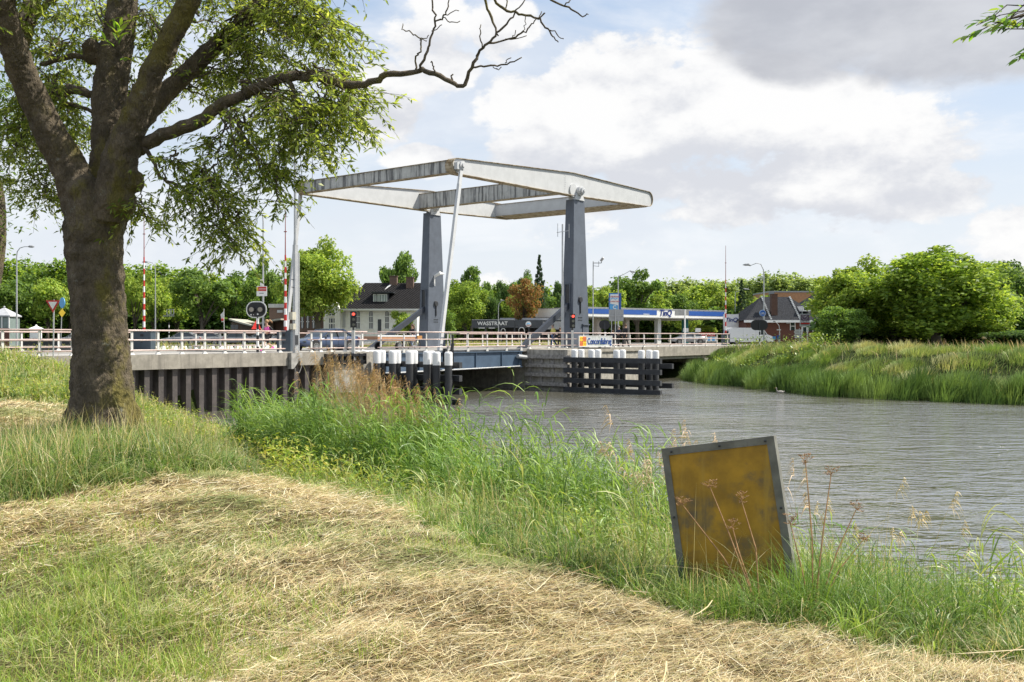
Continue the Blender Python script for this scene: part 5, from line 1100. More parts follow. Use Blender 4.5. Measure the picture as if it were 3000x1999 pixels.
m = MB(); m.box(L.x(66), L.x(204), 78, 78.5, 2.5, L.z(994)); G_.part('wall', m, M['dark']); m = MB(); m.box(L.x(64), L.x(206), 77.95, 78.55, L.z(994), L.z(992)); G_.part('coping', m, M['concd'])
# ---- brick villa on the right
L = Loc(122); V_ = wthing('brick_villa', 'brick villa with grey hipped roof and tall chimney right of the petrol station', 'house', 2300, 122)
V_.part('wall', bx(L, 2186, 2408, 940, 1012, 0, 9), M['brick'])
m = MB(); xr0, xr1 = L.x(2256), L.x(2341); x0, x1 = L.x(2178), L.x(2416); ze, zr = L.z(939), L.z(866)
m.add([(x0, 121.3, ze), (x1, 121.3, ze), (x1, 131.6, ze), (x0, 131.6, ze), (xr0, 126.4, zr), (xr1, 126.4, zr)], [(0, 1, 5, 4), (1, 2, 5), (2, 3, 4, 5), (3, 0, 4), (0, 3, 2, 1)]); rf = V_.part('roof', m, M['tilesg'])
m = MB(); m.box(x0 - .1, x1 + .1, 121.1, 121.29, ze - .28, ze + .02); V_.part('gutter', m, M['white'], rf)
m = MB()
for i in range(14):
    f_ = i / 14; m.box((L.x(2256) - .08), L.x(2256) + .1, 121.5 + f_ * 4.8, 121.7 + f_ * 4.8, ze + (zr - ze) * (f_ + .03), ze + (zr - ze) * (f_ + .07) + .06)
    m.box(L.x(2341) - .1, L.x(2341) + .1, 121.5 + f_ * 4.8, 121.7 + f_ * 4.8, ze + (zr - ze) * (f_ + .03), ze + (zr - ze) * (f_ + .07) + .06)
V_.part('hip_trim', m, M['white'], rf)
m = MB(); m.box(L.x(2263), L.x(2280), 122.3, 123.2, L.z(925), L.z(863)); m.box(L.x(2262), L.x(2281), 122.25, 123.25, L.z(863), L.z(861)); V_.part('chimney', m, mat('chimney_brick', (.09, .05, .035), .9))
for a, b_, c_, e_ in ((2316, 2328, 944, 968), (2352, 2362, 944, 972), (2368, 2380, 944, 972), (2388, 2398, 945, 965)):
    o = V_.part('window', bx(L, a, b_, c_, e_, -.06, 0), M['glass']); m = bx(L, a - 1.2, b_ + 1.2, c_ - 1.5, c_, -.12, 0); m.box(L.x(a) - .08, L.x(a), 121.9, 122, L.z(e_), L.z(c_)); m.box(L.x(b_), L.x(b_) + .08, 121.9, 122, L.z(e_), L.z(c_)); m.box(L.x(a), L.x(b_), 121.9, 121.93, L.z((c_ + e_) / 2) - .04, L.z((c_ + e_) / 2) + .04); V_.part('window_frame', m, M['white'], o)
m = bx(L, 2350, 2376, 897, 912, .2, 4); o = V_.part('dormer', m, M['white'], rf); m = bx(L, 2357, 2370, 901, 909, .14, .19); V_.part('dormer_window', m, M['glass'], rf)
m = bx(L, 2303, 2313, 943, 949, -.05, 0); V_.part('vent', m, M['galv'])
L = Loc(150); O_ = wthing('flat_roofed_block', 'tan clad flat roofed block behind the brick villa', 'building', 2318, 150)
O_.part('wall', bx(L, 2254, 2396, 857, 1005, 0, 10), M['beige']); O_.part('roof_edge', bx(L, 2253, 2397, 853, 857, -.1, 10.1), mat('roof_edge_grey', (.3, .31, .32), .6)); O_.part('roof_edge', bx(L, 2252, 2268, 855, 1005, -.12, -.01), mat('panel_grey', (.22, .23, .25), .6))
L = Loc(135); O2 = wthing('tiled_house', 'dark tiled roof of a house between villa and spreading tree', 'house', 2425, 135)
m = MB(); m.add([(L.x(2360), 135, L.z(905)), (L.x(2500), 135, L.z(905)), (L.x(2470), 140, L.z(850)), (L.x(2430), 140, L.z(850)), (L.x(2360), 145, L.z(905)), (L.x(2500), 145, L.z(905))], [(0, 1, 2, 3), (3, 2, 5, 4), (0, 3, 4), (1, 5, 2), (0, 4, 5, 1)]); O2.part('roof', m, M['tilesg']); O2.part('wall', bx(L, 2368, 2492, 905, 1005, .5, 9.5), M['brick'])
# ---- car wash
L = Loc(115); CW = wthing('car_wash', 'anthracite car wash building with white lettering on its fascia', 'car wash', 1480, 115)
CW.part('fascia', bx(L, 1382, 1508, 938, 960, 0, 10), M['anth']); CW.part('fascia', bx(L, 1508.5, 1590, 938, 961, .1, 10), M['anth'])
CW.part('roof_edge', bx(L, 1464, 1650, 931, 938, 2, 11), M['galv']); CW.part('roof_edge', bx(L, 1382, 1508, 936.5, 938, -.05, .3), M['galv'])
m = MB()
for a in (1383, 1420, 1462, 1506, 1548, 1588): m.box(L.x(a), L.x(a + 3), 115.1, 115.3, 2.6, L.z(960))
CW.part('column', m, M['anth']); CW.part('wall', bx(L, 1462, 1650, 961, 1010, 8, 10), mat('wash_interior', (.1, .1, .11), .6)); CW.part('side_wall', bx(L, 1590, 1650, 942, 965, 1, 10), mat('panel_pale', (.4, .4, .4), .6))
m = face_text('WASSTRAAT', .62, (L.x(1443), 114.93, L.z(948.5)), (1, 0, 0), .03, .012); CW.part('lettering', m, M['white'])
m = MB(); m.path([(L.x(1548), 115.08, L.z(950)), (L.x(1548), 114.98, L.z(950))], .34, 24); o = CW.part('round_logo', m, M['white']); m = face_text('CARWASH', .13, (L.x(1548), 114.95, L.z(955)), (1, 0, 0), .01); m2 = MB(); m2.path([(L.x(1543), 114.95, L.z(951)), (L.x(1547), 114.95, L.z(948)), (L.x(1553), 114.95, L.z(950))], .05, 6); CW.part('logo_text', m, M['red'], o); CW.part('logo_mark', m2, M['lblue'], o)
for a in (1402, 1432): CW.part('light_strip', bx(L, a, a + 18, 960.5, 962.5, -.1, .1), M['white'])
for i, xq in enumerate((1474, 1528)):
    T = wthing('vacuum_hose_stand', ('chrome vacuum hose arch under the car wash lettering', 'chrome vacuum hose arch below the round logo')[i], 'vacuum stand', xq, 108); L2 = Loc(108); r = .22 + .1 * i; x0 = L2.x(xq)
    m = MB(); m.path([(x0 - r, 108, 2.6), (x0 - r, 108, L2.z(970))] + [(x0 + r * math.cos(a), 108, L2.z(970) + r * math.sin(a) * 1.2) for a in np.linspace(math.pi, 0, 8)] + [(x0 + r, 108, L2.z(985))], .045, 6); T.part('arch', m, M['chrome'])
# ---- petrol station
ST_ = Thing('petrol_station', 'petrol station with long flat white and blue canopy on columns', 'petrol station', (12, 122, 2.7), 'world')
def cv(x): d = 114 + (x - 1738) / 387 * 15; return (x - 1500) / F * d, d
(xa, da), (xb_, db) = cv(1715), cv(2128); u = Vector((xb_ - xa, db - da, 0)).normalized(); nv = Vector((-u.y, u.x, 0)); o0 = Vector((xa, da, 0)); Ltot = math.hypot(xb_ - xa, db - da)
def along_box(a, b, n0, n1, z0, z1):
    m = MB(); m.add([tuple(o0 + u * p + nv * q_ + Vector((0, 0, z))) for z in (z0, z1) for q_ in (n0, n1) for p in (a, b)], [(0, 2, 3, 1), (4, 5, 7, 6), (0, 1, 5, 4), (2, 6, 7, 3), (0, 4, 6, 2), (1, 3, 7, 5)]); return m
def up_(x):
    k = (x - 1500) / F; return (k * o0.y - o0.x) / (u.x - k * u.y)
ZT, ZB = 7.05, 6.02
ST_.part('canopy', along_box(0, Ltot, 0, 9, ZB, ZT), M['white']); ST_.part('canopy_soffit', along_box(.1, Ltot - .1, .1, 8.9, ZB - .12, ZB - .002), mat('soffit', (.5, .47, .42), .7))
for a, b_ in ((1716, 1924), (2018, 2122)): ST_.part('blue_band', along_box(up_(a), up_(b_), -.03, -.002, ZB + .32, ZT - .13), M['blue'])
ST_.part('top_edge', along_box(-.05, Ltot + .05, -.08, 9.05, ZT + .002, ZT + .07), M['galv'])
cp = o0 + u * up_(1950) - nv * .04 + Vector((0, 0, (ZT + ZB) / 2 + .05)); m = face_text('TinQ', 1.05, cp, u, .02, .02, .22); ST_.part('lettering', m, mat('navy_letters', (.012, .035, .2), .4))
ST_.part('small_line', along_box(up_(1884), up_(1902), -.04, -.031, ZB + .36, ZB + .43), M['white'])
L = Loc(104); DS = wthing('direction_board', 'blank grey board on a tall white post in front of the canopy', 'road sign', 2006, 104); DS.part('board', bx(L, 1977, 2018, 908, 925, 0, .06), mat('board_grey', (.45, .44, .41), .6)); m = MB(); m.path([(L.x(2006), 103.9, 2.6), (L.x(2006), 103.9, L.z(907))], .08, 8); DS.part('post', m, M['white'])
for xq, mm in ((1776, 'p'), (1860, 'p'), (1953, 'w'), (2033, 't')):
    a = up_(xq); ST_.part('column', along_box(a - .3, a + .3, 1.2, 1.8, 2.6, ZB - .12), {'p': mat('column_beige', (.46, .40, .36), .6), 'w': M['white'], 't': M['teal']}[mm])
SH = wthing('petrol_shop', 'dark low building with entrance and exit lettering behind the canopy columns', 'building', 1885, 150); L = Loc(150)
SH.part('fascia', bx(L, 1842, 1886, 957, 971, 0, 6), M['anth']); SH.part('fascia', bx(L, 1887, 1932, 957, 971, 0, 6), M['anth']); SH.part('wall', bx(L, 1838, 1935, 971, 1010, 1, 6), mat('shop_dark', (.08, .09, .1), .5)); SH.part('wall', bx(L, 1740, 1838, 935, 1010, 2, 8), mat('shop_pale', (.5, .5, .48), .6)); SH.part('door', bx(L, 1868, 1884, 975, 1008, .9, 1.0), M['lblue'])
SH.part('lettering', face_text('UITGANG', .72, (L.x(1859), 149.93, L.z(964)), (1, 0, 0), .02, .02), M['white']); SH.part('lettering', face_text('INGANG', .72, (L.x(1907), 149.93, L.z(964)), (1, 0, 0), .02, .02), M['white'])
L = Loc(126); TP = wthing('price_pillar', 'white and blue pillar sign at the right end of the petrol station canopy', 'pillar sign', 2142, 126); TP.part('panel', bx(L, 2121, 2164, 921, 966, 0, .5), M['white']); TP.part('base_panel', bx(L, 2121, 2164, 966, 1010, 0, .5), M['blue']); TP.part('lettering', face_text('TinQ', .75, (L.x(2143), 125.95, L.z(938)), (1, 0, 0), .02, .01, .22), mat('navy_letters2', (.012, .035, .2), .4))
L = Loc(112); TP = wthing('totem_sign', 'tall blue totem with white car wash panel right of the near tower', 'totem sign', 1802, 112); TP.part('case', bx(L, 1784.5, 1820, 859, 909, 0, .5), M['blue']); TP.part('face', bx(L, 1786, 1812, 861, 909, -.03, -.002), M['lblue'])
m = MB(); m.prism([(L.x(1788), L.z(863)), (L.x(1811), L.z(863)), (L.x(1811), L.z(895)), (L.x(1788), L.z(890))], 1, 111.93, 111.965); o = TP.part('white_panel', m, M['white'])
TP.part('lettering', face_text('CARWASH', .24, (L.x(1799.5), 111.9, L.z(870)), (1, 0, 0), .01), M['red'], o); TP.part('lettering', face_text('GORINCHEM', .2, (L.x(1799.5), 111.9, L.z(884)), (1, 0, 0), .01), M['red'], o)
m = MB(); m.path([(L.x(1790), 111.9, L.z(877)), (L.x(1796), 111.9, L.z(873)), (L.x(1802), 111.9, L.z(877)), (L.x(1809), 111.9, L.z(874))], .05, 6); TP.part('wave_mark', m, M['lblue'], o); TP.part('lettering', face_text('C', .55, (L.x(1800), 111.93, L.z(901)), (1, 0, 0), .02, .02), M['white'])
for a in (1792, 1812): m = MB(); m.box(L.x(a) - .05, L.x(a) + .05, 112.1, 112.2, 2.6, L.z(909)); TP.part('post', m, M['galv'])
L = Loc(100); RS = wthing('road_sign_back', 'grey back of a large road sign below the blue totem', 'road sign', 1806, 100); RS.part('panel', bx(L, 1784, 1827, 907, 941, 0, .04), mat('sign_back', (.33, .34, .35), .5))
for a in (1803,): m = MB(); m.box(L.x(a) - .05, L.x(a) + .05, 99.88, 99.98, 2.6, L.z(906)); RS.part('post', m, M['galv'])
m = MB(); m.box(L.x(1784), L.x(1827), 99.94, 99.99, L.z(926.5), L.z(924.5)); RS.part('crossbar', m, M['galv'])
L = Loc(124); BN = wthing('banner', 'red banner with white lettering hung under the canopy right of the teal column', 'banner', 2068, 124); BN.part('cloth', bx(L, 2042, 2095, 975, 985, 0, .05), M['red']); BN.part('lettering', face_text('CARWASH', .45, (L.x(2070), 123.96, L.z(980)), (1, 0, 0), .01), M['white'])
BN = wthing('banner', 'blue and white chequered banner below the red one', 'banner', 2060, 124); BN.part('cloth', bx(L, 2040, 2100, 987, 1001, 0, .05), M['white'])
m = MB()
for a, b_ in ((2042, 2050), (2054, 2061), (2074, 2080), (2086, 2094)): m.box(L.x(a), L.x(b_), 123.96, 123.99, L.z(999), L.z(989))
BN.part('pattern', m, M['lblue'])
for i, xq in enumerate((2010, 2046)):
    T = wthing('fuel_pump', ('teal fuel pump with white head left of the teal column', 'white fuel pump right of the teal column')[i], 'fuel pump', xq, 122); L2 = Loc(122); T.part('body', bx(L2, xq - 7, xq + 7, 985, 1010, 0, .6), M['teal'] if i == 0 else M['white']); T.part('head', bx(L2, xq - 7.5, xq + 7.5, 962, 973, .1, .4), M['white']); m = MB(); m.box(L2.x(xq) - .05, L2.x(xq) + .05, 122.2, 122.3, L2.z(985), L2.z(973)); T.part('stem', m, M['galv'])

# ================================================================ lamps, poles, signs, lights
def lamp(x, d, top, arm, lab, head=18, r=.07, zb=2.68, drop=0):
    L = Loc(d); T = Thing('street_lamp', lab, 'street lamp', (L.x(x), d, zb), 'world'); x0 = L.x(x); zt = L.z(top); ax = arm * L.k; s = 1 if arm > 0 else -1
    m = MB(); m.path([(x0, d, zb - .1), (x0, d, zb + 1.2), (x0, d, zt - .9)], [r * 1.3, r * 1.2, r * .8], 8); T.part('pole', m, M['galv'])
    m = MB(); cv_ = [(x0, d, zt - .95), (x0 + s * .05, d, zt - .45), (x0 + s * .3, d, zt - .12 - drop * .6), (x0 + s * .7, d, zt - drop * .5), (x0 + ax * .9, d, zt + drop * .3)]; m.path(cv_, [r * .8, r * .7, r * .6, r * .5, r * .5], 8); T.part('arm', m, M['galv'])
    m = MB(); hl = head * L.k; xh = x0 + ax * .85; m.path([(xh, d, zt + drop * .3), (xh + s * hl * .3, d, zt + .02), (xh + s * hl * .7, d, zt), (xh + s * hl, d, zt - .02)], [r * .8, r * 1.7, r * 1.5, r * .3], 8); T.part('lamp_head', m, mat('lamp_head', (.3, .31, .32), .4))
lamp(49, 88, 723, 40, 'tall street lamp at the left edge with its head to the right')
lamp(455, 112, 768, -25, 'thin street lamp right of the first raised barrier'); lamp(592, 118, 822, -25, 'small street lamp with arm to the left above the parked cars')
lamp(771, 66, 608, -22, 'tall street lamp pole carrying the red and white board', head=15, r=.06)
lamp(1811, 112, 797, 40, 'street lamp in front of the tree right of the near tower', drop=.5); lamp(2238, 92, 776, -45, 'tall street lamp carrying the blue bicycle sign', drop=-.3, head=24)
lamp(2154, 150, 848, 28, 'pale street lamp between barrier and conifer', drop=.4); lamp(2350, 110, 886, 32, 'slim street lamp beside the to let board', drop=.3, r=.05); lamp(2284, 100, 942, -14, 'short curved lamp in front of the brick villa', r=.05, head=8)
lamp(1460, 108, 880, 6, 'short dark lamp post in front of the car wash', head=8, r=.04)
L = Loc(66); T = wthing('notice_board', 'red and white notice board fixed to the street lamp pole', 'notice board', 769, 66, 5)
T.part('board', bx(L, 753, 783, 839, 868, -.12, -.08), M['white']); T.part('red_field', bx(L, 757, 781.5, 841, 853, -.14, -.121), M['red']); T.part('emblem', bx(L, 753.5, 758, 842, 853, -.15, -.122), M['yellow'])
T.part('white_line', bx(L, 760, 780, 846.6, 848, -.15, -.141), M['white']); T.part('grey_line', bx(L, 761, 774, 859, 860.5, -.13, -.121), M['anth'])
T = wthing('small_sign', 'small white sign above the red and white board', 'sign', 768, 66, 6); T.part('plate', bx(L, 763.5, 772, 819, 838, -.12, -.09), M['white'])
# yield sign
L = Loc(40.5); T = Thing('yield_sign', 'red bordered triangular yield sign behind the railing left of the big tree', 'road sign', (L.x(158), 40.5, DECK - .05), 'world')
def tri(r, y0, y1): m = MB(); xc, zc = L.x(158), L.z(892.5); m.prism([(xc - r, zc + r * .58), (xc, zc - r * 1.15), (xc + r, zc + r * .58)], 1, y0, y1); return m
T.part('face', tri(.295, 40.40, 40.42), M['red']); T.part('inner_face', tri(.185, 40.385, 40.399), M['white']); m = MB(); m.path([(L.x(156), 40.5, DECK - .1), (L.x(158), 40.5, L.z(878))], .03, 8); T.part('post', m, M['galv'])
L = Loc(66); T = Thing('priority_sign', 'blue disc above yellow diamond sign turned edge on, left of the big trunk', 'road sign', (L.x(183), 66, 2.7), 'world'); xc = L.x(185)
m = MB(); m.path([(xc - .01, 65.85, L.z(888)), (xc + .03, 65.86, L.z(888))], [.36, .36], 20); m.xf(Matrix.Translation((xc, 65.85, 0)) @ Matrix.Rotation(R(38), 4, 'Z') @ Matrix.Translation((-xc, -65.85, 0))); T.part('disc', m, M['lblue'])
m = MB(); zc = L.z(917); m.add([(xc - .01, 65.85, zc + .3), (xc - .2, 65.75, zc), (xc - .01, 65.85, zc - .3), (xc + .18, 65.95, zc), (xc - .02, 65.88, zc + .3), (xc - .21, 65.78, zc), (xc - .02, 65.88, zc - .3), (xc + .17, 65.98, zc)], [(0, 1, 2, 3), (7, 6, 5, 4), (0, 4, 5, 1), (1, 5, 6, 2), (2, 6, 7, 3), (3, 7, 4, 0)]); T.part('diamond', m, M['yellow'])
m = MB(); m.path([(L.x(177), 66, 2.6), (L.x(181), 66, L.z(915))], .03, 8); T.part('post', m, M['galv'])
# barriers
def barrier(x, d, top, lab, cw=22, cab=True, zb=DECK):
    L = Loc(d); T = Thing('bridge_barrier', lab, 'barrier', (L.x(x), d, zb), 'world', None); x0 = L.x(x); zt = L.z(top); z0 = zb + 1.05; n = 13; hh = (zt - z0) * .62 / n
    m = MB(); m2 = MB()
    for i in range(n):
        r0 = .085 * (1 - i / n * .5); (m2 if i % 2 == 0 else m).path([(x0, d, z0 + i * hh), (x0, d, z0 + (i + 1) * hh)], [r0, r0 * .97], 10)
    T.part('pole', m, M['white']); T.part('red_stripes', m2, M['red'])
    m = MB(); m.path([(x0, d, z0 + n * hh), (x0, d, zt)], [.035, .018], 6); m.path([(x0 - .08, d, z0 + n * hh * 1.3), (x0 + .08, d, z0 + n * hh * 1.3)], .03, 6); T.part('tip_rod', m, mat('tip_red', (.25, .06, .05), .6))
    h = cw * L.k; m = MB(); m.box(x0 - h, x0 + h, d - .4, d + .5, zb - .05, zb + 1.12); m.box(x0 - h - .03, x0 + h + .03, d - .43, d + .53, zb + 1.12, zb + 1.17); T.part('cabinet', m, M['cabinet'])
    m = MB(); m.box(x0 - h * .15, x0 + h * .2, d - .44, d - .401, zb + .85, zb + 1.0); m.box(x0 - h * .1, x0 + h * .1, d - .42, d - .401, zb + .45, zb + .52); T.part('cabinet_hatch', m, M['black'])
barrier(422, 64, 616, 'raised red and white barrier right of the big trunk', 26); barrier(836, 53.5, 608, 'raised red and white barrier between the warning lights and the tall mast', 20)
barrier(2126, 100, 720, 'raised red and white barrier at the right end of the bridge', 10)
# bridge warning lights
def oval(L, xc, zc, hw, hh, r, y0, y1):
    pts = []
    for cx, cz, a0 in ((hw - r, hh - r, 0), (-hw + r, hh - r, 90), (-hw + r, -hh + r, 180), (hw - r, -hh + r, 270)): pts += [(xc + cx + r * math.cos(R(a0 + k * 15)), zc + cz + r * math.sin(R(a0 + k * 15))) for k in range(7)]
    m = MB(); m.prism(pts, 1, y0, y1); return m
def warn(x, d, zc, w, h, lab, back=False, zb=DECK):
    L = Loc(d); T = Thing('warning_light', lab, 'warning light', (L.x(x), d, zb), 'world'); xc = L.x(x); hw, hh = w * L.k / 2, h * L.k / 2; zz = L.z(zc); r = hh * .92
    if not back: T.part('border', oval(L, xc, zz, hw, hh, r, d - .06, d - .02), M['white'])
    T.part('board', oval(L, xc, zz, hw - (.06 if not back else 0), hh - (.06 if not back else 0), r - .06, d - .09, d - .061) if not back else oval(L, xc, zz, hw, hh, r, d - .06, d), M['black'])
    if not back:
        for sx in (-.42, .42):
            m = MB(); m.path([(xc + sx * hw, d - .2, zz), (xc + sx * hw, d - .08, zz)], [.17, .15], 16); o = T.part('lamp_hood', m, M['black']); m = MB(); m.path([(xc + sx * hw, d - .21, zz), (xc + sx * hw, d - .2, zz)], .125, 16); T.part('lens', m, mat('lens_grey', (.30, .27, .22), .3), o)
        for sx, sz_, r_ in ((-.5, -.62, .04), (-.25, -.62, .02), (.15, -.55, .045)): m = MB(); m.path([(xc + sx * hw, d - .11, zz + sz_ * hh), (xc + sx * hw, d - .09, zz + sz_ * hh)], r_, 8); T.part('bell', m, M['white'])
    else: m = MB(); m.box(xc - .06, xc + .06, d - .16, d - .06, zz - hh, zz + hh * .5); T.part('bracket', m, M['dark'])
    m = MB(); m2 = MB(); z = zb; i = 0
    while z < zz - hh: (m if i % 2 else m2).path([(xc + .05, d, z), (xc + .05, d, min(z + .3, zz - hh + .1))], .07, 10); z += .3; i += 1
    T.part('post', m, M['white']); T.part('post_band', m2, M['black'])
warn(752, 51.5, 907.5, 60, 49, 'oval twin bridge warning light on black and white post facing the camera'); warn(1771, 78, 951.5, 32, 27, 'black back of an oval warning light right of the name board', True); warn(2224, 90, 953, 50, 30, 'wide black back of a warning light before the brick villa', True, 2.6)
# traffic lights
def tlight(x, s, t, top, bot, lab, wpx):
    p = W(s, t, 0); d = p.y; L = Loc(d); k = L.k; T = Thing('traffic_light', lab, 'traffic light', (s, t, DECK)); zt, zb_ = L.z(top), L.z(bot); hw = wpx * k / 2
    # faces the camera side of the canal
    a = Vector((1, 0)); cs, sn_ = math.cos(-RANG), math.sin(-RANG)
    def rot(m): m.v = [(s + (v[0] * cs - v[1] * sn_), t + (v[0] * sn_ + v[1] * cs), v[2]) for v in m.v]; return m
    m = MB(); m.box(-hw, hw, -.05, .05, zb_, zt); T.part('backboard', rot(m), M['black'])
    for i, c_ in enumerate(('r', 'g', 'g')):
        zc = zt - (zt - zb_) * (.17 + .33 * i); m = MB(); m.path([(hw * .25, -.16, zc), (hw * .25, -.05, zc)], [hw * .66, hw * .6], 14); o = T.part('lamp_hood', rot(m), M['black'])
        m = MB(); m.path([(hw * .25, -.175, zc), (hw * .25, -.16, zc)], hw * .5, 14)
        T.part('lens', rot(m), mat('red_lit', (.6, .03, .02), .4, emit=((1, .08, .05), 1.6)) if c_ == 'r' else mat('lens_dark', (.13, .13, .10), .3), o)
    m = MB(); m.box(-hw * .6, -hw * .45, -.06, -.051, zt - .22, zt - .1); T.part('tag', rot(m), M['white'])
    m = MB(); m.box(-.085, .085, -.08, .08, DECK - .75, zb_ - .15); T.part('post', rot(m), M['railpost']); m = MB(); m.path([(0, 0, zb_ - .15), (0, 0, zb_)], .05, 8); T.part('post_neck', rot(m), M['dark'])
    m = MB(); m.box(-.25, .1, -.05, .3, DECK - .6, DECK - .35); T.part('bracket', rot(m), M['galv'])
tlight(1035, S_at(1035, -.35), -.35, 913, 960, 'ship traffic light showing red on white post left of the reeds', 17); tlight(1677, S_at(1677, -.35), -.35, 920, 962, 'ship traffic light showing red in front of the near blue tower', 16)
# antenna mast, camera pole
p = W(S_at(1648, .9), .9, 0); L = Loc(p.y); T = Thing('antenna_mast', 'grey antenna mast with two dipoles left of the near blue tower', 'antenna mast', (p.x, p.y, DECK), 'world'); x0, d = p.x, p.y
m = MB(); m.box(x0 - .11, x0 + .11, d - .1, d + .1, DECK - .05, L.z(868)); T.part('lower_mast', m, M['galv']); m = MB(); m.path([(x0, d, L.z(870)), (x0, d, L.z(657))], [.075, .06], 8); T.part('upper_mast', m, M['galv'])
m = MB(); m.bar((L.x(1631), d, L.z(682)), (x0, d, L.z(679)), .04); m.bar((x0, d, L.z(679)), (L.x(1668), d, L.z(676)), .04); T.part('cross_arm', m, M['galv'])
for a, b_, c_ in ((1634, 655, 694), (1667, 657, 697)): m = MB(); m.path([(L.x(a), d, L.z(c_)), (L.x(a), d, L.z(b_))], .022, 6); T.part('dipole', m, M['galv'])
L = Loc(84); T = wthing('camera_pole', 'thin pole with surveillance camera right of the near blue tower', 'camera pole', 1738, 84); m = MB(); m.path([(L.x(1737), 84, 2.6), (L.x(1738), 84, L.z(766))], .045, 6); T.part('pole', m, M['galv'])
m = MB(); m.bar((L.x(1737), 84, L.z(771)), (L.x(1762), 84, L.z(771)), .05); m.bar((L.x(1737), 84, L.z(779)), (L.x(1754), 84, L.z(781)), .03); m.bar((L.x(1754), 84, L.z(765)), (L.x(1754), 84, L.z(782)), .03); m.bar((L.x(1762), 84, L.z(771)), (L.x(1762), 84, L.z(762)), .05); T.part('arm', m, M['dark']); m = MB(); m.path([(L.x(1760), 83.95, L.z(765)), (L.x(1767), 83.8, L.z(756))], .11, 8); T.part('camera', m, M['galv'])
# bridge name board
s0, s1 = S_at(1696, -.15), S_at(1791, -.15); T = Thing('name_board', 'bridge name board with orange crest fixed to the railing', 'name board', (s0, -.15, 2.9)); zc = 3.29
m = MB(); m.box(s0, s1, -.2, -.15, 2.93, 3.65); T.part('board', m, mat('board_silver', (.50, .52, .52), .5, col2=(.36, .4, .38), c2scale=.9)); fr = MB(); fr.box(s0 - .04, s1 + .04, -.22, -.13, 3.652, 3.70); fr.box(s0 - .04, s1 + .04, -.22, -.13, 2.88, 2.928); fr.box(s0 - .04, s0 - .002, -.22, -.13, 2.93, 3.65); fr.box(s1 + .002, s1 + .04, -.22, -.13, 2.93, 3.65); T.part('frame', fr, M['white'])
w_ = (s1 - s0) * .2; m = MB(); m.box(s0, s0 + w_ / 2, -.215, -.201, zc, 3.65); m.box(s0 + w_ / 2, s0 + w_, -.215, -.201, 2.93, zc); T.part('crest_yellow', m, M['yellow']); m = MB(); m.box(s0 + w_ / 2, s0 + w_, -.215, -.201, zc, 3.65); m.box(s0, s0 + w_ / 2, -.215, -.201, 2.93, zc); T.part('crest_orange', m, mat('crest_or', (.6, .16, .06), .5))
m = MB()
for i in range(3):
    for j in range(4): m.box(s0 + w_ * (.14 + .25 * j), s0 + w_ * (.24 + .25 * j), -.225, -.216, 3.05 + .2 * i, 3.14 + .2 * i)
T.part('crest_marks', m, mat('crest_mark', (.45, .13, .03), .5))
m = face_text('Concordiabrug', .68, (0, 0, 0), (1, 0, 0), .012, .002); wd = max(v[0] for v in m.v) - min(v[0] for v in m.v); sc0 = (s1 - s0) * .74 / wd; m.v = [(v[0] * sc0 + s0 + (s1 - s0) * .605, v[1] - .22, v[2] * 1.0 + 3.27) for v in m.v]; T.part('lettering', m, mat('blue_letters', (.01, .06, .27), .5))
# bicycle sign, to-let board, direction signs
L = Loc(91.5); T = Thing('bicycle_sign', 'round blue bicycle path sign on the tall street lamp', 'road sign', (L.x(2234), 91.5, 5.5), 'world'); xc, zc = L.x(2234), L.z(918); m = MB(); m.path([(xc, 91.45, zc), (xc, 91.5, zc)], .31, 24); T.part('disc', m, M['blue'] if False else M['lblue']); m = MB(); m.path([(xc, 91.43, zc), (xc, 91.449, zc)], .27, 24); T.part('field', m, mat('sign_blue', (.01, .13, .5), .4))
m = MB()
def ring(m, x, y, z, r, w_=.012, n=16):
    for k in range(n): a, b_ = 2 * math.pi * k / n, 2 * math.pi * (k + 1) / n; m.bar((x + r * math.cos(a), y, z + r * math.sin(a)), (x + r * math.cos(b_), y, z + r * math.sin(b_)), w_)
ring(m, xc - .12, 91.42, zc - .05, .08, .02); ring(m, xc + .12, 91.42, zc - .05, .08, .02); ring(m, xc, 91.43, zc, .285, .02, 24)
for a, b_ in (((-.12, -.05), (-.06, .07)), ((-.06, .07), (.08, .07)), ((.08, .07), (.0, -.05)), ((0, -.05), (-.06, .07)), ((.12, -.05), (.07, .1)), ((-.12, -.05), (0, -.05))): m.bar((xc + a[0], 91.42, zc + a[1]), (xc + b_[0], 91.42, zc + b_[1]), .02)
T.part('bicycle_symbol', m, M['white'])
L = Loc(104); T = wthing('to_let_board', 'dark purple board with clock face and to let lettering before the villa', 'board', 2358, 104); T.part('panel', bx(L, 2344, 2373, 920, 957, 0, .12), M['galv']); T.part('face', bx(L, 2346, 2371.5, 922, 951, -.02, -.002), mat('purple', (.10, .06, .10), .5)); T.part('red_strip', bx(L, 2346, 2371.5, 946, 950, -.03, -.021), M['red'])
T.part('lettering', face_text('TE HUUR', .27, (L.x(2358.5), 103.95, L.z(943)), (1, 0, 0), .01, .008), M['white']); m = MB(); xc, zc = L.x(2357), L.z(930)
for k in range(12): a = k * math.pi / 6; m.bar((xc + .26 * math.cos(a), 103.96, zc + .26 * math.sin(a)), (xc + .31 * math.cos(a), 103.96, zc + .31 * math.sin(a)), .03)
m.bar((xc, 103.96, zc), (xc + .18, 103.96, zc + .14), .03); m.bar((xc, 103.96, zc), (xc - .1, 103.96, zc + .1), .03); T.part('clock_face', m, M['white'])
m = MB()
for a in (2350, 2366): m.box(L.x(a) - .05, L.x(a) + .05, 104.02, 104.1, 2.6, L.z(957))
T.part('post', m, M['white'])
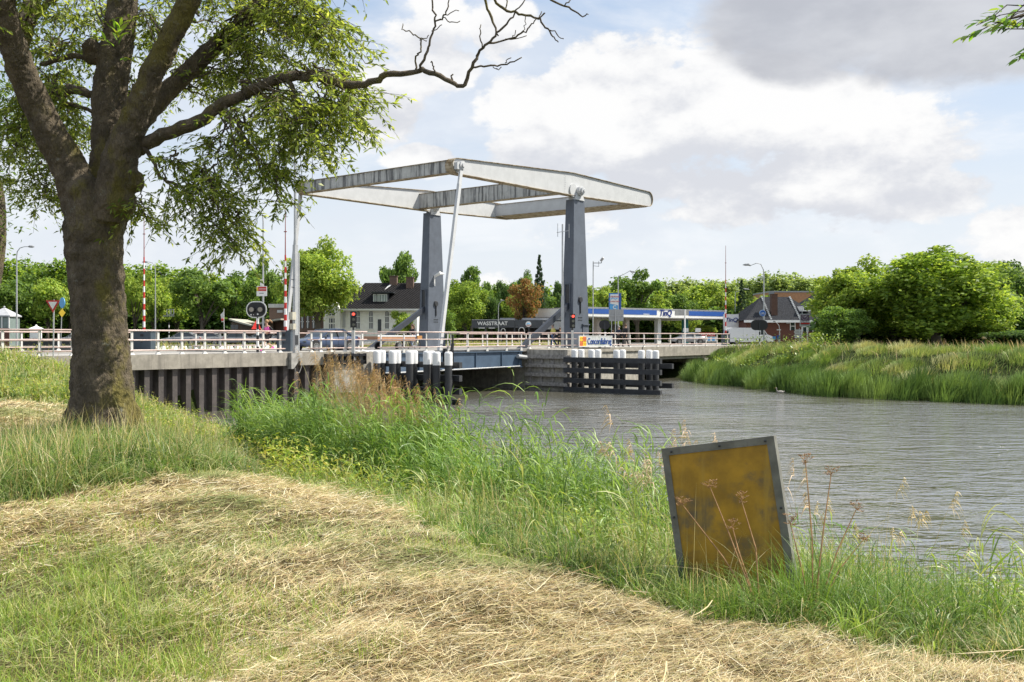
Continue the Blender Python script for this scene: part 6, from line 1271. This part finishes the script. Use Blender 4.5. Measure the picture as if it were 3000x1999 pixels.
L = Loc(96); T = wthing('direction_sign', 'white post with stacked direction plates left of the to let board', 'road sign', 2341, 96); m = MB(); m.path([(L.x(2342), 96, 2.6), (L.x(2342), 96, L.z(962))], .04, 8); T.part('post', m, M['galv'])
for i in range(5): T.part('plate', bx(L, 2328 - 2 * (i % 2), 2347, 966 + 5.2 * i, 970 + 5.2 * i, -.06, -.03), M['white'])
for i, (xq, y0, y1, cl) in enumerate(((2268, 986, 996, 'lb'), (2281, 983, 995, 'b'))):
    L = Loc(94); T = wthing('small_road_sign', ('pale blue small square sign in front of the villa', 'dark blue small sign on the short curved lamp')[i], 'road sign', xq, 94); T.part('plate', bx(L, xq - 5, xq + 4, y0, y1, -.04, 0), M['lblue'] if cl == 'lb' else M['blue']); m = MB(); m.path([(L.x(xq), 94.03, 2.5), (L.x(xq), 94.03, L.z(y0))], .03, 6); T.part('post', m, M['galv'])
L = Loc(100); T = wthing('street_name_sign', 'small white street name plate on the short curved lamp', 'sign', 2281, 100, 5); T.part('plate', bx(L, 2275, 2287, 965.5, 968, -.14, -.1), M['white'])
# flag, garden lamp, speed display
L = Loc(104); T = wthing('flag', 'white flag with red patch on a thin pole left of the warning light', 'flag', 656, 104); m = MB(); m.path([(L.x(657), 104, 2.6), (L.x(656), 104, L.z(905))], .03, 6); T.part('pole', m, M['white'])
m = MB(); m.add([(L.x(656), 104, L.z(912)), (L.x(647), 103.9, L.z(922)), (L.x(649), 104, L.z(944)), (L.x(656), 104.05, L.z(944)), (L.x(656), 104.03, L.z(912)), (L.x(647), 103.93, L.z(922)), (L.x(649), 104.03, L.z(944)), (L.x(656), 104.08, L.z(944))], [(0, 1, 2, 3), (7, 6, 5, 4), (0, 4, 5, 1), (1, 5, 6, 2), (2, 6, 7, 3), (3, 7, 4, 0)]); T.part('cloth', m, M['white']); m = MB(); m.sphere((L.x(652), 103.9, L.z(937)), .14, 8, sy=.3); T.part('patch', m, M['red'])
L = Loc(84); T = wthing('garden_lamp', 'small lamp with round yellowish shade in the grass at the right', 'lamp', 2882, 84, 2.6); m = MB(); m.path([(L.x(2882), 84, 2.3), (L.x(2882), 84, L.z(993))], .04, 6); T.part('post', m, M['dark']); m = MB(); m.lathe((L.x(2882), 84, L.z(992)), [(.1, -.12), (.25, -.02), (.24, .03), (.1, .14), (.02, .18)], 14); T.part('lamp_shade', m, mat('shade_ochre', (.35, .27, .12), .5))
L = Loc(112); T = wthing('speed_display', 'open frame display on a black and white post among the left trees', 'display', 495, 112); m = MB(); m.bar((L.x(478), 112, L.z(926)), (L.x(510), 112, L.z(926)), .08)
for a, b_ in ((489, 498), (501, 509)):
    for y in (907, 922): m.bar((L.x(a), 112, L.z(y)), (L.x(b_), 112, L.z(y)), .06)
    for x_ in (a, b_): m.bar((L.x(x_), 112, L.z(907)), (L.x(x_), 112, L.z(922)), .06)
T.part('frame', m, M['galv']); m = MB(); m2 = MB()
for i in range(9): (m if i % 2 else m2).path([(L.x(495), 112, 2.6 + .3 * i), (L.x(495), 112, 2.9 + .3 * i)], .07, 8)
T.part('post', m, M['white']); T.part('post_band', m2, M['black'])
L = Loc(58); T = wthing('warning_triangle', 'red edged triangular road sign seen obliquely behind the warning light post', 'road sign', 750, 58); m = MB(); xc = L.x(751); m.add([(xc + .02, 58, L.z(936)), (xc - .2, 57.6, L.z(965)), (xc + .16, 58.4, L.z(965)), (xc + .04, 58.03, L.z(936)), (xc - .18, 57.63, L.z(965)), (xc + .18, 58.43, L.z(965))], [(0, 1, 2), (5, 4, 3), (0, 3, 4, 1), (1, 4, 5, 2), (2, 5, 3, 0)]); T.part('face', m, M['red']); m = MB(); m.path([(xc + .05, 58.1, DECK), (xc + .05, 58.1, L.z(936))], .03, 6); T.part('post', m, M['galv'])
# ================================================================ vehicles
def wheel(T, x, y, r=.32, w_=.2, side=-1):
    m = MB(); m.path([(x, y - w_ / 2, r), (x, y - w_ / 2 + .03, r), (x, y + w_ / 2 - .03, r), (x, y + w_ / 2, r)], [r * .93, r, r, r * .93], 22); o = T.part('wheel', m, M['rubber'])
    m = MB(); yy = y + side * w_ / 2; m.path([(x, yy + side * .012, r), (x, yy - side * .02, r)], r * .66, 22); rim = T.part('rim', m, M['dark'], o)
    m = MB()
    for k in range(10): a = k * math.pi / 5; m.bar((x, yy + side * .02, r), (x + r * .62 * math.cos(a), yy + side * .02, r + r * .62 * math.sin(a)), .035)
    m.path([(x, yy + side * .03, r), (x, yy, r)], .06, 10)
    for k in range(20): a, b_ = k * math.pi / 10, (k + 1) * math.pi / 10; m.bar((x + r * .64 * math.cos(a), yy + side * .02, r + r * .64 * math.sin(a)), (x + r * .64 * math.cos(b_), yy + side * .02, r + r * .64 * math.sin(b_)), .03)
    T.part('spokes', m, M['chrome'], o)
def sedan(label, paint, loc, rot, name='car', estate=False, group=None):
    """front at x=0 pointing to -x, length 4.5"""
    T = Thing(name, label, 'car', loc, 'local', group, rot)
    st = [(0, .52, .50, .55), (.04, .44, .60, .68), (.25, .34, .69, .78), (.7, .30, .77, .845), (1.15, .30, .85, .87), (1.5, .30, .90, .875), (2.2, .30, .92, .88), (3.0, .30, .935, .88), (3.6, .30, .95, .875), (4.0, .32, .965, .85), (4.38, .36, .955, .80), (4.48, .45, .88, .74), (4.52, .50, .62, .70)]
    V = []; F_ = []
    for x, zb, zt, hw in st:
        V += [(x, -hw * .96, zb), (x, -hw, zb + (zt - zb) * .35), (x, -hw * .985, zb + (zt - zb) * .75), (x, -hw * .90, zt), (x, -hw * .5, zt + .03), (x, hw * .5, zt + .03), (x, hw * .90, zt), (x, hw * .985, zb + (zt - zb) * .75), (x, hw, zb + (zt - zb) * .35), (x, hw * .96, zb)]
    n = 10
    for i in range(len(st) - 1): F_ += [(i * n + k, i * n + (k + 1) % n, (i + 1) * n + (k + 1) % n, (i + 1) * n + k) for k in range(n)]
    F_ += [tuple(range(n)), tuple(range((len(st) - 1) * n, len(st) * n))]
    m = MB(); m.add(V, F_); body = T.part('body', m, paint, smooth=True)
    rr = 4.35 if estate else 3.95
    gs = [(1.38, .88, .89, .76), (1.75, .88, 1.13, .69), (2.15, .88, 1.355, .62), (2.7, .88, 1.40, .60), (3.2, .88, 1.375, .60), (rr - .38, .88, 1.20 if not estate else 1.34, .65), (rr, .88, .955, .72)]
    V = []; F_ = []
    for x, zb, zt, hw in gs: V += [(x, -.80, zb), (x, -hw, zt), (x, hw, zt), (x, .80, zb)]
    for i in range(len(gs) - 1): F_ += [(i * 4 + k, i * 4 + (k + 1) % 4, (i + 1) * 4 + (k + 1) % 4, (i + 1) * 4 + k) for k in range(4)]
    F_ += [(0, 1, 2, 3), tuple(range(24, 28))]; m = MB(); m.add(V, F_); T.part('windows', m, M['glass'])
    m = MB()
    top = [(x, zt, hw) for x, zb, zt, hw in gs]
    for i in range(2, 5):
        if i + 1 < len(top): (xa, za, ha), (xb_, zb_, hb) = top[i], top[i + 1]; m.add([(xa, -ha - .012, za), (xb_, -hb - .012, zb_), (xb_, hb + .012, zb_), (xa, ha + .012, za), (xa, -ha * .9, za + .035), (xb_, -hb * .9, zb_ + .035), (xb_, hb * .9, zb_ + .035), (xa, ha * .9, za + .035)], [(4, 5, 6, 7), (0, 1, 5, 4), (2, 3, 7, 6), (3, 0, 4, 7), (1, 2, 6, 5), (0, 3, 2, 1)])
    T.part('roof', m, paint)
    for sy in (-1, 1):
        m = MB(); m.bar((1.38, sy * .79, .90), (2.15, sy * .64, 1.36), .05); m.bar((2.15, sy * .635, 1.365), (3.2, sy * .62, 1.385), .04); m.bar((3.2, sy * .62, 1.38), (rr, sy * .745, .96), .09); T.part('window_pillar', m, paint)
        m = MB(); m.bar((2.68, sy * .815, .93), (2.66, sy * .625, 1.38), .06); T.part('middle_pillar', m, M['black'])
        m = MB(); m.box(2.85, 3.03, sy * .885 - .012, sy * .885 + .012, .76, .79); m.box(1.95, 2.13, sy * .885 - .012, sy * .885 + .012, .75, .78); T.part('door_handle', m, M['chrome'])
        m = MB(); m.box(1.7, 1.78, sy * .88 - .02 + sy * .08, sy * .88 + .1 * sy + .02 if sy > 0 else sy * .88 + .02, .92, 1.04); T.part('mirror', m, paint)
        for x in (1.62, 2.62, 3.5): m = MB(); m.box(x, x + .012, sy * .879 - .006, sy * .879 + .006, .42, .90); T.part('door_seam', m, M['black'])
        m = MB(); m.sphere((.16, sy * .62, .62), .14, 8, sx=.8, sz=.5); T.part('headlight', m, M['glass'])
        m = MB(); m.box(4.36, 4.5, sy * .70 - .08, sy * .70 + .08, .74, .88); T.part('tail_light', m, M['red'])
        for x in (.82, 3.55):
            m = MB(); m.path([(x, sy * .80, .34), (x, sy * .886, .34)], .385, 22); T.part('wheel_arch', m, M['black']); wheel(T, x, sy * .80, .325, .2, sy)
    m = MB(); m.box(-.02, .02, -.25, .25, .4, .5); T.part('number_plate', m, M['yellow'])
    return T
c0 = sedan('dark blue saloon car crossing the bridge behind the tall mast', M['carblue'], tuple(W(S_at(866, 5.6), 5.6, DECK - .1)), RANG); CARG = None
pk = sedan('parked silver car', M['cargrey'], tuple(px(388, 1012, 103)), 0)
pk.e['label'] = 'silver parked car just right of the first barrier, leftmost of the far row'; pk.e['group'] = 'cars parked on the side road'; pk.e.location = ((470 - 1500) / F * 103, 103, 2.7)
for xq, lab, rz in ((540, 'parked car right of the thin lamp, second of the far row', 0), (622, 'parked car below the flag, third of the far row', .1), (700, 'parked car partly behind the warning light post', 0), (165, 'parked car seen between yield sign and big trunk', 0)):
    dup(pk.e, ((xq - 1500) / F * 105, 105, 2.7), rz, lab, 'cars parked on the side road')
dup(pk.e, ((1955 - 1500) / F * 118, 116, 2.72), .3, 'pale car parked under the petrol station canopy')
# white van
L = Loc(116); T = Thing('van', 'white panel van at the right end of the bridge before the villa', 'van', (L.x(2136), 116, 2.68), 'local', None, .12)
side = [(0, .35), (0, 1.6), (.12, 1.98), (.5, 2.05), (3.9, 2.02), (4.3, 1.85), (4.75, 1.25), (5.35, 1.02), (5.5, .8), (5.5, .35)]
m = MB(); m.prism(side, 1, 0, 1.9); T.part('body', m, M['carwhite'])
m = MB(); m.prism([(3.95, 1.2), (4.68, 1.2), (4.25, 1.78), (3.95, 1.82)], 1, -.01, -.001); T.part('side_window', m, M['glass'])
m = MB(); m.box(1.75, 1.77, -.008, -.001, .5, 1.95); m.box(.1, 3.8, -.012, -.001, .75, .80); m.box(3.3, 3.32, -.008, -.001, .5, 1.95); T.part('panel_seam', m, M['galv'])
m = MB(); m.box(-.01, -.001, .2, .9, 1.2, 1.7); m.box(-.01, -.001, 1.0, 1.7, 1.2, 1.7); T.part('rear_window', m, M['glass']); m = MB(); m.box(-.015, .02, .05, .18, .8, 1.1); T.part('tail_light', m, M['red'])
for x in (.95, 4.55): wheel(T, x, .12, .34, .22, -1); wheel(T, x, 1.78, .34, .22, 1)
# flatbed trailer with its towing vehicle
sx0 = S_at(1078, 7.0); T = Thing('flatbed_trailer', 'orange sided flatbed trailer between saloon car and cyclist', 'trailer', tuple(W(sx0, 7.0, DECK - .1)), 'local', None, RANG)
m = MB(); m.box(0, 3.6, -.9, .9, .62, .72); T.part('bed', m, M['galv']); m = MB(); m.box(0, 3.6, -.93, -.901, .66, .95); m.box(0, 3.6, .901, .93, .66, .95); m.box(3.601, 3.63, -.9, .9, .66, .95); T.part('side_board', m, mat('board_orange', (.42, .22, .12), .6)); m = MB(); m.box(-.02, 3.62, -.95, -.935, .93, 1.02); T.part('top_rail', m, M['carwhite'])
m = MB(); m.bar((0, -.4, .55), (-1.2, 0, .45), .08); m.bar((0, .4, .55), (-1.2, 0, .45), .08); T.part('drawbar', m, M['galv']); wheel(T, 1.9, -.98, .28, .18, -1); wheel(T, 1.9, .98, .28, .18, 1)
m = MB(); m.box(3.64, 3.66, -.85, -.6, .6, .7); T.part('tail_light', m, M['red'])
T = Thing('pickup', 'small grey service vehicle towing the orange sided trailer', 'pickup', tuple(W(sx0 - 4.2, 7.0, DECK - .1)), 'local', None, RANG)
m = MB(); m.prism([(0, .35), (0, .8), (.35, .95), (.8, 1.15), (1.6, 1.12), (1.6, .8), (3.0, .8), (3.0, .35)], 1, -.75, .75); T.part('body', m, M['cargrey']); m = MB(); m.box(.8, 1.5, -.76, -.751, .88, 1.08); T.part('side_window', m, M['glass']); m = MB(); m.box(1.7, 2.9, -.7, -.66, .8, 1.05); m.box(1.7, 2.9, .66, .7, .8, 1.05); T.part('load_rail', m, M['galv']); m = MB(); m.box(2.96, 3.03, -.7, -.5, .6, .75); T.part('tail_light', m, M['red'])
for x in (.55, 2.35): wheel(T, x, -.7, .27, .17, -1); wheel(T, x, .7, .27, .17, 1)

# ================================================================ people
def skin(T, name, chain, m, sub=1, parent=None):
    """chain: list of (key, parent key or None, (x,y,z), radius) -> one continuous skinned body"""
    keys = [c_[0] for c_ in chain]; me = bpy.data.meshes.new(name); me.from_pydata([c_[2] for c_ in chain], [(keys.index(c_[1]), i) for i, c_ in enumerate(chain) if c_[1]], [])
    o = bpy.data.objects.new(name, me); C.objects.link(o); o.parent = parent or T.e; md = o.modifiers.new('skin', 'SKIN'); md.use_smooth_shade = True
    for i, c_ in enumerate(chain):
        r = c_[3]; me.skin_vertices[0].data[i].radius = r if isinstance(r, tuple) else (r, r); me.skin_vertices[0].data[i].use_root = (c_[1] is None)
    s_ = o.modifiers.new('sub', 'SUBSURF'); s_.levels = sub; s_.render_levels = sub; me.materials.append(m); return o
def person(loc, rot, label, J, cloth, hair, shoes, h=1.72, hairstyle='short'):
    """J: joints in metres facing +x; cloth: list of (name, keys, swell, material)"""
    T = Thing('person', label, 'person', loc, 'local', None, rot); s = h / 1.72
    par = dict(waist='hip', chest='waist', neck='chest', head0='neck', head1='head0', head2='head1', shl='chest', ell='shl', wrl='ell', hal='wrl', shr='chest', elr='shr', wrr='elr', har='wrr', hpl='hip', knl='hpl', anl='knl', tol='anl', hpr='hip', knr='hpr', anr='knr', tor='anr')
    rad = dict(hip=.125, waist=.115, chest=(.15, .12), neck=.052, head0=.072, head1=.095, head2=.075, shl=.055, ell=.042, wrl=.028, hal=.036, hpl=.085, knl=.055, anl=.038, tol=.034); rad.update({k[:-1] + 'r': v for k, v in list(rad.items()) if k.endswith('l')})
    P = {k: Vector(v) * s for k, v in J.items()}; hd_ = (P['chest'] - P['waist']).normalized(); nk = P['neck']; fw = Vector((1, 0, 0))
    P['head0'] = nk + Vector((.02, 0, .09)) * s; P['head1'] = nk + Vector((.025, 0, .17)) * s; P['head2'] = nk + Vector((.01, 0, .245)) * s
    for sd_ in 'lr':
        d = (P['wr' + sd_] - P['el' + sd_]).normalized(); P['ha' + sd_] = P['wr' + sd_] + d * .085 * s; a = P['an' + sd_]; P['to' + sd_] = a + Vector((.15, 0, -.05 if a.z < .2 else -.09)) * s
    order = ['hip', 'waist', 'chest', 'neck', 'head0', 'head1', 'head2', 'shl', 'ell', 'wrl', 'hal', 'shr', 'elr', 'wrr', 'har', 'hpl', 'knl', 'anl', 'tol', 'hpr', 'knr', 'anr', 'tor']
    ch = [(k, par.get(k), tuple(P[k]), tuple(q_ * s for q_ in rad[k]) if isinstance(rad[k], tuple) else rad[k] * s) for k in order]
    for sd_ in 'lr':        # five fingers each
        hp = P['ha' + sd_]; d = (P['ha' + sd_] - P['wr' + sd_]).normalized(); lat = d.cross(Vector((1, 0, .2))).normalized()
        for i, (o_, l_) in enumerate(((-.03, .065), (-.01, .078), (.01, .075), (.03, .058))):
            k1, k2 = f'f{sd_}{i}a', f'f{sd_}{i}b'; b0 = hp + lat * o_ * s + d * .03 * s; ch += [(k1, 'ha' + sd_, tuple(b0), .011 * s), (k2, k1, tuple(b0 + (d + Vector((.25, 0, 0))) * l_ * s), .008 * s)]
        ch += [(f't{sd_}', 'ha' + sd_, tuple(hp + lat * -.045 * s + d * .015 * s + Vector((.03, 0, 0)) * s), .011 * s)]
    ch += [('nose', 'head1', tuple(P['head1'] + Vector((.1, 0, -.01)) * s), .016 * s)]
    b_ = skin(T, 'body', ch, M['skin'])
    D_ = {c_[0]: c_ for c_ in ch}
    for nm, ks, sw, mt in cloth:
        cc2 = []; first = True
        for k in ks:
            p_ = D_[k][1] if D_[k][1] in ks and not first else (None if first else ks[0]); r = D_[k][3]; r = tuple(q_ + sw for q_ in r) if isinstance(r, tuple) else r + sw; cc2.append((k, p_, D_[k][2], r)); first = False
        skin(T, nm, cc2, mt)
    e = MB()
    for sy in (-1, 1): e.sphere(tuple(P['head1'] + Vector((.088, sy * .033, .02)) * s), .011, 6)
    T.part('eyes', e, M['black']); e = MB(); e.box(P['head1'].x + .08 * s, P['head1'].x + .092 * s, -.022 + P['head1'].y, .022 + P['head1'].y, P['head1'].z - .055 * s, P['head1'].z - .045 * s); T.part('mouth', e, M['red'])
    e = MB(); c_ = P['head1'] + Vector((-.022, 0, .045)) * s; e.sphere(tuple(c_), .108 * s, 12, sz=1.0, sx=1.02)
    if hairstyle == 'pony': e.path([c_ + Vector((-.09, 0, .03)), c_ + Vector((-.2, .02, .05)), c_ + Vector((-.3, .04, -.02)), c_ + Vector((-.34, .05, -.1))], [.04, .055, .04, .012], 8)
    if hairstyle == 'long': e.path([c_ + Vector((-.03, 0, .02)), c_ + Vector((-.09, 0, -.1)), c_ + Vector((-.14, .02, -.24)), c_ + Vector((-.2, .02, -.3))], [.09, .105, .075, .02], 10)
    T.part('hair', e, hair, smooth=True)
    for sd_ in 'lr':
        a = P['an' + sd_]; t_ = P['to' + sd_]; e = MB(); e.path([a + Vector((-.06, 0, -.035)) * s, a + Vector((.0, 0, -.03)) * s, t_ + Vector((.03, 0, .0)) * s], [.045 * s, .052 * s, .036 * s], 8); T.part('shoe', e, shoes, smooth=True)
    return T
def gait(st, lean=.04, arm=1.0, bend=0):
    J = dict(hip=(0, 0, .95), waist=(lean * .5, 0, 1.10), chest=(lean, 0, 1.32), neck=(lean * 1.4, 0, 1.47), shl=(lean, .17, 1.40), shr=(lean, -.17, 1.40), hpl=(0, .09, .90), hpr=(0, -.09, .90))
    J.update(knl=(st * .22 + .03, .09, .50), anl=(st * .32, .09, .085), knr=(-st * .1 + .02, -.09, .50), anr=(-st * .42, -.09, .12))
    J.update(ell=(lean - .13 * arm * (st + .1), .22, 1.13), wrl=(lean - .12 * arm * st + .08 + bend * .2, .2, .92 + bend * .25), elr=(lean + .10 * arm * st, -.22, 1.13), wrr=(lean + .24 * arm * st + .04, -.2, .93 + bend * .25)); return J
m_h = mat('hair_brown', (.10, .055, .03), .6); m_bl = mat('hair_blond', (.34, .21, .10), .6); m_gy = mat('hair_grey', (.25, .23, .21), .7)
f_pink = mat('pink_shirt', (.85, .13, .5), .7); f_blk = mat('black_cloth', (.018, .018, .022), .8); f_navy = mat('navy_cloth', (.02, .026, .05), .8); f_yel = mat('yellow_shirt', (.66, .60, .16), .8); f_jean = mat('jeans', (.08, .14, .25), .85); f_lj = mat('light_jeans', (.26, .34, .48), .85)
TORSO = ['hip', 'waist', 'chest']
TOP = ['chest', 'waist', 'hip', 'shl', 'shr']; SLEEVE = TOP + ['ell', 'elr']; LONG = SLEEVE + ['wrl', 'wrr']; LEGS = ['hip', 'hpl', 'hpr', 'knl', 'knr']; TROUS = LEGS + ['anl', 'anr']
def fixpar(ks): return ks
# jogger, mid stride, facing left along the bridge
J = gait(1.0, .07); J.update(anl=(.42, .09, .16), knl=(.32, .09, .56), knr=(-.06, -.09, .48), anr=(-.40, -.09, .30), ell=(-.12, .24, 1.18), wrl=(.10, .16, 1.12), elr=(.06, -.25, 1.17), wrr=(.26, -.16, 1.22)); J = {k: (v[0], v[1], v[2] - .02) for k, v in J.items()}
p = W(S_at(786, 1.9), 1.9, DECK); person(tuple(p), RANG + math.pi, 'woman jogging left in pink top and black shorts behind the railing', J, [('top', TOP, .022, f_pink), ('sleeve', ['shl', 'ell'], .02, f_blk), ('sleeve', ['shr', 'elr'], .02, f_blk), ('shorts', LEGS, .02, f_blk)], m_bl, f_pink, 1.70, 'pony')
# walkers
p = W(S_at(1622, 3.0), 3.0, DECK); person(tuple(p), R(200), 'man in yellow shirt and jeans walking left of the near blue tower', gait(.8), [('shirt', SLEEVE, .025, f_yel), ('jeans', TROUS, .022, f_jean)], m_gy, M['white'], 1.76)
p = W(S_at(1812, 3.2), 3.2, DECK); person(tuple(p), RANG, 'grey haired person in dark jacket walking away, right of the name board', gait(.5), [('jacket', LONG, .035, f_navy), ('trousers', TROUS, .025, f_blk)], m_gy, M['black'], 1.70)
p = W(S_at(1832, 2.6), 2.6, DECK); person(tuple(p), RANG, 'tall man in black jacket walking away behind the railing, rightmost pedestrian', gait(-.8), [('jacket', LONG, .035, f_blk), ('trousers', TROUS, .025, f_blk)], m_h, M['black'], 1.86)
p = W(S_at(1794, 5.2), 5.2, DECK - .1); person(tuple(p), RANG + .3, 'shorter dark haired person partly hidden beside the name board', gait(.3), [('jacket', LONG, .03, f_navy), ('trousers', TROUS, .025, f_navy)], m_h, M['black'], 1.45)
p = W(S_at(1640, 5.0), 5.0, DECK - .1); person(tuple(p), RANG, 'person in dark top behind the walker in the yellow shirt', gait(-.5), [('jacket', LONG, .03, f_blk), ('trousers', TROUS, .025, f_blk)], m_h, M['black'], 1.62)
# cyclist
bt, bs = 6.5, S_at(1206, 6.5); bl = tuple(W(bs, bt, DECK - .1)); T = Thing('bicycle', 'dark upright bicycle with wooden crate ridden across the leaf', 'bicycle', bl, 'local', None, RANG + math.pi)
for x in (.56, -.56):
    m = MB(); ring(m, x, 0, .34, .33, .035, 24); w0 = T.part('wheel', m, M['rubber']); m = MB()
    for k in range(12): a = k * math.pi / 6; m.bar((x, 0, .34), (x + .31 * math.cos(a), 0, .34 + .31 * math.sin(a)), .006)
    m.path([(x, -.05, .34), (x, .05, .34)], .03, 8); T.part('spokes', m, M['chrome'], w0)
m = MB()
for a, b_ in (((.56, .34), (.40, .92)), ((.42, .82), (-.05, .30)), ((-.05, .30), (-.22, .88)), ((-.05, .3), (-.56, .34)), ((-.56, .34), (-.2, .75)), ((.46, .72), (-.12, .42))): m.bar((a[0], 0, a[1]), (b_[0], 0, b_[1]), .04)
T.part('frame', m, M['galv']); m = MB(); m.bar((.40, 0, .92), (.37, 0, 1.04), .03); m.bar((.37, -.27, 1.05), (.37, .27, 1.05), .03); m.bar((.37, -.27, 1.05), (.2, -.3, 1.03), .035); m.bar((.37, .27, 1.05), (.2, .3, 1.03), .035); T.part('handlebar', m, M['black'])
m = MB(); m.taper((.13, .09), (.11, .07), .88, .95, (-.22, 0)); T.part('saddle', m, M['black']); m = MB(); m.box(-.85, -.4, -.09, .09, .72, .745); T.part('rack', m, M['black'])
m = MB(); m.box(-.88, -.42, -.17, .17, .75, .76)
for y in (-.17, .155): m.box(-.88, -.42, y, y + .015, .761, 1.0)
for x in (-.88, -.435): m.box(x, x + .015, -.154, .154, .761, 1.0)
T.part('crate', m, mat('crate_wood', (.45, .22, .07), .7)); m = MB(); m.path([(-.05, -.1, .3), (-.05, .1, .3)], .08, 12); m.bar((-.05, .12, .3), (.1, .12, .2), .02); m.bar((-.05, -.12, .3), (-.2, -.12, .4), .02); T.part('crank', m, M['chrome'])
J = dict(hip=(-.22, 0, 1.02), waist=(-.20, 0, 1.16), chest=(-.12, 0, 1.38), neck=(-.08, 0, 1.53), shl=(-.11, .17, 1.46), shr=(-.11, -.17, 1.46), ell=(.03, .24, 1.24), wrl=(.19, .28, 1.09), elr=(.03, -.24, 1.24), wrr=(.19, -.28, 1.09), hpl=(-.18, .09, .98), hpr=(-.18, -.09, .98), knl=(.20, .1, .78), anl=(.08, .12, .30), knr=(.22, -.1, .92), anr=(-.10, -.12, .50))
person(bl, RANG + math.pi, 'woman with long dark hair in black jacket and light jeans riding the bicycle', J, [('jacket', LONG, .03, f_blk), ('jeans', TROUS, .024, f_lj)], m_h, M['black'], 1.70, 'long')

# ================================================================ small things
cbs = None
for i in range(15):
    xq = 455 + i * 27; s = S_at(xq, 19.5); p = W(s, 19.5, 2.66)
    if cbs is None:
        cbs = Thing('concrete_block', 'small pale concrete kerb block in the row beyond the far railing', 'block', tuple(p), 'local', 'pale concrete blocks beyond the far railing', RANG); m = MB(); m.taper((.30, .2), (.2, .13), 0, .32); m.box(-.3, .3, -.2, .2, -.1, 0); cbs.part('body', m, M['plaster'])
    else: dup(cbs.e, tuple(p), RANG)
T = Thing('shadow_strip', 'long dark strip drawn as the shadow behind the row of pale concrete blocks', 'shadow strip', (6, 20.5, 2.6)); m = MB(); m.box(-4, 24, 20.4, 20.7, 2.5, 3.0); T.part('wall', m, M['dark']); m = MB(); m.box(-4, 24, 20.35, 20.75, 3.0, 3.05); T.part('capping', m, M['concd'])  # dark strip stands in for the deep shadow around the pale blocks
# bird on the water
p = px(2286, 1151, 62.5); T = Thing('grebe', 'small grey and white water bird swimming near the far bank', 'bird', (p.x, p.y, 0), 'world')
m = MB(); m.sphere((p.x, p.y, .07), .12, 10, sx=2.0, sz=.85); m.path([(p.x - .17, p.y, .1), (p.x - .24, p.y, .2), (p.x - .24, p.y, .3), (p.x - .27, p.y, .34)], [.055, .035, .03, .045], 8); m.path([(p.x + .2, p.y, .09), (p.x + .29, p.y, .13)], [.06, .02], 6); T.part('body', m, mat('bird_grey', (.3, .28, .26), .7), smooth=True)
m = MB(); m.path([(p.x - .3, p.y, .34), (p.x - .37, p.y, .33)], [.018, .004], 6); T.part('beak', m, mat('beak', (.4, .2, .05), .5))
